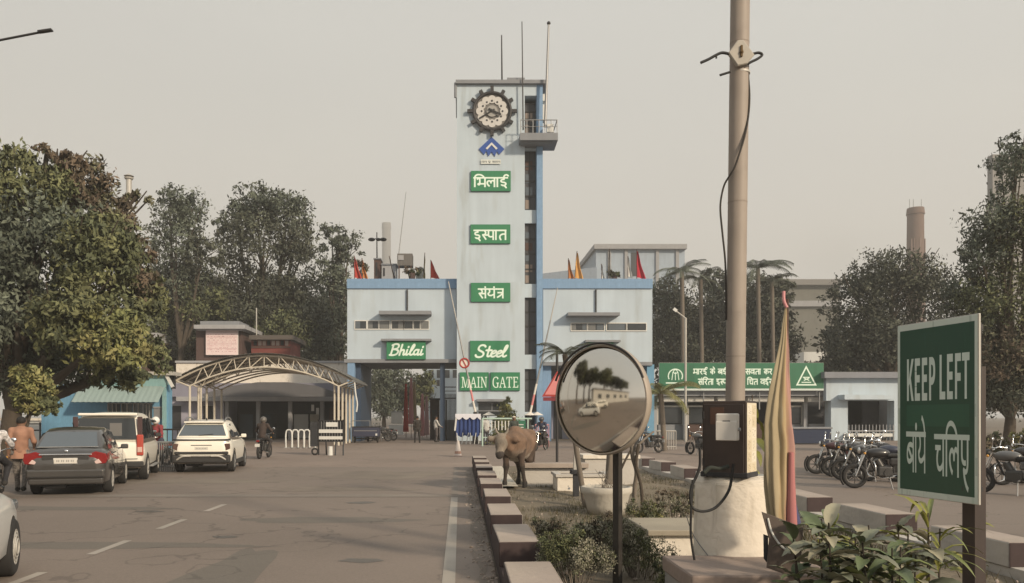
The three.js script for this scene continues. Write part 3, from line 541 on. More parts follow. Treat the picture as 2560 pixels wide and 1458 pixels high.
{ // board house
  const d = 63.5, t = thing('brick_tower', 'dark brick roof tower carrying a pale pink notice board', 'building');
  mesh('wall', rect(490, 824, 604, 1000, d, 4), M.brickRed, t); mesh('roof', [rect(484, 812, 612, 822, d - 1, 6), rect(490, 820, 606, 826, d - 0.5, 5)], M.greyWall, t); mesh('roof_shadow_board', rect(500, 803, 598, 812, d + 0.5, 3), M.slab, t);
}
board('notice_board', 'pale pink notice board with faint red rows on the brick tower', 514, 824, 595, 888, 63.2, canvasTex(256, 200, (g) => { g.fillStyle = '#e2cdcb'; g.fillRect(0, 0, 256, 200); g.fillStyle = '#53474a'; g.fillRect(0, 16, 256, 5); for (let r = 0; r < 10; r++) for (let c = 0; c < 22; c++) if (rnd() < 0.62) { g.fillStyle = pick(['#c9979b', '#a8868c', '#b77f86']); g.fillRect(14 + c * 10.4, 36 + r * 15, rr(3, 9), rr(3, 6)); } g.fillStyle = '#a06b70'; for (const y of [58, 112, 150]) g.fillRect(8, y, 240, 2); }), undefined, M.white);
{ const d = 64.5, t = thing('red_cabin', 'dark red cabin with a row of small windows right of the notice board', 'building');
  mesh('wall', rect(628, 850, 726, 1000, d, 4), std([0.22, 0.06, 0.05], { map: T.streak }), t); mesh('roof', rect(622, 838, 732, 849, d - 0.8, 5.6), std([0.10, 0.085, 0.075]), t);
  for (let i = 0; i < 8; i++) mesh('window', rect(634 + i * 11.2, 852, 642 + i * 11.2, 864, d - 0.05, 0.1), i % 3 ? std([0.45, 0.36, 0.32]) : M.glass, t); mesh('band', rect(628, 866, 726, 870, d - 0.08, 0.08), M.brown, t);
  mesh('flagpole', bar(P(641, 850, d - 0.6), P(641, 770, d - 0.6), 0.05, 6), M.steelPale, t); }
{ const d = 66, t = thing('far_roof', 'small dark pitched roof among the left trees', 'building'); mesh('roof', prism([[X(350, d), Y(855, d)], [X(360, d), Y(832, d)], [X(395, d), Y(832, d)], [X(402, d), Y(855, d)]], 4).translate(0, 0, -d - 2), M.greyWall, t); mesh('wall', rect(354, 855, 398, 960, d + 0.3, 3), M.brown, t); }
{ // blue shop row
  const d = 42, t = thing('blue_building', 'bright blue low building with a turquoise sheet awning behind the parked cars', 'building');
  mesh('wall', rect(103, 962, 420, 1130, d, 0.6), M.blueWall, t);
  mesh('upper_wall', rect(206, 938, 414, 968, d - 0.2, 0.9), M.turquoise, t); mesh('roof', rect(196, 929, 432, 938, d - 0.5, 1.3), M.steelPale, t);
  { const n = 16, a = X(204, d), b = X(416, d), rows = []; for (let k = 0; k <= n * 4; k++) { const x = a + (b - a) * k / (n * 4), w = 0.012 * Math.sin(k * Math.PI / 2); rows.push([[x, Y(966, d) + w, -d + 0.2], [x, Y(1006, d) + w, -d + 1.15], [x, Y(1006, d) + w - 0.02, -d + 1.15], [x, Y(966, d) + w - 0.02, -d + 0.2]]); } mesh('awning', loft(rows), std([0.31, 0.40, 0.385], { map: T.streak, roughness: 0.6 }), t); }
  for (const [a, b, bars] of [[270, 300, 3], [304, 330, 2], [334, 356, 2], [358, 380, 3]]) { const w = mesh('window', rect(a, 1010, b, 1046, d - 0.02, 0.1), M.glass, t); const f = [rect(a - 1, 1008, b + 1, 1010, d - 0.08, 0.09), rect(a - 1, 1046, b + 1, 1049, d - 0.08, 0.09), rect(a - 2, 1010, a, 1046, d - 0.08, 0.09)]; mesh('frame', f, M.greyWall, w); for (let i = 1; i < bars; i++) mesh('bar', rect(a + (b - a) * i / bars - 0.7, 1010, a + (b - a) * i / bars + 0.7, 1046, d - 0.06, 0.04), M.steelPale, w); }
  { const w = mesh('window', rect(384, 1020, 405, 1047, d - 0.02, 0.1), M.slab, t); mesh('frame', rect(382, 1017, 407, 1020, d - 0.07, 0.08), M.greyWall, w); }
  mesh('corner_post', rect(405, 965, 412, 1130, d - 0.25, 0.3), M.turquoise, t);
  mesh('gable_brace', [beam(P(414, 935, d - 0.3), P(432, 968, d - 0.3), 0.14, 0.14)], M.white, t); mesh('side_slab', rect(414, 934, 436, 972, d + 0.4, 0.2), M.dark, t);
}
{ const t = thing('boundary_wall', 'sunlit white boundary wall with a railing behind the orange shirted walker', 'wall'), d = 46; mesh('wall', rect(-220, 1052, 104, 1126, d, 0.3), M.white, t); mesh('coping', rect(-220, 1046, 104, 1052, d - 0.1, 0.5), M.whitewash, t); mesh('rail', [bar(P(-200, 1076, 44), P(104, 1076, 44), 0.04), bar(P(-200, 1060, 44), P(104, 1060, 44), 0.03)], M.metalDark, t); for (let i = 0; i < 8; i++) mesh('post', bar(V(X(-180 + i * 40, 44), 0, -44), V(X(-180 + i * 40, 44), Y(1056, 44), -44), 0.05), M.metalDark, t); }
function railing(label, x0, x1, d, pyTop, n, mat, group) {
  const t = thing('railing', label, 'railing', [0, 0, 0], 0, group), y = Y(pyTop, d); mesh('rail', [bar(V(X(x0, d), y, -d), V(X(x1, d), y, -d), 0.035), bar(V(X(x0, d), 0.15, -d), V(X(x1, d), 0.15, -d), 0.025)], mat, t);
  for (let i = 0; i <= n; i++) mesh('baluster', bar(V(X(x0 + (x1 - x0) * i / n, d), 0, -d), V(X(x0 + (x1 - x0) * i / n, d), y, -d), 0.022, 5), mat, t); return t;
}
railing('thin grey crowd railing between the tall white vehicle and the white hatchback SUV', 388, 436, 25.5, 1106, 9, M.metal);
railing('dark railing in front of the lilac wall behind the white hatchback SUV', 405, 470, 33, 1074, 5, M.metalDark);
for (const [px, l] of [[722, 'leftmost'], [738, 'second'], [753, 'third'], [767, 'fourth'], [781, 'fifth']]) {
  const d = 44, t = thing('hoop_barrier', `white hoop barrier under the canopy, ${l} of five from the left`, 'barrier', [X(px, d), 0, -d], 0, 'white hoop barriers'); mesh('hoop', tube([V(-0.16, 0, 0), V(-0.16, 0.8, 0), V(-0.1, 0.98, 0), V(0.1, 0.98, 0), V(0.16, 0.8, 0), V(0.16, 0, 0)], 0.045, 28, 6), M.white, t); mesh('foot', box(0.5, 0.03, 0.2, 0, 0.015, 0), M.concrete, t);
}
{ // barred trolley
  const d = 36, t = thing('barrier_trolley', 'dark wheeled crowd barrier with white boards in front of the canopy posts', 'barrier', [X(827, d), 0, -d]), s = d / F, w = 31 * s;
  mesh('frame', [beam(V(-w, 1.55, 0), V(w, 1.55, 0), 0.05, 0.05), beam(V(-w, 0.62, 0), V(w, 0.62, 0), 0.05, 0.05), beam(V(-w, 0.3, 0), V(-w, 1.6, 0), 0.05, 0.05), beam(V(w, 0.3, 0), V(w, 1.6, 0), 0.05, 0.05)], M.metalDark, t);
  for (let i = 1; i < 9; i++) mesh('upright', bar(V(-w + 2 * w * i / 9, 0.62, 0), V(-w + 2 * w * i / 9, 1.55, 0), 0.016, 5), M.metal, t);
  mesh('board', box(2 * w - 0.06, 0.16, 0.03, 0, 1.08, 0.04), M.white, t); mesh('board', box(2 * w - 0.06, 0.14, 0.03, 0, 0.78, 0.04), M.white, t); mesh('backing', box(2 * w - 0.04, 0.9, 0.02, 0, 1.08, -0.06), M.dark, t); mesh('sign_plate', box(0.52, 0.2, 0.03, 0.05, 1.38, 0.045), M.white, t);
  for (const x of [-w, -w * 0.4, w * 0.4, w]) mesh('leg', beam(V(x, 0.62, 0), V(x * 1.06, 0, x > 0 ? 0.25 : -0.25), 0.06, 0.06), M.dark, t);
  mesh('wheel', ring(0.13, 0.04, -w - 0.14, 0.17, 0.1, 16, 6), M.rubber, t); mesh('stack', [box(0.3, 1.1, 0.5, -w - 0.18, 0.95, 0)], M.dark, t); mesh('can', cyl(0.1, 0.12, 0.4, 0, 0.2, 0.15), M.white, t);
}
// ---------------------------------------------------------------- right shops
{
  const d = 60, t = thing('shop_row', 'low dark shop row with rolled white shutters under the long green banner', 'building');
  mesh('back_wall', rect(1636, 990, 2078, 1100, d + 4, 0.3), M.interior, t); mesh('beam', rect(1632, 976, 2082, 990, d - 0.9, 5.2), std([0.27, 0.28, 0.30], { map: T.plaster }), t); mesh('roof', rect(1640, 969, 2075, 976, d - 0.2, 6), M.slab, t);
  for (const px of [1634, 1710, 1785, 1860, 1935, 2010, 2066]) mesh('column', rect(px, 990, px + 9, 1100, d, 0.4), M.greyWall, t);
  for (const [a, b] of [[1644, 1710], [1720, 1785], [1795, 1860], [1870, 1934], [1944, 2010], [2020, 2066]]) { const s = mesh('rolled_shutter', rect(a, 992, b, 1005, d - 0.5, 0.5), M.white, t); for (let i = 0; i < 3; i++) mesh('slat', rect(a + 0.5, 993.5 + i * 4, b - 0.5, 995.5 + i * 4, d - 0.55, 0.06), M.steelPale, s); mesh('counter', rect(a + 2, 1060, b - 4, 1100, d + 0.6, 0.4), pick([M.greyWall, M.slab, M.brown]), t); }
  for (const [a, b] of [[1646, 1706], [1944, 2004], [1722, 1760]]) { const w = mesh('window', rect(a, 1018, b, 1058, d + 0.4, 0.1), M.glass, t); mesh('frame', [rect(a - 3, 1014, b + 3, 1018, d + 0.3, 0.12), rect(a - 3, 1018, a, 1062, d + 0.3, 0.12), rect(b, 1018, b + 3, 1062, d + 0.3, 0.12)], M.steelPale, w); }
  mesh('shelf_stock', [rect(1800, 1020, 1856, 1050, d + 2.5, 0.5)], std([0.15, 0.11, 0.09]), t);
}
{ // banner with two rows of writing
  const tex = canvasTex(1024, 176, (g, w, h) => {
    g.fillStyle = '#22684a'; g.fillRect(0, 0, w, h); fade(g, w, h, '#134531', 40, 0.25); g.fillStyle = '#c9d3cf'; g.fillRect(0, h - 12, w, 12);
    g.strokeStyle = MINT; g.lineWidth = 7; g.beginPath(); g.arc(100, 84, 44, Math.PI * 0.85, Math.PI * 2.15); g.stroke(); g.lineWidth = 5; for (const a of [-22, 0, 22]) { g.beginPath(); g.moveTo(100 + a, 110); g.lineTo(100 + a * 0.7, 58); g.stroke(); } g.beginPath(); g.arc(100, 56, 12, 0, 7); g.stroke(); g.fillStyle = MINT; g.fillRect(40, 124, 118, 8);
    dev(g, ['ma', 'aa', 'ra', 'ga', 'ii', 'space', 'ka', '/', 'space', 'ba', 'ii', 'ra', 'aa', 'space', 'pa', 'ra', 'space', 'sa', 'va', 'ta', 'aa', 'space', 'ka', 'ra', 'space', 'na', 'aa', 'ra', 'ya'].filter((k) => DEV[k] || k === '/'), 210, 40, 600, 34, MINT, 2);
    dev(g, ['sa', '.', 'i', 'ra', 'ta', 'aa', 'space', 'ee', 'spa', 'aa', 'ta', 'space', 'ba', 'la', 'space', 'i', 'cha', 'ta', 'space', 'va', 'ii', 'ra', 'space', 'ma', 'aa', 'na', 'va'], 240, 104, 572, 36, MINT, 2);
    g.strokeStyle = MINT; g.lineWidth = 9; g.beginPath(); g.moveTo(915, 26); g.lineTo(974, 140); g.lineTo(858, 140); g.closePath(); g.stroke(); g.lineWidth = 6; g.beginPath(); g.moveTo(886, 124); g.lineTo(946, 124); g.moveTo(894, 92); g.lineTo(938, 92); g.moveTo(900, 112); g.lineTo(934, 96); g.moveTo(900, 96); g.lineTo(934, 112); g.stroke();
  });
  const t = board('banner', 'long green banner with two rows of white Hindi writing above the shop row', 1648, 907, 2060, 977, 58.6, tex, undefined, M.steelPale, 0.15);
  for (const px of [1655, 1760, 1900, 2050]) mesh('post', bar(V(X(px, 58.8) - t.position.x, -2.4, -0.3), V(X(px, 58.8) - t.position.x, 1.0, -0.3), 0.05), M.metal, t);
}
{
  const d = 58.6, t = thing('white_annex', 'pale grey annex with a deep dark bay behind the parked motorcycles', 'building');
  mesh('wall', [rect(2066, 945, 2262, 1002, d, 0.5), rect(2078, 1002, 2120, 1108, d, 1), rect(2236, 1002, 2262, 1108, d, 1)], M.wall, t); mesh('roof', rect(2062, 930, 2275, 945, d - 0.6, 2.2), std([0.24, 0.25, 0.28], { map: T.plaster }), t);
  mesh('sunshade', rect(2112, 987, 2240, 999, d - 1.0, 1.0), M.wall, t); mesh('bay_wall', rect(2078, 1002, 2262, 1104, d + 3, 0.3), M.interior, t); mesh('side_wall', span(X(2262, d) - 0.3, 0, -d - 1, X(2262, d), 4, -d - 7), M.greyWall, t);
  const rl = [bar(P(2120, 1078, d), P(2236, 1078, d), 0.05)]; for (let i = 0; i < 14; i++) rl.push(bar(P(2122 + i * 8.6, 1062, d), P(2122 + i * 8.6, 1106, d), 0.03, 5)); mesh('grille', rl, M.greyWall, t); mesh('pale_panel', rect(2122, 1000, 2156, 1062, d + 3, 0.1), std([0.16, 0.155, 0.15]), t); mesh('bench', rect(2120, 1084, 2232, 1092, d - 0.5, 0.5), M.white, t);
}
{ const d = 50, t = thing('covered_counter', 'long counter covered in dark blue cloth in front of the shop row', 'counter', [X(2020, d), 0, -d]); mesh('top', rbox(2.7, 0.12, 0.9, 0, 1.02, 0, 0.03), M.slab, t); mesh('cloth', rbox(2.6, 0.9, 0.8, 0, 0.5, 0, 0.06), std([0.025, 0.035, 0.07]), t); for (const x of [-1.2, 1.2]) mesh('foot', box(0.1, 0.08, 0.7, x, 0.03, 0), M.dark, t); }
{ const d = 55, t = thing('street_lamp', 'slim pale street lamp with a short bent arm behind the green banner', 'street lamp'); mesh('post', bar(V(X(1714, d), 0, -d), P(1714, 795, d), 0.085), M.steelPale, t); mesh('arm', bar(P(1714, 796, d), P(1688, 776, d), 0.05), M.steelPale, t); mesh('lamp_head', beam(P(1692, 778, d), P(1684, 772, d), 0.2, 0.12), M.white, t); }
{ const d = 13, t = thing('street_lamp', 'dark street lamp arm reaching in from the upper left edge', 'street lamp'); const top = P(-60, 112, d); mesh('post', bar(V(top.x, 0, top.z), top, 0.09), M.metal, t); mesh('arm', bar(top, P(104, 80, d), 0.018, 6), M.metalDark, t); mesh('lamp_head', beam(P(96, 80, d), P(130, 75, d), 0.026, 0.08), M.metalDark, t); }

// ---------------------------------------------------------------- trees
const LEAF0 = { olive: [[0.070, 0.078, 0.036], [0.052, 0.060, 0.031], [0.088, 0.092, 0.042]], grey: [[0.058, 0.069, 0.050], [0.080, 0.091, 0.067], [0.044, 0.053, 0.039]], brown: [[0.088, 0.066, 0.046], [0.068, 0.054, 0.036], [0.078, 0.076, 0.045]], sage: [[0.15, 0.142, 0.105], [0.18, 0.17, 0.13], [0.115, 0.12, 0.07]], dark: [[0.034, 0.038, 0.026], [0.045, 0.048, 0.034], [0.028, 0.030, 0.023]], lime: [[0.12, 0.12, 0.042], [0.092, 0.098, 0.038], [0.145, 0.135, 0.055]], dusk: [[0.046, 0.049, 0.035], [0.056, 0.061, 0.040], [0.038, 0.042, 0.030]] };
const LEAF = Object.fromEntries(Object.entries(LEAF0).map(([k, l]) => [k, l.map((c) => c.map((v) => v * 1.55))]));
function leaves(blobs, size) {                                          // blobs: {c:[x,y,z], r:[rx,ry,rz], n, tone}
  const pos = [], col = [], nor = [], a = V(), b = V(), n = V(), q = new THREE.Quaternion(), e = new THREE.Euler();
  for (const B of blobs) {
    const tones = LEAF[B.tone], K = Math.max(5, B.n / 36 | 0), clumps = [];
    for (let i = 0; i < K; i++) {
      const z = rr(-0.75, 1), th = rnd() * 6.283, s = Math.sqrt(1 - z * z), rad = Math.pow(rnd(), 0.35);
      clumps.push({ p: [B.c[0] + B.r[0] * s * Math.cos(th) * rad, B.c[1] + B.r[1] * z * rad, B.c[2] + B.r[2] * s * Math.sin(th) * rad], k: rr(0.72, 1.3), s: rr(0.10, 0.24) * (B.loose ?? 1), t: pick(tones), dir: [s * Math.cos(th), z, s * Math.sin(th)] });
    }
    for (let i = 0; i < B.n; i++) {
      const c = pick(clumps), g = () => (rnd() + rnd() + rnd() - 1.5) * 1.35, rm = (B.r[0] + B.r[1] + B.r[2]) / 3;
      const x = c.p[0] + g() * c.s * rm, y = c.p[1] + g() * c.s * rm * 0.8, z = c.p[2] + g() * c.s * rm;
      if (y < 0.05) continue;
      e.set(rnd() * 6.3, rnd() * 6.3, rnd() * 6.3); q.setFromEuler(e); const L = size * rr(0.7, 1.35);
      a.set(L, 0, 0).applyQuaternion(q); b.set(0, L * 0.42, 0).applyQuaternion(q); n.set(c.dir[0], c.dir[1] + 0.3, c.dir[2]).normalize(); const ln = V(0, 0, 1).applyQuaternion(q); const flip = ln.dot(n) < 0; if (flip) ln.negate(); n.lerp(ln, 0.7).normalize();
      const k = c.k * rr(0.8, 1.2), C = [c.t[0] * k, c.t[1] * k, c.t[2] * k];
      const pts = [[x - a.x, y - a.y, z - a.z], [x + b.x, y + b.y, z + b.z], [x + a.x, y + a.y, z + a.z], [x - b.x, y - b.y, z - b.z]];
      for (const t of flip ? [0, 1, 2, 0, 2, 3] : [0, 2, 1, 0, 3, 2]) { pos.push(...pts[t]); nor.push(n.x, n.y, n.z); col.push(...C); }
    }
  }
  const g = new THREE.BufferGeometry(); g.setAttribute('position', new THREE.Float32BufferAttribute(pos, 3)); g.setAttribute('normal', new THREE.Float32BufferAttribute(nor, 3)); g.setAttribute('color', new THREE.Float32BufferAttribute(col, 3)); return g;
}
function tree(name, label, foot, blobs, size, o = {}) {                  // foot [px, d]; blobs [px, py, rpx, rpy, n, tone, ddepth]
  const [fx, d] = foot, t = thing(name, label, 'tree', [X(fx, d), 0, -d], 0, o.group);
  const B = blobs.map(([px, py, rx, ry, n, tone, dd = 0]) => { const D2 = d + dd; return { c: [X(px, D2) - t.position.x, Y(py, D2), -dd], r: [rx * D2 / F, ry * D2 / F, (rx + ry) / 2 * D2 / F * (o.deep ?? 0.9)], n: n | 0, tone, loose: o.loose }; });
  const limbs = [], H = Math.max(...B.map((b) => b.c[1])), tr = o.r ?? 0.3, fork = V(rr(-0.2, 0.2), Math.max(1.2, Math.min(...B.map((b) => b.c[1])) * 0.62), 0);
  limbs.push(bar(V(0, -0.1, 0), fork, tr, 10, tr * 0.72));
  for (const b of B) { const m = V(fork.x * 0.5 + b.c[0] * 0.5 + rr(-0.3, 0.3), fork.y * 0.45 + b.c[1] * 0.55, b.c[2] * 0.5), end = V(b.c[0], b.c[1] + b.r[1] * 0.3, b.c[2]); limbs.push(bar(fork, m, tr * 0.55, 7, tr * 0.36), bar(m, end, tr * 0.36, 6, tr * 0.12)); for (let k = 0; k < (o.twigs ?? 4); k++) { const e2 = V(b.c[0] + rr(-0.9, 0.9) * b.r[0], b.c[1] + rr(-0.3, 0.95) * b.r[1], b.c[2] + rr(-0.8, 0.8) * b.r[2]); limbs.push(bar(m.clone().lerp(end, rr(0, 0.8)), e2, tr * 0.16, 5, tr * 0.05)); } }
  mesh('trunk', limbs, M.bark, t); const g = leaves(B.map((b) => ({ ...b, n: b.n * (o.more ?? 1.9) | 0 })), size * 0.68); const c = new THREE.Mesh(g, M.leafy); c.name = 'crown'; c.castShadow = c.receiveShadow = true; t.add(c);
  return t;
}
tree('broadleaf_tree', 'huge dusty broadleaf tree at the left edge with rusty brown upper leaves', [20, 30], [
  [40, 480, 150, 95, 2600, 'olive', 0], [200, 470, 90, 75, 1500, 'brown', 1], [275, 555, 70, 60, 900, 'brown', 0], [90, 620, 170, 130, 3200, 'grey', -1], [250, 640, 110, 110, 2400, 'olive', -1.5], [330, 690, 60, 110, 1300, 'brown', 0], [40, 800, 170, 130, 3400, 'grey', -1], [210, 800, 120, 120, 2600, 'olive', -2.5], [280, 860, 90, 90, 1800, 'lime', -3], [100, 930, 150, 70, 2200, 'grey', 0.5], [300, 940, 70, 45, 900, 'olive', -1], [-90, 650, 160, 260, 3000, 'grey', 1], [120, 385, 60, 26, 160, 'brown', 0], [180, 400, 50, 30, 180, 'brown', 0.5], [340, 500, 40, 30, 130, 'brown', 0], [10, 395, 60, 30, 220, 'olive', 0], [370, 760, 45, 90, 700, 'olive', 0.5], [380, 890, 40, 70, 600, 'olive', 0.5]], 0.17, { r: 0.45, twigs: 5 });
tree('young_tree', 'small bright yellow green young tree behind the orange shirted walker', [62, 24], [[85, 985, 48, 62, 1500, 'lime', 0], [60, 940, 30, 30, 450, 'lime', 0.3], [110, 1015, 34, 36, 600, 'olive', 0]], 0.11, { r: 0.09, twigs: 3 });
tree('broadleaf_tree', 'sparse grey green tree rising behind the vent pipe on the left', [455, 66], [[425, 520, 48, 55, 900, 'grey', 0], [480, 540, 50, 60, 800, 'grey', 1], [440, 610, 70, 70, 1200, 'grey', 0], [510, 640, 50, 60, 800, 'dusk', 0], [440, 710, 80, 60, 1400, 'grey', 1], [500, 760, 70, 60, 1200, 'olive', 1]], 0.24, { loose: 1.25, r: 0.35 });
tree('broadleaf_tree', 'tall round topped dark tree with see-through gaps left of the gatehouse', [665, 72], [[640, 520, 62, 62, 1500, 'grey', 0], [720, 540, 62, 62, 1500, 'grey', 0], [660, 610, 120, 75, 2200, 'dusk', -1], [590, 560, 50, 70, 900, 'grey', 0], [740, 620, 55, 65, 1100, 'dusk', 1], [640, 740, 110, 80, 2400, 'dark', 0], [740, 750, 60, 100, 1600, 'dusk', 0], [610, 820, 90, 70, 2000, 'dark', -2], [700, 830, 90, 60, 1800, 'olive', -2], [780, 840, 60, 60, 1200, 'dark', -1]], 0.26, { loose: 1.1, r: 0.5, twigs: 6 });
tree('broadleaf_tree', 'smooth dark green tree filling the space under the sparse grey tree', [450, 70], [[430, 720, 100, 100, 2800, 'olive', 0], [520, 760, 90, 110, 2600, 'dark', 1], [400, 820, 80, 90, 2000, 'olive', -1], [480, 850, 110, 80, 2400, 'dark', 0], [560, 880, 90, 60, 1500, 'dark', 2]], 0.2, { r: 0.4 });
tree('broadleaf_tree', 'loose dull tree just left of the gatehouse roof flags', [850, 82], [[830, 600, 42, 42, 560, 'grey', 0], [872, 620, 34, 50, 620, 'grey', 0], [815, 690, 48, 60, 800, 'grey', 0], [850, 760, 46, 80, 1300, 'grey', 1], [770, 820, 60, 80, 1500, 'dark', -2], [830, 860, 60, 60, 1300, 'grey', 0], [890, 760, 20, 50, 300, 'grey', 3]], 0.28, { loose: 1.2, r: 0.35 });
tree('broadleaf_tree', 'dark tree seen far through the left gateway', [960, 100], [[935, 960, 60, 60, 1800, 'grey', 0], [1000, 970, 50, 66, 1500, 'grey', 1], [950, 1020, 80, 40, 1500, 'grey', -1], [1010, 1010, 40, 40, 800, 'olive', 0]], 0.3, { r: 0.3 });
tree('broadleaf_tree', 'lighter small tree far through the gateway near the dark gate pillar', [1064, 96], [[1064, 965, 22, 44, 700, 'olive', 0], [1050, 1000, 20, 30, 400, 'olive', 0]], 0.3, { r: 0.16 });
tree('broadleaf_tree', 'dark tree mass behind the right end of the gatehouse', [1700, 86], [[1680, 800, 70, 110, 2400, 'dark', 0], [1760, 830, 80, 90, 2200, 'dark', 1], [1820, 780, 70, 110, 2000, 'dark', 3], [1660, 740, 40, 45, 600, 'grey', 0], [1790, 710, 46, 40, 700, 'grey', 4], [1700, 890, 110, 50, 1500, 'dark', -2]], 0.3, { r: 0.4 });
tree('broadleaf_tree', 'dark tree between the big pole and the hazy works shed', [1920, 84], [[1900, 800, 60, 110, 2000, 'dark', 0], [1950, 740, 36, 60, 800, 'dusk', 0], [1960, 850, 46, 70, 1100, 'dark', 0], [1890, 880, 90, 50, 1300, 'dark', 0]], 0.3, { r: 0.35 });
tree('broadleaf_tree', 'large round dark tree in front of the brown chimney', [2240, 62], [[2230, 700, 120, 80, 3200, 'dusk', 0], [2140, 760, 85, 80, 2200, 'dark', 0], [2310, 740, 110, 85, 2600, 'dark', 1], [2180, 850, 120, 90, 3000, 'dark', -1], [2300, 860, 120, 90, 2600, 'dark', 0], [2120, 880, 60, 55, 1000, 'dark', 0]], 0.2, { r: 0.5 });
tree('broadleaf_tree', 'tall thin leaved sunlit tree at the right edge', [2520, 36], [[2540, 420, 60, 80, 900, 'grey', 0], [2490, 560, 70, 80, 1200, 'grey', 0], [2560, 600, 90, 110, 2000, 'olive', 0], [2450, 650, 50, 60, 600, 'grey', 0], [2510, 760, 110, 90, 2200, 'olive', 0], [2420, 730, 60, 60, 800, 'grey', 1], [2500, 890, 100, 90, 2200, 'brown', 0], [2410, 850, 80, 80, 1500, 'dusk', 1], [2540, 990, 90, 70, 1800, 'dusk', 0], [2450, 980, 60, 60, 1000, 'dusk', 1]], 0.14, { loose: 1.35, r: 0.3, twigs: 6 });
// trees behind the viewer, seen only in the round mirror
tree('roadside_tree', 'broad green tree behind the viewer reflected in the round mirror', [1150, 26], [[1300, 640, 200, 160, 1800, 'olive', 0], [1000, 620, 200, 160, 1800, 'dark', 0], [1150, 520, 180, 150, 1500, 'olive', 0]], 0.34, { r: 0.4 });
{ const b = scene.children[scene.children.length - 1]; b.position.set(6, 0, 30); [[-30, 24, 'roadside tree farthest behind the viewer on the left, seen only in the mirror'], [-32, -9, 'roadside tree in the second row beyond the hatchback, seen only in the mirror'], [-25, -14, 'roadside tree outside the left edge nearest the white hatchback, seen only in the mirror'], [-27, -5, 'roadside tree outside the left edge behind the viewer, seen only in the mirror'], [-24, 4, 'roadside tree outside the left edge beyond the hatchback, seen only in the mirror'], [-28, 13, 'roadside tree far behind the viewer on the left, seen only in the mirror']].forEach(([x, z, l], i) => copyOf(b, l, [x, 0, z], i * 1.7).scale.setScalar(1.7)); const s = thing('roadside_house', 'pale roadside house outside the left edge, seen only in the mirror', 'building', [-20, 0, 7], Math.PI / 2); mesh('wall', box(22, 5, 6, 0, 2.5, 0), M.wallWarm, s); mesh('roof', box(23, 0.3, 7, 0, 5.15, 0), M.slab, s); for (let i = 0; i < 5; i++) mesh('window', box(1.6, 1.5, 0.1, -8 + i * 4, 2.6, 3.05), M.glass, s); }

{ // far woods that read as one mass
  const B = [], at = (px, py, rx, ry, d, n, tone) => B.push({ c: [X(px, d), Y(py, d), -d], r: [rx * d / F, ry * d / F, 3], n, tone, loose: 1.3 });
  for (let i = 0; i < 9; i++) { at(400 + i * 56, 790 + 25 * Math.sin(i * 2.1), 55, 85, 98, 1500, pick(['dark', 'grey', 'dark'])); at(390 + i * 58, 900, 60, 80, 96, 1100, 'dark'); }
  for (let i = 0; i < 8; i++) { if (i < 6) at(1650 + i * 50, 830 + 18 * Math.sin(i * 1.7), 50, 80, 104, 1100, pick(['dark', 'dusk'])); at(1640 + i * 56, i < 6 ? 930 : 960, 60, i < 6 ? 70 : 40, 103, 700, 'dark'); }
  for (let i = 0; i < 8; i++) at(2090 + i * 70, 930, 70, 110, 80, 1400, pick(['dark', 'dusk']));
  for (let i = 0; i < 5; i++) at(905 + i * 36, 985, 36, 50, 135, 700, 'grey');
  const m = new THREE.Mesh(leaves(B, 0.42), M.leafy); m.name = 'woods'; tag(m, 'dark far woods filling the skyline behind the shops and the canopy', 'woods', undefined, 'stuff'); scene.add(m);
}
function palm(label, px, pyTop, d, h, n, L, tone, o = {}) {
  const top = P(px, pyTop, d), t = thing('palm_tree', label, 'palm', [top.x, 0, -d], 0, o.group), pts = [V(o.bend ?? 0.2, -0.05, 0), V((o.bend ?? 0.2) * 0.4, top.y * 0.5, 0.1), V(0, top.y, 0)];
  mesh('trunk', tube(pts, o.r ?? 0.2, 16, 8), M.barkGrey, t);
  for (let k = 0; k < n; k++) {
    const az = k / n * 6.283 + rr(-0.25, 0.25), up = rr(0.25, 1.15), len = L * rr(0.8, 1.1), pos = [], col = [], spine = [];
    for (let i = 0; i <= 12; i++) { const s = i / 12, el = up - 1.5 * s * s, r = len * s * (0.55 + 0.45 * Math.cos(el * 0.7)); spine.push(V(Math.cos(az) * r, top.y + len * (Math.sin(up) * s - 0.75 * s * s * (1.25 - up * 0.4)), Math.sin(az) * r)); }
    const side = V(-Math.sin(az), 0, Math.cos(az)), c0 = pick(LEAF[tone]);
    for (let i = 1; i < 12; i++) for (const sg of [-1, 1]) for (const f of [0, 0.5]) { const p = spine[i].clone().lerp(spine[Math.min(12, i + 1)], f), dir = spine[i + (i < 12 ? 1 : 0)].clone().sub(spine[i - 1]).normalize(), ll = len * 0.30 * Math.sin(Math.PI * (0.12 + 0.8 * i / 12)), tip = p.clone().addScaledVector(side, sg * ll * 0.85).addScaledVector(dir, ll * 0.55).add(V(0, -ll * 0.35, 0)), w = dir.clone().multiplyScalar(len * 0.016); for (const v of [p.clone().sub(w), p.clone().add(w), tip]) { pos.push(v.x, v.y, v.z); const kk = rr(0.85, 1.15); col.push(c0[0] * kk, c0[1] * kk, c0[2] * kk); } }
    const g = new THREE.BufferGeometry(); g.setAttribute('position', new THREE.Float32BufferAttribute(pos, 3)); g.setAttribute('color', new THREE.Float32BufferAttribute(col, 3)); g.computeVertexNormals();
    const sp = paint(tube(spine, len * 0.008, 12, 4).toNonIndexed(), () => c0); mesh('frond', [g, sp], M.leafy, t);
  }
  return t;
}
palm('tall dark palm right of the gatehouse parapet', 1705, 680, 76, 0, 15, 3.0, 'grey');
palm('smaller dark palm just left of the big pole', 1752, 700, 80, 0, 12, 2.6, 'dusk');
palm('tall ragged palm just right of the big pole', 1895, 672, 74, 0, 16, 3.3, 'grey');
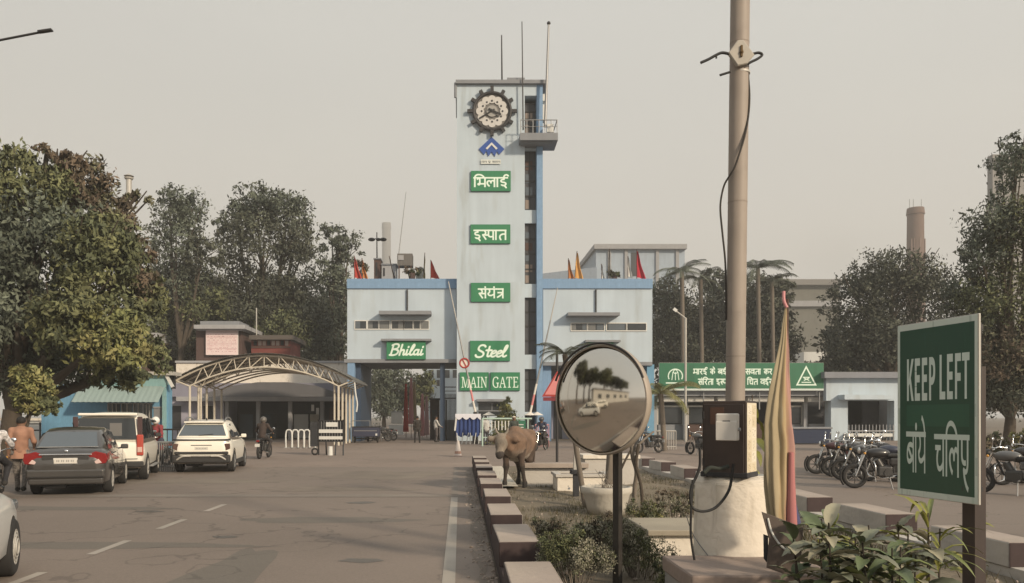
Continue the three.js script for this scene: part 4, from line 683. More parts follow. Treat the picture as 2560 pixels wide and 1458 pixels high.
palm('short palm with upright fronds beside the tall ragged palm', 1930, 705, 78, 0, 12, 2.8, 'dusk');
palm('yellow green palm clump in front of the left end of the green banner', 1652, 985, 40, 0, 18, 1.9, 'lime', { r: 0.13 });
palm('small dark palm whose dry fronds show above the round mirror', 1412, 886, 15, 0, 16, 0.62, 'dusk', { r: 0.05, bend: 0.4 });
// ---------------------------------------------------------------- bodies
function blob(bones, cell, k, colour) {                              // bones: [[x,y,z], r, [x,y,z], r, tone]
  let lo = [9, 9, 9], hi = [-9, -9, -9];
  for (const [a, ra, b, rb] of bones) for (let i = 0; i < 3; i++) { const m = Math.max(ra, rb) + 0.06; lo[i] = Math.min(lo[i], a[i] - m, b[i] - m); hi[i] = Math.max(hi[i], a[i] + m, b[i] + m); }
  const size = Math.max(hi[0] - lo[0], hi[1] - lo[1], hi[2] - lo[2]), n = Math.min(120, Math.ceil(size / cell)), c = lo.map((v, i) => (v + hi[i]) / 2);
  const B = bones.map(([a, ra, b, rb, t]) => { const d = [b[0] - a[0], b[1] - a[1], b[2] - a[2]]; return { a, d, ra, rb, t, l: d[0] * d[0] + d[1] * d[1] + d[2] * d[2] || 1e-9 }; });
  const one = (q, x, y, z) => { const px = x - q.a[0], py = y - q.a[1], pz = z - q.a[2]; let t = (px * q.d[0] + py * q.d[1] + pz * q.d[2]) / q.l; t = t < 0 ? 0 : t > 1 ? 1 : t; return Math.hypot(px - q.d[0] * t, py - q.d[1] * t, pz - q.d[2] * t) - (q.ra + (q.rb - q.ra) * t); };
  const dist = (x, y, z) => { let s = 0; for (const q of B) { const v = one(q, x, y, z); if (v < 0.25) s += Math.exp(-v / k); } return s > 0 ? -k * Math.log(s) : 0.3; };
  const mc = new MarchingCubes(n, new THREE.MeshStandardMaterial(), false, false, 90000); mc.isolation = 0;
  for (let z = 0; z < n; z++) for (let y = 0; y < n; y++) for (let x = 0; x < n; x++) mc.field[x + y * n + z * n * n] = -dist(c[0] + (x - n / 2) / (n / 2) * size / 2, c[1] + (y - n / 2) / (n / 2) * size / 2, c[2] + (z - n / 2) / (n / 2) * size / 2);
  mc.update();
  const cnt = mc.count ?? mc.geometry.drawRange.count, P0 = mc.positionArray, pos = new Float32Array(cnt * 3), nor = new Float32Array(cnt * 3), col = new Float32Array(cnt * 3), e = 0.004;
  for (let i = 0; i < cnt; i++) {
    const x = c[0] + P0[i * 3] * size / 2, y = c[1] + P0[i * 3 + 1] * size / 2, z = c[2] + P0[i * 3 + 2] * size / 2;
    pos.set([x, y, z], i * 3); const g = V(dist(x + e, y, z) - dist(x - e, y, z), dist(x, y + e, z) - dist(x, y - e, z), dist(x, y, z + e) - dist(x, y, z - e)).normalize(); nor.set([g.x, g.y, g.z], i * 3);
    let best = 9, tone = null; for (const q of B) { const v = one(q, x, y, z); if (v < best) { best = v; tone = q.t; } } const C = colour(tone, x, y, z); col.set(C, i * 3);
  }
  for (let i = 0; i < cnt; i += 3) { const a = V().fromArray(pos, i * 3), b = V().fromArray(pos, i * 3 + 3), d = V().fromArray(pos, i * 3 + 6), nn = b.clone().sub(a).cross(d.clone().sub(a)); if (nn.dot(V().fromArray(nor, i * 3)) < 0) for (const arr of [pos, nor, col]) for (let q = 0; q < 3; q++) { const t = arr[(i + 1) * 3 + q]; arr[(i + 1) * 3 + q] = arr[(i + 2) * 3 + q]; arr[(i + 2) * 3 + q] = t; } }
  const g = new THREE.BufferGeometry(); g.setAttribute('position', new THREE.BufferAttribute(pos, 3)); g.setAttribute('normal', new THREE.BufferAttribute(nor, 3)); g.setAttribute('color', new THREE.BufferAttribute(col, 3)); return g;
}
function handBones(w, dir, side) {                                    // wrist, direction of the fingers, direction of the thumb
  const d = V(...dir).normalize(), s = V(...side).normalize(), o = V(...w), at = (a, b, c = 0) => o.clone().addScaledVector(d, a).addScaledVector(s, b).toArray(), out = [[at(0, 0), 0.026, at(0.075, 0), 0.034, 'skin']];
  [0.027, 0.009, -0.009, -0.027].forEach((b, i) => { const L = [0.068, 0.077, 0.072, 0.055][i]; out.push([at(0.085, b), 0.0095, at(0.085 + L * 0.55, b * 1.05), 0.009, 'skin'], [at(0.085 + L * 0.55, b * 1.05), 0.009, at(0.085 + L, b * 0.9), 0.0075, 'skin']); });
  out.push([at(0.03, 0.03), 0.013, at(0.06, 0.058), 0.011, 'skin'], [at(0.06, 0.058), 0.011, at(0.092, 0.066), 0.009, 'skin']); return out;
}
// figure faces -z; pose gives joints that differ from standing
function person(name, label, pos, ry, o) {
  const t = thing(name, label, 'person', pos, ry), J = { pelvis: [0, 0.95, 0], belly: [0, 1.1, 0], chest: [0, 1.32, 0.01], neck: [0, 1.50, 0], head: [0, 1.63, -0.015], shL: [-0.185, 1.42, 0], shR: [0.185, 1.42, 0], elL: [-0.24, 1.14, 0.03], elR: [0.24, 1.14, 0.03], wrL: [-0.25, 0.89, -0.05], wrR: [0.25, 0.89, -0.05], hiL: [-0.1, 0.9, 0], hiR: [0.1, 0.9, 0], knL: [-0.11, 0.49, -0.02], knR: [0.11, 0.49, -0.02], anL: [-0.11, 0.09, 0.02], anR: [0.11, 0.09, 0.02], ...o.pose };
  const f = o.fat ?? 1, sh = o.shoes ?? 'shoe', toe = (a, d) => [a[0], a[1] - 0.04, a[2] - (d ?? 0.17)], b = [], hands = [];
  b.push([J.pelvis, 0.135 * f, J.belly, 0.13 * f, 'top'], [J.belly, 0.13 * f, J.chest, 0.15 * f, 'top'], [J.shL, 0.07, J.shR, 0.07, 'top'], [J.chest, 0.13 * f, [J.chest[0], J.chest[1] + 0.1, J.chest[2]], 0.10, 'top'], [J.neck, 0.052, [J.head[0], J.head[1] - 0.06, J.head[2] + 0.02], 0.05, 'skin'], [[J.head[0], J.head[1] - 0.045, J.head[2] - 0.015], 0.065, [J.head[0], J.head[1] + 0.05, J.head[2] + 0.015], 0.088, 'skin'], [[J.head[0], J.head[1] - 0.01, J.head[2] - 0.085], 0.014, [J.head[0], J.head[1] + 0.02, J.head[2] - 0.09], 0.009, 'skin'], [[J.head[0] - 0.085, J.head[1], J.head[2] + 0.01], 0.016, [J.head[0] - 0.087, J.head[1] + 0.03, J.head[2] + 0.015], 0.014, 'skin'], [[J.head[0] + 0.085, J.head[1], J.head[2] + 0.01], 0.016, [J.head[0] + 0.087, J.head[1] + 0.03, J.head[2] + 0.015], 0.014, 'skin']);
  for (const s of ['L', 'R']) {
    const slv = o.longSleeve ? 'top' : 'skin';
    b.push([J['sh' + s], 0.062, J['el' + s], 0.048, 'top'], [J['el' + s], 0.046, J['wr' + s], 0.031, slv], [J['hi' + s], 0.1 * f, J['kn' + s], 0.068, 'leg'], [J['kn' + s], 0.066, J['an' + s], 0.045, 'leg'], [[J['an' + s][0], J['an' + s][1] - 0.03, J['an' + s][2] + 0.03], 0.045, toe(J['an' + s], o.toe), 0.036, sh]);
    const e = J['el' + s], w = J['wr' + s]; hands.push(handBones(w, [w[0] - e[0], w[1] - e[1], w[2] - e[2]], [s === 'L' ? 0.3 : -0.3, 0, -1]));
  }
  const tone = { top: o.top, leg: o.leg, skin: [0.19, 0.105, 0.068], shoe: o.shoe ?? [0.03, 0.027, 0.025] };
  const shade = (q, x, y, z) => { const c = tone[q], k = 0.86 + 0.28 * noise3.noise(x * 9, y * 9, z * 9) + (o.print && q === o.print ? 0.9 * noise3.noise(x * 30, y * 30, z * 30) : 0); return [c[0] * k, c[1] * k, c[2] * k]; };
  const g = join([blob(b, o.cell ?? 0.016, 0.022, shade), ...hands.map((h) => blob(h, 0.006, 0.003, shade))]);
  const m = new THREE.Mesh(g, M.vcol); m.name = 'body'; m.castShadow = m.receiveShadow = true; t.add(m);
  for (const s of [-1, 1]) mesh('eye', ball(0.011, J.head[0] + s * 0.03, J.head[1] + 0.015, J.head[2] - 0.078), M.dark, t);
  const H = J.head;
  if (o.helmet) { mesh('helmet', [ball(0.135, H[0], H[1] + 0.035, H[2] + 0.01, 1, 1.02, 1.08, 18)], o.helmet, t); mesh('visor', ball(0.128, H[0], H[1] + 0.02, H[2] - 0.035, 0.9, 0.55, 1, 16), M.glass, t); }
  else if (o.cap) { mesh('cap', [ball(0.106, H[0], H[1] + 0.075, H[2] + 0.015, 1, 0.62, 1.06, 16), rbox(0.15, 0.015, 0.1, H[0], H[1] + 0.07, H[2] - 0.12, 0.007)], o.cap, t); }
  else mesh('hair', paint(new THREE.SphereGeometry(0.103, 18, 12, 0, 6.3, 0, 1.75).rotateX(0.42).translate(H[0], H[1] + 0.045, H[2] + 0.02), () => [1, 1, 1]), M.hair, t);
  return t;
}
// walker in the orange shirt, seen from behind
person('person', 'person in a loose orange shirt and grey printed trousers walking beside the dark sedan', [X(52, 18.4), 0, -18.4], 0.35, { top: [0.37, 0.20, 0.135], leg: [0.20, 0.18, 0.165], print: 'leg', fat: 1.06, cell: 0.018, pose: { head: [0.0, 1.60, -0.05], anL: [-0.1, 0.09, -0.22], knL: [-0.11, 0.5, -0.16], anR: [0.1, 0.13, 0.3], knR: [0.11, 0.5, 0.08], elR: [0.27, 1.17, 0.0], wrR: [0.26, 0.95, -0.17], elL: [-0.25, 1.15, 0.08], wrL: [-0.25, 0.9, 0.06] } });
{ const T2 = scene.children[scene.children.length - 1]; mesh('shirt_tail', (() => { const rows = []; for (let i = 0; i < 5; i++) { const y = 1.0 - i * 0.055, r = 0.17 + i * 0.012, row = []; for (let j = 0; j < 20; j++) { const a = j / 20 * 6.283, w = 1 + 0.05 * Math.sin(a * 6 + i); row.push([Math.cos(a) * r * w, y, Math.sin(a) * r * 0.78 * w]); } rows.push(row); } return loft(rows, true, false); })(), std([0.37, 0.20, 0.135], { roughness: 0.95 }), T2); }
person('person', 'dark uniformed person standing in the left gateway', [X(1043, 52.5), 0, -52.5], 0.2, { top: [0.035, 0.028, 0.024], leg: [0.025, 0.022, 0.02], longSleeve: true, fat: 1.1, cell: 0.03, pose: { anL: [-0.16, 0.09, 0.02], anR: [0.16, 0.09, 0.02], knL: [-0.14, 0.49, 0], knR: [0.14, 0.49, 0] } });
person('person', 'person with pale sleeves leaning beside the dark gate pillar', [X(1090, 54.5), 0, -54.5], -1.2, { top: [0.55, 0.53, 0.50], leg: [0.10, 0.085, 0.085], longSleeve: true, cell: 0.03, pose: { elR: [0.26, 1.16, -0.12], wrR: [0.16, 1.05, -0.32] } });
person('person', 'person in a cap standing behind the back of the cow', [X(1285, 44), 0, -44], Math.PI, { top: [0.06, 0.07, 0.06], leg: [0.04, 0.04, 0.045], longSleeve: true, cap: M.cream, cell: 0.03, pose: {} });

person('person', 'person in a pale shirt standing between the draped stand and the cow', [X(1214, 48.5), 0, -48.5], 0.5, { top: [0.5, 0.49, 0.47], leg: [0.08, 0.08, 0.09], cell: 0.03, pose: {} });
// ---------------------------------------------------------------- cow
{
  const t = thing('cow', 'brown cow with a pale face and underside standing on the median beside the block wall', 'cow', [X(1286, 19.3), 0.05, -19.2], R(24));
  const b = [ // faces -x and towards the viewer; head at -x
    [[0.45, 1.08, -0.28], 0.28, [0.0, 1.02, 0.0], 0.36, 'hide'], [[0.0, 1.02, 0], 0.36, [-0.18, 1.06, 0.22], 0.29, 'hide'], [[0.36, 1.30, -0.44], 0.09, [0.58, 1.28, -0.22], 0.09, 'hide'], [[-0.34, 1.12, 0.10], 0.12, [-0.30, 0.90, 0.18], 0.10, 'hide'], [[0.0, 1.12, 0.36], 0.12, [-0.04, 0.90, 0.36], 0.10, 'hide'], [[0.42, 1.16, -0.28], 0.2, [0.05, 1.2, 0.0], 0.22, 'hide'], [[-0.02, 1.30, 0.12], 0.17, [-0.12, 1.34, 0.2], 0.13, 'hide'],
    [[-0.18, 1.10, 0.26], 0.25, [-0.40, 1.12, 0.52], 0.17, 'hide'], [[-0.22, 0.92, 0.28], 0.17, [-0.36, 0.95, 0.46], 0.09, 'hide'],
    [[-0.42, 1.16, 0.54], 0.135, [-0.50, 1.02, 0.66], 0.115, 'face'], [[-0.50, 1.02, 0.66], 0.108, [-0.585, 0.86, 0.75], 0.08, 'face'], [[-0.585, 0.835, 0.765], 0.082, [-0.605, 0.80, 0.785], 0.076, 'muzzle'],
    [[-0.30, 1.18, 0.62], 0.035, [-0.16, 1.16, 0.70], 0.05, 'hide'], [[-0.16, 1.16, 0.70], 0.05, [-0.06, 1.12, 0.72], 0.022, 'hide'], [[-0.54, 1.20, 0.46], 0.035, [-0.66, 1.18, 0.40], 0.048, 'face'], [[-0.66, 1.18, 0.40], 0.048, [-0.74, 1.14, 0.36], 0.02, 'face'],
    [[0.02, 0.86, 0.02], 0.24, [0.35, 0.88, -0.2], 0.19, 'pale']];
  const leg = (x, z, front, dz = 0, dx = 0) => { if (front) b.push([[x, 0.92, z], 0.10, [x + 0.01, 0.52, z + 0.02], 0.054, 'leg'], [[x + 0.01, 0.52, z + 0.02], 0.056, [x + dx, 0.13, z + dz], 0.034, 'shank'], [[x + dx, 0.12, z + dz], 0.045, [x + dx - 0.03, 0.045, z + dz + 0.04], 0.055, 'hoof']); else b.push([[x, 0.98, z], 0.17, [x - 0.05, 0.66, z + 0.04], 0.088, 'leg'], [[x - 0.05, 0.66, z + 0.04], 0.078, [x + 0.07, 0.47, z - 0.05], 0.048, 'leg'], [[x + 0.07, 0.47, z - 0.05], 0.046, [x + 0.03 + dx, 0.13, z + dz], 0.034, 'shank'], [[x + 0.03 + dx, 0.12, z + dz], 0.045, [x + dx, 0.045, z + dz + 0.04], 0.055, 'hoof']); };
  leg(-0.32, 0.14, true, 0.02, -0.03); leg(-0.02, 0.36, true, 0.10, 0.05); leg(0.30, -0.42, false); leg(0.50, -0.16, false, 0.06);
  const tone = { hide: [0.155, 0.098, 0.066], pale: [0.33, 0.285, 0.24], face: [0.20, 0.165, 0.13], muzzle: [0.045, 0.036, 0.032], leg: [0.075, 0.052, 0.04], shank: [0.05, 0.038, 0.031], hoof: [0.025, 0.022, 0.02] };
  for (const q of b) for (const e of [q[0], q[2]]) if (e[1] > 0.7 && e[2] > 0.38 && (q[4] === 'face' || q[4] === 'muzzle' || (q[4] === 'hide' && e[2] > 0.5) || (q[4] === 'pale' && e[2] > 0.5))) { e[0] -= 0.16; e[2] -= 0.08; }
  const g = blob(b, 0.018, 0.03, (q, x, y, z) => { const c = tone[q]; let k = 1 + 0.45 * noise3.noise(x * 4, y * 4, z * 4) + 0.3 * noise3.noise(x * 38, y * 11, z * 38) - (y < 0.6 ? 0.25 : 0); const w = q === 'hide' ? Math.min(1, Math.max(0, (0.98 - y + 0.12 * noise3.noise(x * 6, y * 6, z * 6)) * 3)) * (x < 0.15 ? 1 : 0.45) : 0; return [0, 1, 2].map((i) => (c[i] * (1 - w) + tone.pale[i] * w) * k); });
  const m = new THREE.Mesh(g, M.vcol); m.name = 'body'; t.add(m);
  for (const [a, e] of [[[-0.51, 1.27, 0.47], [-0.45, 1.42, 0.50]], [[-0.62, 1.28, 0.41], [-0.69, 1.42, 0.36]]]) mesh('horn', tube([V(...a), V((a[0] + e[0]) / 2 + (e[0] - a[0]) * 0.4, (a[1] + e[1]) / 2, (a[2] + e[2]) / 2), V(...e)], 0.026, 10, 6), std([0.26, 0.23, 0.19]), t);
  for (const [x, y, z] of [[-0.56, 1.08, 0.62], [-0.74, 1.07, 0.52]]) mesh('eye', ball(0.022, x, y, z), M.black, t);
  mesh('tail', [tube([V(0.66, 1.16, -0.42), V(0.80, 1.02, -0.46), V(0.80, 0.75, -0.46), V(0.77, 0.55, -0.45)], 0.022, 16, 6), ball(0.05, 0.77, 0.50, -0.45, 0.8, 2, 0.8)], std([0.07, 0.05, 0.04]), t);
}
// ---------------------------------------------------------------- cars. Local axes: rear at +z, front at -z, origin on the ground under the rear axle
const EV = new Evaluator(); EV.attributes = ['position', 'normal']; EV.useGroups = false;
function hull(st) {                                                   // [z, floor, top, half width]
  return loft(st.map(([z, yb, yt, w]) => { const h = yt - yb, half = [[0, yb], [w * 0.86, yb], [w * 0.97, yb + h * 0.12], [w, yb + h * 0.42], [w * 0.985, yb + h * 0.7], [w * 0.94, yb + h * 0.9], [w * 0.84, yt - 0.005], [w * 0.45, yt + 0.012]]; return [...half.map(([x, y]) => [x, y, z]), [0, yt + 0.016, z], ...half.slice(1).reverse().map(([x, y]) => [-x, y, z])]; }));
}
function cabin(st) {                                                   // [z, belt, roof, half width at belt, half width at roof]
  return loft(st.map(([z, yb, yt, wb, wr]) => { const h = yt - yb, half = [[wb, yb - 0.05], [wb + (wr - wb) * 0.55, yb + h * 0.6], [wr, yt - h * 0.12], [wr * 0.9, yt - h * 0.03], [wr * 0.5, yt + 0.008]]; return [...half.map(([x, y]) => [x, y, z]), [0, yt + 0.012, z], ...half.slice().reverse().map(([x, y]) => [-x, y, z])]; }));
}
function cutWells(g, axles, track, r) {
  let brush = new Brush(g); brush.updateMatrixWorld();
  for (const z of axles) for (const s of [-1, 1]) { const c = new Brush(new THREE.CylinderGeometry(r, r, 0.5, 22).rotateZ(Math.PI / 2)); c.position.set(s * (track + 0.12), r - 0.04, z); c.updateMatrixWorld(); brush = EV.evaluate(brush, c, SUBTRACTION); brush.updateMatrixWorld(); }
  return brush.geometry;
}
function wheel(parent, x, z, r, w, rimMat, spokes = 5, cover = false) {
  const t = new THREE.Group(); t.name = 'wheel'; t.position.set(x, r, z); parent.add(t); const s = Math.sign(x);
  const prof = [[r * 0.62, -w / 2], [r * 0.9, -w / 2], [r, -w * 0.36], [r, w * 0.36], [r * 0.9, w / 2], [r * 0.62, w / 2]].map(([a, b]) => new THREE.Vector2(a, b));
  mesh('tyre', new THREE.LatheGeometry(prof, 28).rotateZ(Math.PI / 2), M.rubber, t);
  const out = s * w * 0.42, parts = [new THREE.CylinderGeometry(r * 0.16, r * 0.16, 0.04, 12).rotateZ(Math.PI / 2).translate(out, 0, 0), new THREE.TorusGeometry(r * 0.61, r * 0.05, 6, 28).rotateY(Math.PI / 2).translate(out, 0, 0)];
  if (cover) for (let k = 0; k < 3; k++) parts.push(new THREE.TorusGeometry(r * (0.26 + k * 0.12), r * 0.035, 5, 26).rotateY(Math.PI / 2).translate(out + s * (0.03 - k * 0.01), 0, 0));
  for (let i = 0; i < spokes; i++) { const a = i / spokes * 6.283; parts.push(beam(V(out, Math.cos(a) * r * 0.1, Math.sin(a) * r * 0.1), V(out, Math.cos(a) * r * 0.6, Math.sin(a) * r * 0.6), 0.03, r * 0.17)); }
  mesh('rim', parts, rimMat, t); mesh('rim_well', new THREE.CylinderGeometry(r * 0.6, r * 0.6, w * 0.5, 24).rotateZ(Math.PI / 2), M.black, t);
  return t;
}
const quad = (a, b, c, d) => { const g = new THREE.BufferGeometry(); g.setAttribute('position', new THREE.Float32BufferAttribute([a, b, c, a, c, d].flat(), 3)); g.computeVertexNormals(); return g; };
const paintMat = (c, o = {}) => new THREE.MeshPhysicalMaterial({ color: rgb(...c), roughness: 0.42, clearcoat: 0.7, clearcoatRoughness: 0.12, side: THREE.DoubleSide, ...o });
const PLATE = canvasTex(128, 32, (g) => { g.fillStyle = '#c9c5be'; g.fillRect(0, 0, 128, 32); g.fillStyle = '#8d8a86'; for (const x of [14, 24, 40, 50, 68, 78, 94, 104]) g.fillRect(x, 10, 6, 12); });
function plate(parent, x, y, z, w = 0.46, h = 0.11) { const t = new THREE.Group(); t.name = 'number_plate'; parent.add(t); mesh('backing', box(w + 0.02, h + 0.02, 0.012, x, y, z - 0.008), M.white, t); const f = new THREE.Mesh(face(w, h, x, y, z + 0.002), new THREE.MeshStandardMaterial({ map: PLATE, roughness: 0.5 })); f.name = 'plate_face'; t.add(f); }
const mirrors = (t, mat, x, y, z) => { for (const s of [-1, 1]) { mesh('wing_mirror', [rbox(0.17, 0.12, 0.09, s * (x + 0.1), y, z, 0.03), bar(V(s * (x - 0.06), y - 0.05, z), V(s * (x + 0.04), y - 0.03, z), 0.02)], mat, t); } };
const sideGlass = (t, list, mat = M.glass) => { for (const s of [-1, 1]) for (const q of list) mesh('window', quad(...q.map(([x, y, z]) => [s * (x + 0.006), y, z])), mat, t); };
const tailCluster = (t, name, s, pts, deep, z, mat, x0 = 0) => mesh(name, prism(pts.map(([x, y]) => [s * x, y]), deep, 0.008).translate(0, 0, z), mat, t);
const LAMP = std([0.21, 0.016, 0.016], { roughness: 0.15 }), LAMPCLEAR = std([0.60, 0.45, 0.42], { roughness: 0.15 }), TRIM = std([0.028, 0.027, 0.027], { roughness: 0.6 });

{ // dark sedan
  const grey = paintMat([0.060, 0.056, 0.053], { roughness: 0.3, clearcoat: 1, clearcoatRoughness: 0.05, metalness: 0.25 }), t = thing('sedan', 'dark grey sedan seen from behind with red tail lamps parked on the left', 'car', [X(170, 18.2), 0, -18.05], R(13));
  t.position.set(-8.85, 0, -18.3); t.rotation.y = R(16);
  const st = [[0.90, 0.44, 0.78, 0.60], [0.86, 0.36, 0.92, 0.76], [0.76, 0.27, 1.01, 0.815], [0.5, 0.22, 1.045, 0.845], [0.0, 0.2, 1.02, 0.85], [-0.7, 0.2, 0.96, 0.85], [-1.7, 0.2, 0.95, 0.85], [-2.3, 0.2, 0.93, 0.845], [-2.75, 0.22, 0.87, 0.82], [-3.05, 0.27, 0.76, 0.76], [-3.2, 0.38, 0.62, 0.6]];
  mesh('body', cutWells(hull(st), [0, -2.45], 0.74, 0.35), grey, t);
  mesh('cabin', cabin([[0.56, 1.0, 1.06, 0.70, 0.66], [0.1, 0.98, 1.38, 0.755, 0.60], [-0.25, 0.97, 1.47, 0.77, 0.595], [-0.8, 0.96, 1.50, 0.775, 0.60], [-1.25, 0.955, 1.47, 0.775, 0.60], [-1.6, 0.95, 1.33, 0.765, 0.60], [-2.1, 0.94, 1.0, 0.74, 0.68]]), grey, t);
  { const w = mesh('rear_window', quad([-0.60, 1.075, 0.578], [0.60, 1.075, 0.578], [0.515, 1.395, 0.125], [-0.515, 1.395, 0.125]), M.glassSky, t); mesh('window_trim', [beam(V(-0.62, 1.07, 0.59), V(0.62, 1.07, 0.59), 0.02, 0.02)], M.chrome, w); mesh('parcel_shelf_reflection_panel', box(0.02, 0.02, 0.02, 0, 1.0, 0.2), M.dark, w); }
  sideGlass(t, [[[0.752, 1.0, 0.05], [0.752, 1.0, -0.62], [0.625, 1.40, -0.62], [0.632, 1.36, -0.0]], [[0.757, 0.995, -0.7], [0.757, 0.985, -1.5], [0.63, 1.37, -1.33], [0.628, 1.40, -0.7]]]);
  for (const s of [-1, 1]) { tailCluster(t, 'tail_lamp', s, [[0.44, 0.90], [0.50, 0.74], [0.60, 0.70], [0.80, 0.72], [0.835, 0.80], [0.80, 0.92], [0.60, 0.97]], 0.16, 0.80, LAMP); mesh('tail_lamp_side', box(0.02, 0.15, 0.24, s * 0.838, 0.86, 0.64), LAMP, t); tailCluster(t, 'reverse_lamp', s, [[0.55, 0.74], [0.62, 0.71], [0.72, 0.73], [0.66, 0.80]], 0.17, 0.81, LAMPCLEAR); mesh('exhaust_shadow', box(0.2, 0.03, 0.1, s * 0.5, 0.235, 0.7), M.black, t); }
  mesh('boot_lid', [rbox(0.95, 0.2, 0.05, 0, 0.79, 0.872, 0.02)], std([0.035, 0.033, 0.032], { roughness: 0.4 }), t); mesh('chrome_strip', rbox(1.06, 0.03, 0.03, 0, 0.915, 0.895, 0.01), M.chrome, t); mesh('badge', ball(0.035, 0, 0.99, 0.83, 1.3, 0.8, 0.4), M.chrome, t); plate(t, 0, 0.775, 0.902);
  mesh('bumper', [rbox(1.58, 0.2, 0.12, 0, 0.50, 0.85, 0.05), rbox(1.5, 0.14, 0.1, 0, 0.33, 0.82, 0.04)], grey, t); mesh('bumper_groove', box(1.5, 0.02, 0.02, 0, 0.425, 0.905), M.black, t); mesh('underbody', box(1.3, 0.08, 3.4, 0, 0.24, -1.2), M.black, t); mesh('silencer', rbox(0.45, 0.12, 0.25, -0.25, 0.22, 0.6, 0.05), M.black, t); mesh('antenna', bar(V(0, 1.5, -0.1), V(0, 1.60, 0.05), 0.012, 5), M.black, t);
  for (const s of [-1, 1]) { mesh('door_seam', [box(0.006, 0.62, 0.012, s * 0.851, 0.62, -0.68), box(0.006, 0.62, 0.012, s * 0.851, 0.62, -1.6)], M.black, t); mesh('handle', rbox(0.03, 0.025, 0.16, s * 0.86, 0.82, -0.5, 0.01), M.chrome, t); mesh('handle', rbox(0.03, 0.025, 0.16, s * 0.86, 0.82, -1.4, 0.01), M.chrome, t); }
  mirrors(t, grey, 0.8, 1.0, -1.62); for (const z of [0, -2.45]) for (const s of [-1, 1]) wheel(t, s * 0.745, z, 0.315, 0.19, M.steelPale, 8);
}
const whiteCar = paintMat([0.82, 0.78, 0.69]);
{ // white crossover
  const t = thing('crossover', 'white crossover with black lower bumper and slim dark tail lamps seen from behind', 'car', [X(499, 24.7), 0, -25.3], R(8));
  const st = [[0.80, 0.46, 0.86, 0.62], [0.76, 0.36, 1.02, 0.78], [0.66, 0.30, 1.10, 0.86], [0.3, 0.26, 1.1, 0.885], [-0.4, 0.24, 1.05, 0.89], [-1.8, 0.24, 1.03, 0.89], [-2.4, 0.25, 1.03, 0.885], [-2.95, 0.28, 0.98, 0.86], [-3.3, 0.32, 0.86, 0.80], [-3.45, 0.42, 0.7, 0.62]];
  mesh('body', cutWells(hull(st), [0, -2.6], 0.78, 0.40), whiteCar, t);
  mesh('cabin', cabin([[0.60, 1.08, 1.14, 0.78, 0.74], [0.30, 1.07, 1.50, 0.82, 0.63], [0.0, 1.06, 1.60, 0.825, 0.63], [-0.7, 1.05, 1.64, 0.825, 0.64], [-1.3, 1.04, 1.62, 0.825, 0.64], [-1.75, 1.03, 1.45, 0.815, 0.64], [-2.3, 1.02, 1.08, 0.79, 0.72]]), whiteCar, t);
  { const w = mesh('rear_window', quad([-0.71, 1.15, 0.605], [0.71, 1.15, 0.605], [0.57, 1.485, 0.325], [-0.57, 1.485, 0.325]), M.glassSky, t); mesh('wiper', beam(V(-0.1, 1.16, 0.625), V(0.32, 1.20, 0.59), 0.015, 0.015), M.black, w); mesh('spoiler', rbox(1.2, 0.05, 0.24, 0, 1.565, 0.27, 0.02), whiteCar, t); }
  sideGlass(t, [[[0.82, 1.09, 0.2], [0.82, 1.08, -0.55], [0.66, 1.52, -0.55], [0.665, 1.44, 0.12]], [[0.822, 1.075, -0.63], [0.818, 1.065, -1.65], [0.665, 1.47, -1.42], [0.66, 1.52, -0.63]]]);
  for (const s of [-1, 1]) { tailCluster(t, 'tail_lamp', s, [[0.50, 0.90], [0.54, 0.72], [0.72, 0.70], [0.84, 0.76], [0.83, 0.90]], 0.1, 0.725, std([0.10, 0.055, 0.045], { roughness: 0.2 })); tailCluster(t, 'light_bar', s, [[0.0, 1.005], [0.0, 1.03], [0.86, 1.045], [0.86, 1.01]], 0.04, 0.77, M.black); mesh('roof_rail', tube([V(s * 0.60, 1.60, 0.1), V(s * 0.60, 1.68, -0.1), V(s * 0.60, 1.70, -0.9), V(s * 0.60, 1.63, -1.3)], 0.02, 16, 5), M.metal, t); mesh('skid_curve', tube([V(s * 0.3, 0.53, 0.86), V(s * 0.55, 0.52, 0.85), V(s * 0.72, 0.42, 0.8), V(s * 0.80, 0.36, 0.72)], 0.028, 16, 6), M.steelPale, t); mesh('sill', rbox(0.05, 0.14, 1.9, s * 0.875, 0.30, -1.3, 0.02), TRIM, t); }
  mesh('bumper', [rbox(1.72, 0.26, 0.16, 0, 0.44, 0.74, 0.06), rbox(1.6, 0.1, 0.14, 0, 0.62, 0.75, 0.04)], TRIM, t); mesh('skid_strip', rbox(0.75, 0.03, 0.03, 0, 0.535, 0.845, 0.01), M.steelPale, t); mesh('boot_crease', [box(0.62, 0.022, 0.02, 0, 0.86, 0.795)], TRIM, t); plate(t, 0, 0.76, 0.80, 0.4, 0.09);
  mesh('underbody', box(1.35, 0.08, 3.6, 0, 0.30, -1.3), M.black, t); mesh('silencer', rbox(0.5, 0.14, 0.25, -0.25, 0.28, 0.5, 0.05), M.black, t); mirrors(t, whiteCar, 0.85, 1.1, -1.72); mesh('antenna', prism([[0, 0], [0.16, 0], [0, 0.07]], 0.03).rotateY(Math.PI / 2).translate(0, 1.63, -0.1), M.black, t);
  for (const z of [0, -2.6]) for (const s of [-1, 1]) wheel(t, s * 0.785, z, 0.345, 0.215, M.metal, 6);
}
{ // the same kind of car again, outside the frame
  const c = scene.children.find((o) => o.name === 'crossover'); copyOf(c, 'white crossover outside the left edge, seen only in the mirror', [-8.4, 0, -3.2], R(4)); }
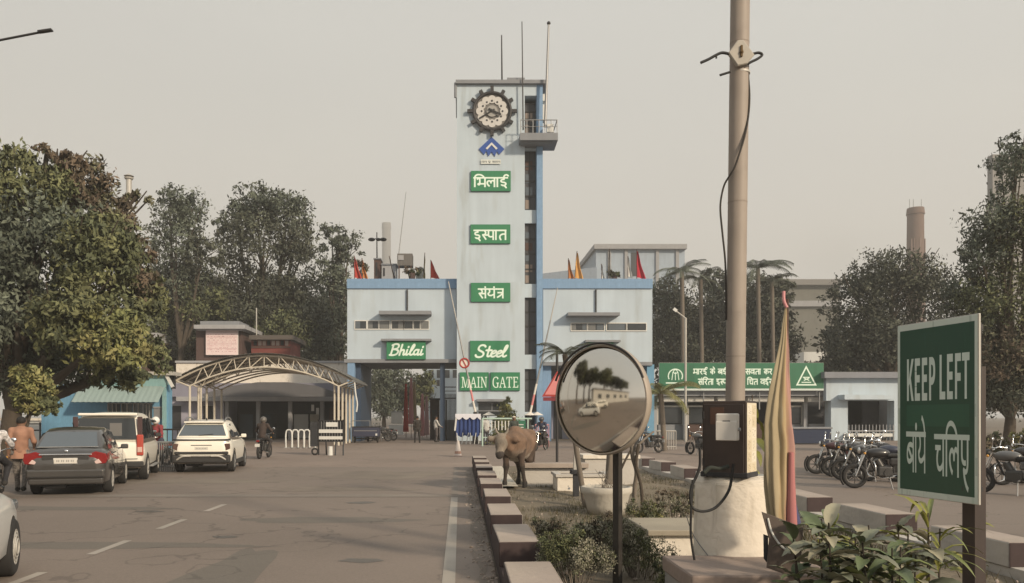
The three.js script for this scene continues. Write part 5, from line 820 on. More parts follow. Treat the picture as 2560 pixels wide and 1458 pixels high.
{ // tall white people carrier
  const t = thing('people_carrier', 'tall white people carrier with upright red tail lamps between the sedan and the crossover', 'car', [-9.55, 0, -22.0], R(15));
  const st = [[0.86, 0.50, 0.98, 0.80], [0.80, 0.40, 1.10, 0.87], [0.6, 0.34, 1.14, 0.90], [-0.5, 0.32, 1.12, 0.905], [-2.0, 0.32, 1.10, 0.905], [-2.6, 0.33, 1.10, 0.90], [-3.1, 0.36, 1.04, 0.87], [-3.5, 0.42, 0.92, 0.76]];
  mesh('body', cutWells(hull(st), [0, -2.68], 0.79, 0.40), whiteCar, t);
  mesh('cabin', cabin([[0.82, 1.08, 1.30, 0.86, 0.80], [0.70, 1.08, 1.72, 0.865, 0.73], [0.4, 1.08, 1.83, 0.87, 0.725], [-0.8, 1.08, 1.86, 0.87, 0.74], [-1.5, 1.08, 1.82, 0.87, 0.74], [-2.0, 1.08, 1.6, 0.86, 0.74], [-2.6, 1.06, 1.14, 0.84, 0.78]]), whiteCar, t);
  { const w = mesh('rear_window', quad([-0.76, 1.14, 0.865], [0.72, 1.14, 0.865], [0.66, 1.70, 0.785], [-0.70, 1.70, 0.785]), M.glass, t); mesh('pale_sticker', box(0.3, 0.34, 0.01, 0.2, 1.40, 0.85).rotateX(0), std([0.16, 0.155, 0.15], { roughness: 0.3 }), w); }
  sideGlass(t, [[[0.865, 1.14, 0.62], [0.868, 1.14, -0.4], [0.785, 1.70, -0.4], [0.785, 1.68, 0.62]], [[0.868, 1.14, -0.5], [0.866, 1.14, -1.2], [0.785, 1.70, -1.2], [0.785, 1.70, -0.5]], [[0.866, 1.14, -1.28], [0.86, 1.14, -2.1], [0.775, 1.62, -1.86], [0.785, 1.70, -1.28]]]);
  for (const s of [-1, 1]) { mesh('tail_lamp', rbox(0.17, 0.56, 0.12, s * 0.80, 0.98, 0.835, 0.03), std([0.42, 0.07, 0.05], { roughness: 0.2 }), t); mesh('tail_lamp_lens', rbox(0.12, 0.14, 0.02, s * 0.80, 0.86, 0.90, 0.01), std([0.62, 0.42, 0.36], { roughness: 0.2 }), t); mesh('black_pillar', rbox(0.13, 0.56, 0.06, s * 0.79, 1.46, 0.80, 0.02), std([0.07, 0.04, 0.04], { roughness: 0.25 }), t); mesh('side_step', rbox(0.14, 0.04, 1.7, s * 0.93, 0.34, -1.35, 0.02), M.metal, t); }
  mesh('roof_spoiler', rbox(1.46, 0.07, 0.3, 0, 1.80, 0.72, 0.03), whiteCar, t); mesh('bumper', [rbox(1.78, 0.16, 0.14, 0, 0.47, 0.84, 0.04)], TRIM, t); mesh('tailgate_seam', [box(1.5, 0.012, 0.01, 0, 0.62, 0.905)], M.black, t); mesh('underbody', box(1.45, 0.14, 3.9, 0, 0.36, -1.3), M.black, t); plate(t, -0.1, 0.80, 0.90);
  mirrors(t, TRIM, 0.88, 1.2, -1.95); for (const z of [0, -2.68]) for (const s of [-1, 1]) wheel(t, s * 0.80, z, 0.365, 0.225, M.steelPale, 6);
}
{ // near car at the left edge, only its front right corner shows
  const t = thing('hatchback', 'white hatchback cut off by the left edge showing one ringed hubcap', 'car', [-4.86, 0, -6.27], R(20));
  const st = [[0.62, 0.40, 0.9, 0.7], [0.5, 0.26, 0.98, 0.80], [0.0, 0.2, 0.98, 0.83], [-1.7, 0.2, 0.95, 0.83], [-2.3, 0.2, 0.93, 0.825], [-2.75, 0.23, 0.86, 0.80], [-2.98, 0.3, 0.74, 0.74], [-3.08, 0.4, 0.6, 0.6]];
  mesh('body', cutWells(hull(st), [0, -2.4], 0.73, 0.35), paintMat([0.62, 0.62, 0.60]), t);
  mesh('cabin', cabin([[0.5, 0.96, 1.3, 0.76, 0.62], [0.2, 0.96, 1.46, 0.77, 0.6], [-0.9, 0.95, 1.5, 0.77, 0.6], [-1.5, 0.95, 1.36, 0.765, 0.6], [-2.1, 0.94, 1.0, 0.74, 0.68]]), whiteCar, t);
  mesh('rear_window', quad([-0.64, 1.02, 0.52], [0.64, 1.02, 0.52], [0.55, 1.36, 0.45], [-0.55, 1.36, 0.45]), M.glass, t); sideGlass(t, [[[0.752, 1.0, 0.3], [0.752, 1.0, -0.62], [0.625, 1.40, -0.62], [0.632, 1.38, 0.1]], [[0.757, 0.995, -0.7], [0.757, 0.985, -1.5], [0.63, 1.37, -1.33], [0.628, 1.40, -0.7]]]);
  for (const s of [-1, 1]) mesh('headlamp', rbox(0.3, 0.14, 0.3, s * 0.62, 0.72, -2.88, 0.05), M.glassSky, t); mesh('underbody', box(1.3, 0.08, 3.2, 0, 0.24, -1.2), M.black, t);
  for (const z of [0, -2.4]) for (const s of [-1, 1]) wheel(t, s * 0.745, z, 0.315, 0.19, M.steelPale, 9, true);
}
{ // small blue goods rickshaw by the gate
  const d = 53, t = thing('goods_cart', 'dark blue three wheeled goods cart beside the left gate pillar', 'cart', [X(916, d), 0, -d], 0);
  mesh('tub', rbox(1.75, 0.62, 1.2, 0, 0.72, 0, 0.05), std([0.035, 0.04, 0.075], { roughness: 0.5 }), t); mesh('rim', [box(1.8, 0.05, 0.05, 0, 1.05, 0.6), box(1.8, 0.05, 0.05, 0, 1.05, -0.6), box(0.05, 0.05, 1.2, -0.9, 1.05, 0), box(0.05, 0.05, 1.2, 0.9, 1.05, 0)], M.metalDark, t); mesh('tail_rail', [bar(V(-0.9, 1.05, 0.6), V(-0.9, 1.45, 0.6), 0.025), bar(V(0.3, 1.05, 0.6), V(0.3, 1.45, 0.6), 0.025), bar(V(-0.9, 1.45, 0.6), V(0.3, 1.45, 0.6), 0.025)], M.metal, t); mesh('reflector', box(0.12, 0.14, 0.02, 0.72, 0.55, 0.62), M.white, t); mesh('stripe', box(1.5, 0.05, 0.01, 0, 0.80, 0.607), M.metal, t);
  for (const [x, z] of [[-0.75, 0.1], [0.75, 0.1], [0, -1.0]]) { mesh('wheel', [ring(0.22, 0.055, 0, 0, 0, 18, 6).rotateY(Math.PI / 2).translate(x, 0.28, z), cyl(0.19, 0.19, 0.05, 0, 0, 0, 14).rotateZ(Math.PI / 2).translate(x, 0.28, z)], M.rubber, t); }
  mesh('axle', bar(V(-0.8, 0.28, 0.1), V(0.8, 0.28, 0.1), 0.04), M.metalDark, t);
}
// ---------------------------------------------------------------- motorcycles. Front at -z, origin on the ground midway
function motorcycle(label, pos, ry, tankMat, group, o = {}) {
  const t = thing('motorcycle', label, 'motorcycle', pos, ry, group), r = 0.30;
  for (const z of [0.64, -0.64]) { const w = new THREE.Group(); w.name = 'wheel'; w.position.set(0, r, z); t.add(w); mesh('tyre', new THREE.TorusGeometry(r - 0.05, 0.05, 8, 28).rotateY(Math.PI / 2), M.rubber, w); const sp = [new THREE.TorusGeometry(r - 0.1, 0.014, 5, 24).rotateY(Math.PI / 2), cyl(0.05, 0.05, 0.12, 0, 0, 0, 10).rotateZ(Math.PI / 2)]; for (let i = 0; i < 8; i++) { const a = i / 8 * 6.283; sp.push(bar(V(0, 0, 0), V(0, Math.cos(a) * (r - 0.1), Math.sin(a) * (r - 0.1)), 0.010, 4)); } mesh('rim', sp, std([0.12, 0.115, 0.11], { roughness: 0.4, metalness: 0.5 }), w); }
  for (const s of [-1, 1]) mesh('fork', bar(V(s * 0.07, 0.30, -0.64), V(s * 0.07, 0.92, -0.40), 0.022, 8), M.chrome, t);
  for (const [n, z, a] of [['front_fender', -0.64, -0.9], ['rear_fender', 0.64, 0.2]]) mesh(n, new THREE.TorusGeometry(r + 0.03, 0.026, 5, 14, 1.5).scale(1, 1, 2.2).rotateY(Math.PI / 2).rotateX(a + (z > 0 ? 0.5 : 0.2)).translate(0, r, z), TRIM, t);
  mesh('frame', [bar(V(0, 0.86, -0.36), V(0, 0.45, -0.2), 0.025), bar(V(0, 0.45, -0.2), V(0, 0.36, 0.25), 0.025), bar(V(0, 0.36, 0.25), V(0, 0.72, 0.2), 0.025), bar(V(0, 0.84, -0.34), V(0, 0.72, 0.25), 0.03), bar(V(0.06, 0.36, 0.2), V(0.08, 0.31, 0.64), 0.024), bar(V(-0.06, 0.36, 0.2), V(-0.08, 0.31, 0.64), 0.024), bar(V(0.09, 0.32, 0.6), V(0.1, 0.68, 0.42), 0.028), bar(V(-0.09, 0.32, 0.6), V(-0.1, 0.68, 0.42), 0.028)], M.metalDark, t);
  mesh('engine', [rbox(0.26, 0.26, 0.34, 0, 0.42, 0.02, 0.05), cyl(0.085, 0.09, 0.24, 0, 0, 0, 10).rotateX(-0.5).translate(0, 0.60, -0.09), cyl(0.1, 0.1, 0.3, 0, 0, 0, 14).rotateZ(Math.PI / 2).translate(0, 0.38, 0.08)], std([0.07, 0.068, 0.066], { roughness: 0.4, metalness: 0.5 }), t);
  mesh('fuel_tank', [ball(0.17, 0, 0.86, -0.12, 0.9, 0.72, 1.65, 16)], tankMat, t); mesh('seat', [rbox(0.24, 0.1, 0.62, 0, 0.81, 0.36, 0.045, 3)], M.black, t); mesh('side_panel', [rbox(0.2, 0.2, 0.28, 0, 0.66, 0.26, 0.05), rbox(0.16, 0.12, 0.36, 0, 0.76, 0.66, 0.05)], tankMat, t);
  mesh('exhaust', tube([V(0.1, 0.42, -0.16), V(0.13, 0.26, -0.05), V(0.14, 0.28, 0.3), V(0.16, 0.36, 0.8)], 0.036, 20, 8), M.chrome, t);
  mesh('handlebar', tube([V(-0.36, 1.03, -0.24), V(-0.22, 1.05, -0.36), V(0, 0.99, -0.40), V(0.22, 1.05, -0.36), V(0.36, 1.03, -0.24)], 0.016, 24, 6), M.chrome, t);
  mesh('headlamp', [ball(0.095, 0, 0.92, -0.50, 1, 1, 0.75)], TRIM, t); mesh('headlamp_lens', ball(0.082, 0, 0.92, -0.535, 1, 1, 0.5), M.chrome, t); mesh('tail_lamp', rbox(0.13, 0.08, 0.06, 0, 0.74, 0.87, 0.02), LAMP, t); mesh('number_plate', box(0.2, 0.13, 0.01, 0, 0.57, 0.93), M.white, t);
  for (const s of [-1, 1]) { mesh('mirror', [bar(V(s * 0.24, 1.05, -0.34), V(s * 0.30, 1.22, -0.32), 0.008, 5), ball(0.055, s * 0.31, 1.24, -0.31, 1.2, 0.85, 0.35)], M.chrome, t); mesh('indicator', ball(0.03, s * 0.16, 0.86, -0.46), std([0.6, 0.3, 0.05], { roughness: 0.3 }), t); mesh('footrest', bar(V(s * 0.1, 0.33, 0.15), V(s * 0.26, 0.33, 0.15), 0.016, 5), M.metal, t); }
  mesh('stand', bar(V(-0.1, 0.33, 0.1), V(-0.26, 0.0, 0.14), 0.014, 5), M.metal, t);
  if (o.guard) mesh('leg_guard', tube([V(-0.1, 0.7, -0.3), V(-0.3, 0.62, -0.28), V(-0.3, 0.35, -0.26), V(0.3, 0.35, -0.26), V(0.3, 0.62, -0.28), V(0.1, 0.7, -0.3)], 0.016, 30, 6), M.chrome, t);
  return t;
}
const BK = [paintMat([0.015, 0.014, 0.015]), paintMat([0.05, 0.012, 0.014]), paintMat([0.02, 0.025, 0.05]), paintMat([0.24, 0.02, 0.02]), paintMat([0.10, 0.10, 0.10])];
const bikeAt = (px, py) => { const d = D(py); return [X(px, d), 0, -d]; };
const RB = 'motorcycles parked beyond the right wall';
motorcycle('dark maroon parked motorcycle, leftmost of the row beyond the right wall', bikeAt(2098, 1186), R(78), BK[1], undefined, { guard: true });
motorcycle('black parked motorcycle, second from the left in the row beyond the right wall', bikeAt(2142, 1194), R(62), BK[0], undefined, { guard: true });
motorcycle('grey tanked parked motorcycle in the middle of the row beyond the right wall', bikeAt(2172, 1203), R(70), BK[4], undefined, { guard: true });
motorcycle('black parked motorcycle standing nearest the green KEEP LEFT sign', bikeAt(2208, 1222), R(80), BK[0], undefined, { guard: true });
motorcycle('dark blue parked motorcycle half hidden behind the left edge of the KEEP LEFT sign', bikeAt(2236, 1206), R(60), BK[2], undefined);
motorcycle('black parked motorcycle facing the road with both mirrors high in front of the annex bay', bikeAt(2178, 1168), R(175), BK[0], undefined, { guard: true });
motorcycle('black parked motorcycle behind the gap between the first two of the right row', bikeAt(2122, 1178), R(70), BK[0]);
motorcycle('dark grey parked motorcycle at the back of the right row before the annex bay', bikeAt(2160, 1184), R(82), BK[4]);
motorcycle('black parked motorcycle at the back of the right row beside the sign edge', bikeAt(2214, 1190), R(66), BK[0]);
motorcycle('parked motorcycle with a bright wheel rim at the right edge of the picture', bikeAt(2535, 1238), R(40), BK[4], undefined, { guard: true });
motorcycle('black parked motorcycle right at the corner beyond the bright rimmed one', bikeAt(2580, 1215), R(70), BK[0], undefined, { guard: true });
motorcycle('dark motorcycle standing inside the left gateway beside the blue goods cart', [X(948, 55.5), 0, -55.5], R(110), BK[0]);
motorcycle('second dark motorcycle standing just behind the one beside the blue goods cart', [X(962, 57.5), 0, -57.5], R(80), BK[4]);
motorcycle('dark motorcycle parked behind the round mirror near the shop row', [X(1622, 38), 0, -38], R(120), BK[0]);
motorcycle('grey motorcycle parked left of the dark cabinet near the shops', [X(1748, 36), 0, -36], R(20), BK[4]);
// riders
function rider(label, pos, ry, o) {
  return person('person', label, [pos[0], pos[1], pos[2]], ry, { longSleeve: true, cell: 0.024, ...o, pose: { pelvis: [0, 0.92, 0.28], belly: [0, 1.05, 0.25], chest: [0, 1.27, 0.17], neck: [0, 1.44, 0.12], head: [0, 1.57, 0.08], shL: [-0.18, 1.38, 0.15], shR: [0.18, 1.38, 0.15], elL: [-0.32, 1.15, 0.02], elR: [0.32, 1.15, 0.02], wrL: [-0.32, 1.07, -0.15], wrR: [0.32, 1.07, -0.15], hiL: [-0.12, 0.9, 0.24], hiR: [0.12, 0.9, 0.24], knL: [-0.24, 0.72, -0.14], knR: [0.24, 0.72, -0.14], anL: [-0.21, 0.37, 0.16], anR: [0.21, 0.37, 0.16] } });
}
{ const p = bikeAt(660, 1146); motorcycle('dark motorcycle with a pale number plate being ridden towards the canopy', p, R(-3), BK[0]); rider('rider in dark clothes and a grey helmet on the motorcycle heading for the canopy', p, R(-3), { top: [0.05, 0.035, 0.03], leg: [0.035, 0.03, 0.03], helmet: std([0.13, 0.12, 0.11], { roughness: 0.3 }), fat: 1.05 }); }
{ const p = [X(1352, 41), 0, -41]; motorcycle('dark motorcycle behind the rump of the cow with its rider', p, R(150), BK[0]); rider('rider in dark blue on the motorcycle behind the rump of the cow', p, R(150), { top: [0.04, 0.05, 0.09], leg: [0.05, 0.045, 0.045], helmet: std([0.08, 0.08, 0.09], { roughness: 0.3 }) }); }
{ const p = [X(384, 27.5), 0, -27.5]; motorcycle('red motorcycle ahead of the tall white people carrier', p, R(160), BK[3]); rider('rider in red with a white helmet beside the tall white people carrier', p, R(160), { top: [0.28, 0.05, 0.06], leg: [0.06, 0.06, 0.09], helmet: std([0.75, 0.74, 0.72], { roughness: 0.25 }) }); }
{ const p = [X(-14, 16.9), 0, -16.9]; motorcycle('black scooterlike motorcycle at the far left edge in front of the orange shirted walker', p, R(22), BK[0]); rider('rider in a white and dark patterned shirt at the far left edge', p, R(22), { top: [0.52, 0.50, 0.50], print: 'top', leg: [0.025, 0.025, 0.03], helmet: std([0.30, 0.31, 0.36], { roughness: 0.3 }) }); }
// ---------------------------------------------------------------- things by the gate
{ // raised barrier booms
  const boom = (label, foot, top, d, sign) => {
    const a = P(...foot, d), b = P(...top, d), t = thing('barrier_boom', label, 'barrier'), n = 12;
    for (let i = 0; i < n; i++) mesh('boom_segment', bar(a.clone().lerp(b, i / n), a.clone().lerp(b, (i + 1) / n), 0.075 - 0.004 * i, 8, 0.071 - 0.004 * i), i < 3 ? (i % 2 ? M.pink : M.clothWhite) : i > 8 ? M.steelPale : M.metal, t);
    mesh('pivot_post', rbox(0.35, 1.1, 0.35, a.x, 0.55, a.z, 0.04), M.metalDark, t); mesh('counterweight', bar(a, a.clone().lerp(b, -0.06), 0.14), M.metalDark, t);
    if (sign) { const c = P(1161, 908, d - 0.15), s = new THREE.Group(); s.name = 'round_sign'; t.add(s); mesh('ring', new THREE.TorusGeometry(0.29, 0.055, 8, 28).translate(c.x, c.y, c.z), M.red, s); mesh('slash', beam(V(c.x - 0.13, c.y + 0.25, c.z), V(c.x + 0.13, c.y - 0.25, c.z), 0.07, 0.03), M.red, s); mesh('disc', cyl(0.25, 0.25, 0.02, 0, 0, 0, 24).rotateX(Math.PI / 2).translate(c.x, c.y, c.z - 0.03), M.clothWhite, s); }
  };
  boom('raised barrier boom with a red ring sign leaning left in front of the tower', [1188, 1030], [1121, 704], 51, true);
  boom('raised barrier boom leaning right in front of the right wing', [1324, 1040], [1394, 720], 51, false);
}
{ // dressed stand
  const d = 50, t = thing('draped_stand', 'stand draped in dark blue cloth under a scalloped white valance at the tower foot', 'stand', [X(1170, d), 0, -d]), w = 31 * d / F, s = d / F;
  const rows = []; for (let i = 0; i <= 40; i++) { const u = i / 40, x = -w + 2 * w * u, z = 0.06 * Math.sin(u * 38); rows.push([[x, 1.8, z], [x, 0.5 + 0.05 * Math.sin(u * 21), z * 1.3], [x, 0.5 + 0.05 * Math.sin(u * 21), z * 1.3 - 0.02], [x, 1.8, z - 0.02]]); } mesh('cloth', loft(rows), M.clothBlue, t);
  const v = []; for (let i = 0; i <= 48; i++) { const u = i / 48, x = -w - 0.02 + (2 * w + 0.04) * u, k = 0.2 + 0.16 * Math.abs(Math.sin(u * 3.14159 * 3.5)); v.push([[x, 1.9, 0.1], [x, 1.9 - k, 0.13], [x, 1.9 - k, 0.11], [x, 1.9, 0.08]]); } mesh('valance', loft(v), std([0.66, 0.66, 0.72], { roughness: 0.95 }), t);
  for (let i = 0; i < 6; i++) mesh('leg', bar(V(-w + 2 * w * (i + 0.5) / 6, 0, 0.1), V(-w + 2 * w * (i + 0.5) / 6 + rr(-0.18, 0.18), 0.72, 0.06), 0.028, 5), M.white, t); mesh('end_post', bar(V(w + 0.12, 0, 0), V(w + 0.12, 1.8, 0), 0.06), M.metalDark, t); mesh('end_drape', beam(V(-w - 0.04, 0.85, 0.1), V(-w + 0.06, 1.8, 0.1), 0.1, 0.03), M.white, t);
}
{ const d = 47, t = thing('panel_frame', 'pale green frame with white and green panels behind the cow', 'stand', [X(1268, d), 0, -d]), w = 62 * d / F, y = Y(1047, d);
  mesh('frame', [bar(V(-w, y, 0), V(w, y, 0), 0.05), bar(V(-w, 0, 0), V(-w, y, 0), 0.05), bar(V(w - 0.25, 0, 0), V(w - 0.25, y, 0), 0.05), bar(V(-w, 0.5, 0), V(w - 0.25, 0.5, 0), 0.03)], std([0.42, 0.55, 0.48]), t); mesh('panel', box(0.75, 0.8, 0.04, w - 0.75, y - 0.5, 0), M.signGreen, t); for (let i = 0; i < 3; i++) mesh('stripe', box(0.4, 0.05, 0.03, w - 0.7, y - 0.35 - i * 0.16, 0.03), M.white, t); for (let i = 0; i < 7; i++) mesh('slat', box(0.06, 0.55, 0.03, -w + 0.35 + i * 0.2, y - 0.4, 0.02), M.white, t); }
for (const [px, l] of [[1222, 'on the left beside the draped stand'], [1325, 'on the right above the cow rump'], [1343, 'furthest right of the white covers behind the cow']]) { const d = 51, t = thing('sun_umbrella', 'small white umbrella ' + l, 'umbrella', [X(px, d), 0, -d]); mesh('canopy', new THREE.ConeGeometry(0.42, 0.22, 12, 1, true).translate(0, Y(1034, d), 0), M.clothWhite, t); mesh('stick', bar(V(0, 0, 0), V(0, Y(1030, d), 0), 0.02, 5), M.metal, t); }
function conifer(label, px, top, d, w, rows) { const c = [], h = Y(top, d), t = thing('conifer', label, 'shrub', [X(px, d), 0, -d]); for (let i = 0; i < rows; i++) { const k = i / rows; c.push({ c: [0, 0.3 + h * 0.9 * k, 0], r: [w * (1 - k) + 0.06, h * 0.1, w * (1 - k) + 0.06], n: 500 * (1 - k) + 160, tone: pick(['olive', 'olive', 'lime']), loose: 1.6 }); } const m = new THREE.Mesh(leaves(c, 0.09), M.leafy); m.name = 'foliage'; t.add(m); mesh('trunk', bar(V(0, 0, 0), V(0, h * 0.9, 0), 0.05), M.bark, t); return t; }
conifer('pointed green conifer in front of the tower foot', 1268, 985, 50, 1.3, 9);
{ const d = 51.5, t = thing('clipped_bush', 'rounded dark green bush under the pointed conifer', 'shrub', [X(1262, d), 0, -d]), m = new THREE.Mesh(leaves([{ c: [0, 1.45, 0], r: [0.85, 0.42, 0.6], n: 900, tone: 'olive' }, { c: [0, 0.9, 0], r: [0.8, 0.5, 0.6], n: 700, tone: 'dark' }], 0.08), M.leafy); m.name = 'foliage'; t.add(m); mesh('stem', bar(V(0, 0, 0), V(0, 1.2, 0), 0.05), M.bark, t); }
{ const d = D(1141), t = thing('traffic_cone', 'faded white traffic cone on the road edge left of the cow', 'cone', [X(1145, d), 0, -d]); mesh('cone', cyl(0.05, 0.16, 0.66, 0, 0.36, 0, 16), std([0.66, 0.60, 0.56]), t); mesh('base', rbox(0.36, 0.04, 0.36, 0, 0.02, 0, 0.01), std([0.40, 0.28, 0.24]), t); mesh('band', cyl(0.135, 0.15, 0.12, 0, 0.17, 0, 16), std([0.40, 0.25, 0.2]), t); }
{ const d = 76, t = thing('white_plinth', 'white block with a pale panel on the road beyond the gateway', 'plinth'); mesh('block', rect(972, 1062, 1008, 1088, d, 1), M.white, t); mesh('panel', rect(978, 1031, 1006, 1060, d - 0.02, 0.2), M.wallWarm, t); mesh('panel_edge', rect(976, 1029, 1008, 1031, d - 0.05, 0.25), M.greyWall, t); }
for (const [px, a, b, m, l] of [[1015, 960, 1080, M.clothRed, 'red hanging cloth banner left of the gateway person'], [1028, 945, 1060, M.clothPink, 'dusty pink hanging cloth banner just left of the gateway person'], [1036, 955, 1050, std([0.36, 0.27, 0.16]), 'tan hanging cloth banner above the gateway person'], [1056, 985, 1090, M.clothPink, 'pink hanging cloth banner right of the gateway person'], [1067, 990, 1088, std([0.5, 0.3, 0.3]), 'pale rose hanging cloth banner nearest the maroon panel']]) {
  const d = 66 + rr(-1, 1), t = thing('cloth_banner', l, 'banner', [X(px, d), 0, -d]), y0 = Y(b, d), y1 = Y(a, d), w = 0.22, rows = []; for (let i = 0; i <= 12; i++) { const u = i / 12, row = []; for (let j = 0; j < 10; j++) { const an = j / 10 * 6.283; row.push([Math.cos(an) * w * (0.35 + 0.65 * u) * (1 + 0.2 * Math.sin(j * 3)), y1 + (y0 - y1) * u, Math.sin(an) * 0.08]); } rows.push(row); } mesh('cloth', loft(rows), m, t); mesh('pole', bar(V(0, 0, 0), V(0, y1 + 0.15, 0), 0.025, 6), M.brown, t); }
{ const d = 60, t = thing('maroon_booth', 'narrow maroon booth beside the dark gate pillar inside the gateway', 'booth'); mesh('wall', rect(1075, 1000, 1098, 1101, d, 1), M.maroon, t); mesh('roof', rect(1073, 996, 1100, 1000, d - 0.1, 1.2), M.dark, t); mesh('opening', rect(1080, 1025, 1093, 1060, d - 0.02, 0.05), M.dark, t); }
{ const t = thing('inner_building', 'pale hazy building seen far through the gateway beside the dark pillar', 'building'), d = 140; mesh('wall', rect(1060, 905, 1160, 1050, d, 10), M.wall, t); for (let i = 0; i < 4; i++) mesh('window', rect(1072 + i * 20, 925, 1084 + i * 20, 945, d - 0.05, 0.1), M.glass, t); mesh('roof', rect(1056, 898, 1164, 905, d - 0.5, 11), M.slab, t); }
railing('pink and white striped railing behind the rump of the cow', 1338, 1372, 46, 1062, 8, M.clothPink);
railing('dark hooped railing with pale posts behind the right median wall', 1642, 1690, 42, 1078, 8, M.steelPale);
// ---------------------------------------------------------------- median furniture
{ // triangular warning sign
  const d = D(1156), t = thing('warning_sign', 'pink triangular warning sign with red border on a dark post left of the mirror', 'sign', [X(1393, d), 0, -d]), k = d / F, tri = (s) => [[-38 * s * k, 0], [38 * s * k, 0], [0, 64 * s * k]], y = Y(992, d);
  mesh('post', bar(V(0, 0, -0.04), V(0, y + 1.9, -0.04), 0.05), M.metalDark, t); mesh('border', prism(tri(1), 0.03).translate(0, y, 0), M.red, t); mesh('face', prism(tri(0.82), 0.01).translate(0, y + 5 * k, 0.024), M.pink, t); mesh('lower_plate', box(70 * k, 9 * k, 0.03, 0, y - 6 * k, 0), std([0.20, 0.03, 0.04]), t); mesh('marking', box(5 * k, 20 * k, 0.01, 6 * k, y + 20 * k, 0.034), M.black, t);
}
{ // low white walls of the planting bed
  const t = thing('bed_wall', 'long low whitewashed bed wall with a thick coping behind the cow', 'wall'); const d = D(1222); mesh('wall', rect(1312, 1172, 1470, 1224, d, 0.25), whiteSide, t); mesh('coping', rbox(X(1470, d) - X(1305, d), 0.12, 0.5, (X(1470, d) + X(1305, d)) / 2, Y(1164, d), -d - 0.12, 0.02), topDust, t);
}
{ const d = D(1238), t = thing('square_planter', 'square white planter with flaking paint left of the mirror post', 'planter'); mesh('box', rect(1394, 1192, 1528, 1240, d, 0.9), M.whitewash, t); mesh('rim', [rect(1390, 1186, 1532, 1193, d - 0.05, 0.16), span(X(1390, d), Y(1193, d), -d - 0.11, X(1390, d) + 0.14, Y(1186, d), -d - 1), span(X(1532, d) - 0.14, Y(1193, d), -d - 0.11, X(1532, d), Y(1186, d), -d - 1), span(X(1390, d) + 0.14, Y(1193, d), -d - 0.86, X(1532, d) - 0.14, Y(1186, d), -d - 1)], whiteSide, t); mesh('soil', rect(1397, 1188, 1525, 1192, d - 0.0, 0.85).translate(0, -0.02, -0.1), MG.dirt, t);
  for (let i = 0; i < 26; i++) mesh('paint_flake', new THREE.CircleGeometry(rr(0.008, 0.03), 6).scale(1, rr(0.6, 1.6), 1).translate(X(rr(1420, 1475), d), Y(rr(1210, 1238), d), -d + 0.003 + i * 0.0001), i % 2 ? M.white : M.slab, t); }
{ const d = D(1215), t = thing('white_pedestal', 'plain white pedestal block directly below the round mirror', 'pedestal'); mesh('block', rect(1463, 1146, 1596, 1212, d, 0.8), whiteSide, t); mesh('cap', rect(1458, 1138, 1601, 1147, d - 0.06, 0.92), M.whitewash, t); }
{ const d = D(1293), t = thing('round_planter', 'round tapered white planter with a lipped rim beside the mirror post', 'planter', [X(1516, d), 0, -d]), s = d / F, pr = [[0.0, 0.02], [44, 0], [50, 30], [58, 58], [63, 62], [64, 76], [56, 77], [54, 66], [0, 64]].map(([a, b]) => new THREE.Vector2(a * s, b * s));
  mesh('pot', new THREE.LatheGeometry(pr, 28), std([0.50, 0.465, 0.41], { map: T.stain, bumpMap: T.rough, bumpScale: 0.01 }), t); mesh('soil', cyl(54 * s, 54 * s, 0.02, 0, 68 * s, 0, 20), MG.dirt, t); const st = []; for (let i = 0; i < 14; i++) { const a = rr(0, 6.3); st.push(bar(V(rr(-0.2, 0.2), 66 * s, rr(-0.2, 0.2)), V(Math.cos(a) * rr(0.1, 0.4), rr(0.55, 0.85), Math.sin(a) * 0.3), 0.008, 4, 0.003)); } mesh('dry_stems', st, M.barkGrey, t); }
{ const d = 15.2, t = thing('bare_sapling', 'two bare crooked grey stems with thin branches behind the mirror', 'tree', [X(1588, d), 0, -d]), q = (px, py, dz = 0) => V(X(px, d) - X(1588, d), Y(py, d), dz);
  mesh('trunk', [tube([q(1590, 1290), q(1586, 1230), q(1592, 1180), q(1582, 1140), q(1580, 1090)], 0.045, 24, 7)], M.barkGrey, t); mesh('second_stem', [tube([q(1600, 1290, 0.2), q(1598, 1220, 0.2), q(1588, 1160, 0.1), q(1594, 1110, 0.1)], 0.032, 24, 7)], M.bark, t); mesh('branch', [tube([q(1582, 1130), q(1604, 1105), q(1640, 1080, -0.2)], 0.022, 16, 6)], M.barkGrey, t); mesh('branch', [tube([q(1543, 1190, 0.1), q(1556, 1160, 0.1), q(1575, 1130), q(1584, 1118)], 0.022, 16, 6)], M.bark, t); mesh('branch', tube([q(1600, 1240, 0.2), q(1610, 1262, 0.2), q(1622, 1285, 0.3)], 0.016, 12, 5), M.bark, t); }
{ const d = 17.0, t = thing('grey_post', 'slanting pale grey post with a dark foot left of the white pedestal', 'post'); mesh('post', [beam(P(1440, 1176, d), P(1446, 1040, d), 0.11, 0.11)], M.steelPale, t); mesh('foot', rbox(0.24, 0.1, 0.24, X(1440, d), Y(1180, d), -d, 0.02), M.dark, t); mesh('stub', beam(P(1440, 1176, d), V(X(1440, d), 0.03, -d), 0.12, 0.12), M.dark, t); }
{ const d = 14.6, t = thing('dead_trunk', 'short ridged grey stump rising behind the round planter', 'stump', [X(1520, d), 0, -d]), rows = []; for (let i = 0; i <= 6; i++) { const row = []; for (let j = 0; j < 14; j++) { const a = j / 14 * 6.283, r = (0.085 - i * 0.004) * (1 + 0.12 * Math.sin(a * 5 + i)); row.push([Math.cos(a) * r + 0.01 * i, i * 0.22, Math.sin(a) * r]); } rows.push(row); } mesh('trunk', loft(rows), M.barkGrey, t); }
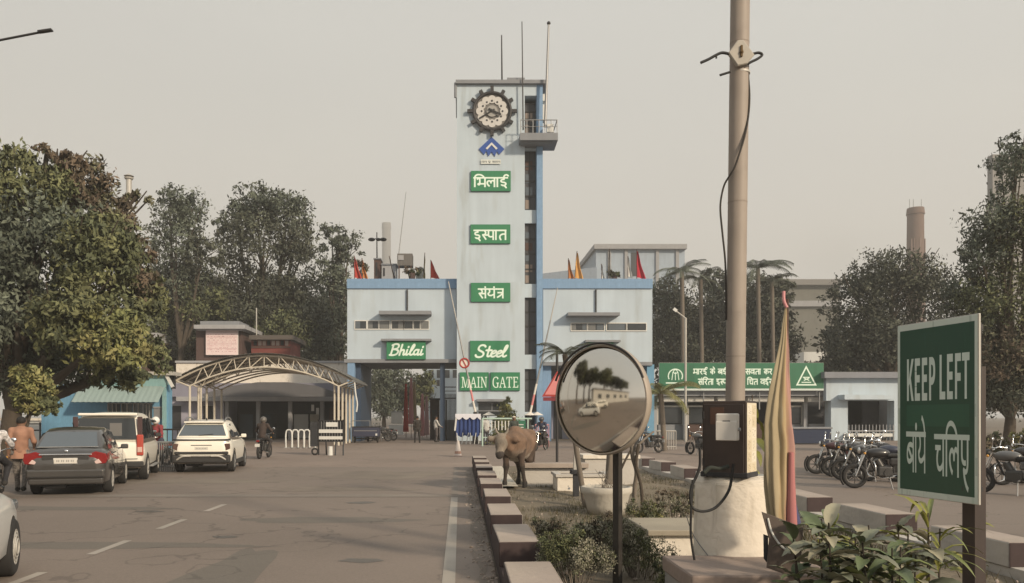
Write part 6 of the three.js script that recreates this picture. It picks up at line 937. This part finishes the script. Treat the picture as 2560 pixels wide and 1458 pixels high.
{ // convex mirror
  const d = 7.9, c = P(1501, 1000, d), t = thing('traffic_mirror', 'large round convex traffic mirror on a dark square post', 'mirror', [c.x, 0, c.z], R(-45)), r = 0.535, Rr = 1.05, y = c.y;
  const pr = []; for (let i = 0; i <= 22; i++) { const a = Math.asin(r / Rr) * i / 22; pr.push(new THREE.Vector2(Rr * Math.sin(a), Rr * Math.cos(a) - Rr * Math.cos(Math.asin(r / Rr)))); }
  mesh('mirror_face', new THREE.LatheGeometry(pr, 64).rotateX(Math.PI / 2 + 0.03).translate(0, y, 0), std([0.66, 0.63, 0.57], { metalness: 1, roughness: 0.09 }), t);
  mesh('rim', new THREE.LatheGeometry([[r - 0.01, 0.02], [r + 0.006, 0.026], [r + 0.014, 0.0], [r + 0.014, -0.055], [r - 0.06, -0.08]].map(([a, b]) => new THREE.Vector2(a, b)), 64).rotateX(Math.PI / 2 + 0.03).translate(0, y, 0), std([0.36, 0.31, 0.26], { roughness: 0.5 }), t);
  mesh('back', new THREE.CircleGeometry(r - 0.05, 40).rotateX(0.03).translate(0, y, -0.09), M.slab, t);
  { const a = 1.2, h = new THREE.TorusGeometry(r + 0.02, 0.012, 6, 40, a * 2).rotateZ(Math.PI / 2 - a).translate(0, y, 0.05); mesh('visor', h, M.metalDark, t); }
  mesh('bracket', [beam(V(0, y - 0.3, -0.13), V(0, y + 0.3, -0.13), 0.06, 0.03), box(0.25, 0.05, 0.06, 0, y - 0.2, -0.12)], M.metalDark, t);
  mesh('post', beam(V(0.08, -0.05, -0.18), V(0.08, y + 0.1, -0.18), 0.068, 0.068), std([0.030, 0.025, 0.021], { map: T.streak, roughness: 0.7 }), t);
}
{ // the big pole
  const d = 8.05, x = X(1838, d), t = thing('utility_pole', 'thick pale steel utility pole rising out of the white drum past the top edge', 'pole', [x, 0, -d]), top = 7.2, q = (px, py, dz = 0.12) => V(X(px, d - dz) - x, Y(py, d - dz), dz);
  mesh('shaft', bar(V(-0.012, 0.9, 0), V(0.066, top, 0), 0.094, 28, 0.094), std([0.335, 0.285, 0.245], { map: T.streak, roughness: 0.6, metalness: 0.0 }), t);
  mesh('weld_band', [0.9, 2.35, 3.9, 5.5].map((y) => cyl(0.0955, 0.0955, 0.012, -0.012 + 0.078 * (y - 0.9) / (top - 0.9), y, 0, 28)), std([0.26, 0.22, 0.19]), t);
  { const c = q(1851, 134, 0.12), p = mesh('clamp_plate', prism([[-0.115, 0], [-0.03, 0.115], [0.02, 0.12], [0.125, -0.02], [0.06, -0.1], [-0.03, -0.12]], 0.05, 0.008).translate(c.x, c.y, 0.12), std([0.46, 0.43, 0.38], { map: T.grain }), t); mesh('bolt', [box(0.018, 0.11, 0.03, c.x, c.y + 0.01, 0.15), ball(0.02, c.x, c.y, 0.155)], std([0.10, 0.06, 0.02]), p); }
  mesh('black_wire', tube([q(1828, 136), q(1805, 132), q(1790, 138), q(1772, 148), q(1752, 157)], 0.014, 20, 6), M.black, t); mesh('black_wire', bar(q(1791, 137), q(1791, 146), 0.009), M.black, t);
  mesh('black_wire', tube([q(1878, 136), q(1898, 132), q(1906, 137), q(1896, 146), q(1878, 155), q(1870, 160)], 0.013, 24, 6), M.black, t); mesh('black_wire', bar(q(1826, 180), q(1800, 188), 0.012), M.black, t); mesh('tie_band', cyl(0.0965, 0.0965, 0.02, 0.05, Y(184, d), 0, 28), M.steelPale, t);
  mesh('brown_cable', tube([q(1870, 160, 0.05), q(1871, 190, 0.05), q(1874, 240, 0.05), q(1871, 290, 0.07), q(1862, 340, 0.11), q(1850, 380, 0.12), q(1836, 420, 0.11), q(1824, 440, 0.07), q(1812, 460, 0.02), q(1804, 490, 0), q(1801, 520, 0), q(1806, 580, 0), q(1813, 650, 0), q(1815, 720, 0), q(1815, 800, 0)], 0.010, 90, 6), std([0.045, 0.04, 0.036]), t);
}
{ const d = 7.72, t = thing('concrete_drum', 'big rough whitewashed concrete drum at the foot of the pole', 'plinth', [X(1836, d), 0, -d]), rows = []; const hh = Y(1195, d - 0.36); for (let i = 0; i <= 14; i++) { const y = i === 0 ? -0.05 : hh * i / 14 - (i === 14 ? 0 : 0), row = []; for (let j = 0; j < 56; j++) { const a = j / 56 * 6.283, r = (0.362 + 0.03 * (1 - i / 14)) * (1 + 0.014 * noise3.noise(Math.cos(a) * 2.4, y * 2.4, Math.sin(a) * 2.4)) - (i === 14 ? 0.02 : 0); row.push([Math.cos(a) * r, y, Math.sin(a) * r]); } rows.push(row); } mesh('drum', loft(rows), M.whitewash, t);
  const crack = (pts) => mesh('crack', tube(pts.map(([px, py]) => { const x = X(px, d - 0.38) - X(1836, d), r = 0.39; return V(x, Y(py, d - 0.38), Math.sqrt(Math.max(0.001, r * r - x * x)) + 0.004); }), 0.004, 16, 4), M.slab, t); crack([[1742, 1300], [1760, 1350], [1785, 1400]]); crack([[1870, 1420], [1885, 1405]]); }
{ // cabinet and poster side
  const d = 7.56, c = P(1806, 1100, d), t = thing('electric_cabinet', 'dark brown metal cabinet with paper bills on its sunlit side standing on the drum', 'cabinet', [2.545, 0, -7.56], R(-36)), h = Y(1003, d) - Y(1190, d), y = (Y(1003, d) + Y(1190, d)) / 2;
  mesh('body', rbox(0.41, h, 0.31, 0, y, 0, 0.012), std([0.050, 0.034, 0.028], { map: T.streak, roughness: 0.55 }), t); mesh('door', rbox(0.37, h - 0.06, 0.015, 0, y, 0.161, 0.006), std([0.042, 0.029, 0.026], { map: T.streak, roughness: 0.5 }), t); mesh('rust_panel', box(0.13, 0.16, 0.004, -0.06, y + h / 2 - 0.14, 0.171), std([0.095, 0.05, 0.035], { map: T.streak }), t); mesh('hinge', [cyl(0.012, 0.012, 0.07, -0.19, y + 0.22, 0.165, 8), cyl(0.012, 0.012, 0.07, -0.19, y - 0.22, 0.165, 8)], M.metalDark, t); mesh('base_lip', rbox(0.44, 0.05, 0.34, 0, Y(1190, d) + 0.02, 0, 0.01), M.dark, t);
  const tex = canvasTex(160, 320, (g, w, hh) => { g.fillStyle = '#d6cdb9'; g.fillRect(0, 0, w, hh); for (let r = 0; r < 6; r++) for (let q = 0; q < 2; q++) { g.fillStyle = pick(['#d9d0bc', '#cfc3aa', '#ded6c6']); g.fillRect(8 + q * 76, 8 + r * 52, 68, 46); g.fillStyle = '#8f846f'; for (let k = 0; k < 9; k++) g.fillRect(14 + q * 76 + rnd() * 40, 14 + r * 52 + k * 4, rr(4, 18), 2); } });
  const f = new THREE.Mesh(face(0.30, h - 0.04, 0, 0, 0).rotateY(Math.PI / 2).translate(0.209, y, 0), new THREE.MeshStandardMaterial({ map: tex, roughness: 0.9 })); f.name = 'paper_bills'; t.add(f);
}
{ const d = 7.22, c = P(1819, 1068, d), t = thing('meter_box', 'small white meter box on the front of the dark cabinet', 'meter box', [c.x, c.y, c.z], R(-30)); mesh('case', rbox(0.19, 0.245, 0.1, 0, 0, 0, 0.014, 3), std([0.60, 0.57, 0.53], { roughness: 0.5 }), t); mesh('lid', rbox(0.185, 0.17, 0.014, 0, -0.035, 0.052, 0.006), std([0.62, 0.59, 0.55], { roughness: 0.5 }), t); mesh('slot', box(0.065, 0.008, 0.004, 0.0, 0.055, 0.0515), M.black, t); mesh('knock_out', cyl(0.016, 0.016, 0.03, 0, 0, 0, 10).rotateZ(Math.PI / 2).translate(0.1, -0.02, 0.01), M.metal, t); }
{ const d = 7.2, t = thing('black_cable', 'loops of black cable hanging from the cabinet down the left of the drum', 'cable'), q = (px, py, dz = 0) => P(px, py, d - dz); mesh('cable', tube([q(1750, 1120), q(1750, 1165), q(1742, 1190), q(1730, 1215), q(1726, 1245), q(1732, 1270), q(1755, 1279), q(1785, 1272), q(1808, 1250), q(1824, 1222), q(1830, 1190), q(1834, 1160)], 0.013, 70, 7), M.black, t); mesh('cable', tube([q(1732, 1200), q(1729, 1260), q(1727, 1330), q(1731, 1370), q(1738, 1410), q(1745, 1455)], 0.011, 40, 6), M.black, t); mesh('cable', tube([q(1760, 1182), q(1775, 1170), q(1800, 1172), q(1822, 1166)], 0.02, 20, 6), std([0.03, 0.036, 0.03]), t); }
{ // furled cloth
  const d = 6.9, s = d / F, t = thing('furled_flag', 'tall furled flag of tan, orange and pink cloth on a pole beside the drum', 'flag', [X(1944, d), 0, -d]), x0 = X(1944, d), rows = [], cols = [];
  const key = [[762, 1967, 4], [800, 1964, 7], [860, 1960, 11], [930, 1953, 19], [1000, 1948, 28], [1060, 1946, 34], [1110, 1949, 38], [1170, 1947, 37], [1230, 1950, 36], [1290, 1953, 30], [1318, 1957, 25]], tone = (u) => u < 0.16 ? [0.33, 0.28, 0.19] : u < 0.42 ? [0.365, 0.30, 0.195] : u < 0.49 ? [0.37, 0.275, 0.155] : u < 0.56 ? [0.40, 0.31, 0.18] : u < 0.62 ? [0.39, 0.25, 0.165] : [0.385, 0.225, 0.195];
  const N = 84, pos = [];
  for (let i = 0; i <= 36; i++) { const k = i / 36 * (key.length - 1), a = Math.min(key.length - 2, k | 0), f = k - a, py = key[a][0] + (key[a + 1][0] - key[a][0]) * f, px = key[a][1] + (key[a + 1][1] - key[a][1]) * f, w = (key[a][2] + (key[a + 1][2] - key[a][2]) * f) * s, row = [], tw = 0.25 * Math.sin(i * 0.16); for (let j = 0; j < N; j++) { const an = j / N * 6.283, fold = 0.17 * Math.sin(an * 9 + tw * 4 + i * 0.07 + 0.8 * Math.sin(i * 0.3)) + 0.13 * Math.sin(an * 4 + 1.3 + i * 0.13) + 0.05 * noise3.noise(Math.cos(an) * 3, i * 0.5, Math.sin(an) * 3), r = w * (0.9 + fold * Math.min(1, i / 8)); row.push([X(px, d) - x0 + Math.cos(an) * r, Y(py, d) + (i === 36 ? 0.05 * Math.sin(an * 4) : 0), Math.sin(an) * r * 0.55]); } rows.push(row); }
  let g = loft(rows).toNonIndexed(); g.computeVertexNormals(); const gi = loft(rows); g = gi; paint(g, (x, y, z, idx) => tone(((a) => (a > Math.PI ? a - Math.PI : Math.PI - a) / Math.PI)(((idx % N) / N) * 6.283) + 0.07 * noise3.noise(x * 5, y * 2.4, z * 5) + 0.09 * Math.sin(y * 2.1 + 0.8)).map((v) => v * (1 + 0.22 * noise3.noise(x * 22, y * 3, z * 22))));
  mesh('cloth', g, new THREE.MeshStandardMaterial({ color: 0xffffff, vertexColors: true, roughness: 0.9, side: THREE.DoubleSide }), t);
  mesh('pole', bar(V(X(1962, d) - x0, 0, 0), V(X(1969, d) - x0, Y(748, d), 0), 0.012, 8), M.brown, t);
  mesh('tip_cloth', tube([V(X(1966, d) - x0, Y(770, d), 0.01), V(X(1960, d) - x0, Y(752, d), 0.0), V(X(1962, d) - x0, Y(728, d), -0.02)], 0.014, 12, 6), M.clothPink, t);
  mesh('blue_end', bar(V(X(1990, d) - x0, Y(1312, d), -0.01), V(X(1976, d) - x0, Y(1225, d), 0.0), 0.05, 9, 0.02), std([0.07, 0.075, 0.16], { roughness: 0.9 }), t); mesh('pink_end', bar(V(X(1975, d) - x0, Y(1310, d), 0.04), V(X(1970, d) - x0, Y(1130, d), 0.07), 0.045, 9, 0.02), std([0.42, 0.17, 0.17], { roughness: 0.9 }), t);
}
{ // tilted metal sheet
  const d = 6.5, c = P(1958, 1360, d), k = d / F, q = (px, py) => [(px - 1958) * k, -(py - 1360) * k], t = thing('metal_sheet', 'brown bent metal sheet with a curved white line leaning against the drum', 'sheet', [c.x, c.y, c.z], R(-12));
  mesh('sheet', prism([q(1908, 1282), q(2004, 1318), q(1999, 1390), q(1990, 1444), q(1920, 1420), q(1926, 1350)], 0.02, 0.004), std([0.13, 0.10, 0.085], { map: T.streak, roughness: 0.55 }), t); mesh('side_flap', prism([q(1916, 1338), q(1927, 1342), q(1928, 1415), q(1917, 1400)], 0.016).translate(-0.012, 0, -0.02), M.dark, t);
  mesh('white_line', tube([V(...q(1921, 1296), 0.014), V(...q(1930, 1330), 0.014), V(...q(1950, 1362), 0.014), V(...q(1975, 1382), 0.014)], 0.009, 24, 5), M.white, t); mesh('dent', ball(0.045, 0.03, -0.02, 0.0, 1, 1, 0.25), std([0.09, 0.07, 0.06]), t);
}
{ const d = 6.55, t = thing('concrete_ledge', 'low pinkish concrete ledge round the foot of the drum at the bottom edge', 'ledge'), y = Y(1436, d); mesh('slab', rbox(1.25, 0.14, 0.95, X(1915, d), y - 0.07, -d - 0.42, 0.02).rotateY(0), std([0.36, 0.295, 0.26], { map: T.dirt, bumpMap: T.rough, bumpScale: 0.01 }), t); mesh('base', box(1.2, y - 0.12, 0.9, X(1915, d), (y - 0.14) / 2, -d - 0.44), M.concrete, t); mesh('edge_piece', rbox(0.6, 0.1, 0.5, X(2070, d) + 0.1, y - 0.08, -d - 0.05, 0.02), std([0.36, 0.30, 0.26], { map: T.dirt }), t); }
{ const d = 9.6, t = thing('white_bed_box', 'splashed white planter wall with a dusty top left of the drum', 'planter'), x0 = X(1626, d), x1 = 3.25, y = Y(1327, d); mesh('wall', span(x0, 0, -d, x1, y - 0.06, -d - 1.1), M.whitewash, t); mesh('top', rbox(x1 - x0 + 0.1, 0.07, 1.2, (x0 + x1) / 2, y - 0.02, -d - 0.52, 0.015), std([0.42, 0.385, 0.31], { map: T.dirt, roughness: 1 }), t); }
// ---------------------------------------------------------------- KEEP LEFT sign
{
  const a = P(2244, 1041, 7.14), b = P(2447, 1041, 6.25), w = Math.hypot(b.x - a.x, b.z - a.z), ang = Math.atan2(-(b.z - a.z), b.x - a.x), y1 = Y(815, 7.14), y0 = Y(1236, 7.14), h = y1 - y0, t = thing('road_sign', 'large green KEEP LEFT road sign with white border and Hindi line on a dark post', 'sign', [(a.x + b.x) / 2, (y0 + y1) / 2, (a.z + b.z) / 2], ang);
  mesh('panel', rbox(w, h, 0.02, 0, 0, -0.012, 0.006), M.steelPale, t);
  const tex = canvasTex(640, 1060, (g, W, H) => {
    g.fillStyle = '#c3cfc9'; g.fillRect(0, 0, W, H); g.fillStyle = '#174536'; g.fillRect(22, 36, W - 44, H - 72); fade(g, W, H, '#2a6650', 40, 0.12); fade(g, W, H, '#0c2a20', 40, 0.14);
    g.fillStyle = '#2d6b54'; g.globalAlpha = 0.35; g.fillRect(80, 500, 500, 130); g.globalAlpha = 1;
    condensed(g, 'KEEP', 74, 212, 252, 262, '#c7d5d0'); condensed(g, 'LEFT', 346, 204, 238, 266, '#c7d5d0');
    g.fillStyle = '#16453a'; for (const y of [290, 385]) { g.globalAlpha = 0.35; g.fillRect(140, y, 60, 5); g.globalAlpha = 1; }
    dev(g, ['ba', 'aa', '.', 'ya', '/'], 76, 680, 168, 236, '#c3d2cd', 1.35); dev(g, ['cha', 'i', 'la', 'e'], 312, 690, 270, 232, '#c3d2cd', 1.35);
    g.fillStyle = '#1c2f2a'; g.beginPath(); g.ellipse(532, 980, 6, 14, 0, 0, 7); g.fill();
  });
  const f = new THREE.Mesh(face(w - 0.012, h - 0.012, 0, 0, 0.0025), new THREE.MeshStandardMaterial({ map: tex, roughness: 0.45 })); f.name = 'sign_face'; f.receiveShadow = true; t.add(f);
  mesh('frame_bar', [box(0.03, h - 0.1, 0.035, w / 2 - 0.05, -0.02, -0.042), box(0.04, h - 0.1, 0.05, -w / 2 + 0.06, 0, -0.06), box(w - 0.1, 0.04, 0.05, 0, h / 2 - 0.1, -0.062), box(w - 0.1, 0.04, 0.05, 0, -h / 2 + 0.12, -0.062)], M.metalDark, t);
  mesh('post', box(0.13, 2.2, 0.1, w / 2 - 0.2, -t.position.y + 1.05, -0.14), std([0.045, 0.030, 0.026], { map: T.streak, roughness: 0.6 }), t);
}
// ---------------------------------------------------------------- plants
function bigLeaf(L, W, bend, fold) { const g = new THREE.PlaneGeometry(1, 1, 4, 9), p = g.attributes.position; for (let i = 0; i < p.count; i++) { const u = p.getX(i) * 2, v = p.getY(i) + 0.5, w = W * Math.pow(Math.sin(Math.PI * Math.min(1, 0.04 + v * 0.96)), 0.75) * (1 - 0.3 * v), a = bend * v, r = bend ? L / bend : L; p.setXYZ(i, u * w / 2, (bend ? r * (1 - Math.cos(a)) * -1 : 0) + Math.abs(u) * fold * w + 0.004 * Math.sin(v * 25), bend ? r * Math.sin(a) : v * L); } g.computeVertexNormals(); return g; }
const leafMat = [[0.17, 0.20, 0.065], [0.12, 0.155, 0.075], [0.23, 0.235, 0.165], [0.36, 0.335, 0.235], [0.27, 0.27, 0.06], [0.19, 0.205, 0.145]].map((c) => std(c, { roughness: 0.5, map: T.grain }));
const leafGeo = [bigLeaf(0.26, 0.115, 0.9, 0.2), bigLeaf(0.31, 0.10, 1.2, 0.25), bigLeaf(0.20, 0.095, 0.7, 0.2), bigLeaf(0.42, 0.04, 1.6, 0.3)];
function leafPlant(label, px, py, d, n, h, spread, kinds, mats, up = [0.15, 1.1]) {
  const b = P(px, py, d), t = thing('leafy_plant', label, 'plant', [b.x, 0, b.z]), stems = [];
  for (let s = 0; s < Math.ceil(n / 11); s++) { const foot = V(rr(-0.5, 0.5) * spread, 0, rr(-0.4, 0.4) * spread), top = V(foot.x * 1.6, b.y * rr(0.75, 1.05) * h, foot.z * 1.6); stems.push(bar(foot, top, 0.010, 5, 0.006)); for (let i = 0; i < 11; i++) { const k = rr(0.45, 1), p = foot.clone().lerp(top, k), az = i * 2.4 + rr(-0.3, 0.3), el = rr(...up) * (0.5 + k * 0.5); const m = same('leaf', leafGeo[pick(kinds)], leafMat[pick(mats)], t, p.toArray(), null); m.rotation.order = 'YXZ'; m.rotation.set(-el, az, rr(-0.3, 0.3)); m.scale.setScalar(rr(0.75, 1.25)); } }
  mesh('stem', stems, M.bark, t); return t;
}
leafPlant('tall leafy plant with an upright yellow green tip left of the KEEP LEFT sign', 2090, 1222, 6.2, 22, 1.0, 0.2, [0, 1], [0, 4, 1], [0.3, 1.3]);
leafPlant('bushy plant with broad grey green leaves in the middle of the bottom right bed', 2110, 1300, 5.7, 66, 1.0, 0.5, [0, 0, 1], [2, 5, 1, 1, 3]);
leafPlant('dense dark leafy plant against the dark sign post', 2235, 1325, 5.6, 66, 1.0, 0.45, [0, 0, 1], [1, 5, 2, 1, 0]);
leafPlant('plant with pale dusty leaves below the KEEP LEFT sign', 2270, 1298, 6.0, 55, 1.0, 0.4, [0, 1, 2], [3, 2, 5, 4]);
leafPlant('strap leaved lily plant hanging beside the dark sign post', 2335, 1285, 6.0, 22, 1.0, 0.2, [3], [0, 4, 4], [0.5, 1.3]);
leafPlant('low sprig of yellow leaves right of the dark sign post', 2425, 1300, 6.6, 11, 1.0, 0.15, [2], [4, 4, 0]);
leafPlant('low dark leafy plant behind the concrete ledge', 2050, 1340, 5.9, 44, 1.0, 0.35, [0, 2], [1, 5, 1, 2]);
leafPlant('yellowing leafy climber on the pole just above the paper bills', 1884, 960, 8.3, 11, 1.0, 0.02, [2, 1], [4, 0, 4], [-0.9, 0.5]);
function shrub(label, px, pyTop, d, w, n, tone, size) { const y = Y(pyTop, d), t = thing('shrub', label, 'shrub', [X(px, d), 0, -d]), W = w * d / F, st = [], c = []; for (let i = 0; i < 16; i++) { const a = rnd() * 6.283, r = W * Math.sqrt(rnd()), e = V(Math.cos(a) * r, y * rr(0.55, 1.0), Math.sin(a) * r * 0.7); st.push(bar(V(e.x * 0.25, 0, e.z * 0.25), e, 0.008, 4, 0.003)); c.push({ c: [e.x * 0.9, e.y * 0.8, e.z * 0.9], r: [W * 0.28, y * 0.26, W * 0.25], n: n / 16, tone: pick(tone), loose: 1.7 }); } mesh('stems', st, M.barkGrey, t); const m = new THREE.Mesh(leaves(c, size), M.leafy); m.name = 'foliage'; t.add(m); return t; }
shrub('scrubby grey green shrub left of the mirror post at the bottom', 1440, 1325, 7.9, 95, 15000, ['sage', 'sage', 'olive'], 0.013);
shrub('thin dry shrub just left of the mirror post', 1495, 1285, 9.6, 75, 9000, ['sage', 'brown'], 0.018);
shrub('scrubby grey green shrub right of the mirror post', 1600, 1300, 8.4, 85, 13000, ['sage', 'olive', 'sage'], 0.013);
shrub('small yellowish bush right of the round planter', 1625, 1252, 11.2, 52, 7000, ['olive', 'lime', 'sage'], 0.014);
shrub('low olive shrub at the bottom edge left of the drum', 1690, 1395, 7.6, 60, 3600, ['olive', 'sage'], 0.018);
shrub('dusty dry shrub nearest the low maroon block wall', 1375, 1300, 10.4, 50, 6000, ['sage', 'brown', 'sage'], 0.014);
shrub('tan dry hedge bush beyond the KEEP LEFT sign at the right edge', 2535, 1070, 27, 90, 3000, ['brown', 'olive', 'lime'], 0.07);
shrub('small dry shrub at the foot of the whitewashed right wall', 1690, 1225, 12.6, 50, 2000, ['brown', 'sage'], 0.02);
for (const [px, top, w, l] of [[900, 652, 20, 'brown dry roof plant among the flags at the left end of the left roof'], [1030, 668, 22, 'dry roof plant in front of the boxed roof hutch'], [1535, 676, 16, 'small roof plant in the middle of the right roof']]) { const d = 58, y = Y(698, d), h = Y(top, d) - y, t = thing('roof_plant', l, 'plant', [X(px, d), y, -d]), m = new THREE.Mesh(leaves([{ c: [0, h * 0.6, 0], r: [w * d / F, h * 0.45, 0.4], n: 420, tone: 'brown', loose: 1.5 }, { c: [0.2, h * 0.5, 0], r: [w * d / F * 0.8, h * 0.4, 0.4], n: 260, tone: 'olive', loose: 1.4 }], 0.1), M.leafy); m.name = 'foliage'; t.add(m); mesh('pot', cyl(0.3, 0.22, 0.4, 0, 0.2, 0, 12), M.brickRed, t); mesh('stem', bar(V(0, 0.3, 0), V(0, h * 0.8, 0), 0.03, 5), M.bark, t); }
{ // grass and weeds on the median
  const blade = new THREE.BufferGeometry(); blade.setAttribute('position', new THREE.Float32BufferAttribute([-0.004, 0, 0, 0.004, 0, 0, 0.012, 0.11, 0.02, 0.004, 0, 0, -0.004, 0, 0, 0.012, 0.11, 0.02], 3)); blade.computeVertexNormals(); blade.setAttribute('uv', new THREE.Float32BufferAttribute(new Float32Array(12), 2));
  const n = 16000, im = new THREE.InstancedMesh(blade, std([1, 1, 1], { roughness: 1 }), n), o = new THREE.Object3D(), c = new THREE.Color(); let k = 0;
  while (k < n) { const z = -rr(6.5, 24), x = rr(1.0, 5.6), p = noise3.noise(x * 1.1, z * 0.8, 4) + 0.35 * noise3.noise(x * 4, z * 4, 8); if (p < rr(-0.25, 0.35) + (z < -14 ? 0.12 : -0.1)) continue; o.position.set(x, 0.055 + 0.07 * noise3.noise(x * 0.9, z * 0.7, 3), z); o.rotation.set(rr(-0.5, 0.5), rnd() * 6.3, rr(-0.5, 0.5)); o.scale.setScalar(rr(0.5, 1.3) * (z > -12 ? 1.3 : 0.9)); o.updateMatrix(); im.setMatrixAt(k, o.matrix); const t = pick([[0.15, 0.13, 0.065], [0.19, 0.155, 0.09], [0.09, 0.095, 0.045], [0.12, 0.12, 0.06]]); im.setColorAt(k, c.setRGB(...t)); k++; }
  im.name = 'dry_grass'; tag(im, 'patchy dry grass and weeds on the median earth', 'grass', undefined, 'stuff'); scene.add(im);
}
{ // dry litter and pebbles along the walls
  const peb = new THREE.IcosahedronGeometry(0.02, 0), n = 760, im = new THREE.InstancedMesh(peb, M.dust, n), o = new THREE.Object3D(); for (let i = 0; i < n; i++) { if (i < 500) o.position.set(rr(0.95, 5.7), 0.07, -rr(7, 25)); else o.position.set(0.39 - 0.35 * rnd() * rnd(), 0.005, -rr(7, 20)); o.rotation.set(rnd() * 6, rnd() * 6, 0); o.scale.set(rr(0.4, 1.6), rr(0.3, 0.9), rr(0.4, 1.6)); o.updateMatrix(); im.setMatrixAt(i, o.matrix); } im.name = 'pebbles'; tag(im, 'small pebbles scattered on the median earth and along the maroon wall', 'pebbles', undefined, 'stuff'); scene.add(im);
}
// ---------------------------------------------------------------- draw
const renderer = new THREE.WebGLRenderer({ antialias: true });
renderer.setSize(1024, 583);
renderer.shadowMap.enabled = true;
renderer.toneMapping = THREE.LinearToneMapping;
renderer.toneMappingExposure = EXPOSURE;
renderer.render(scene, camera);
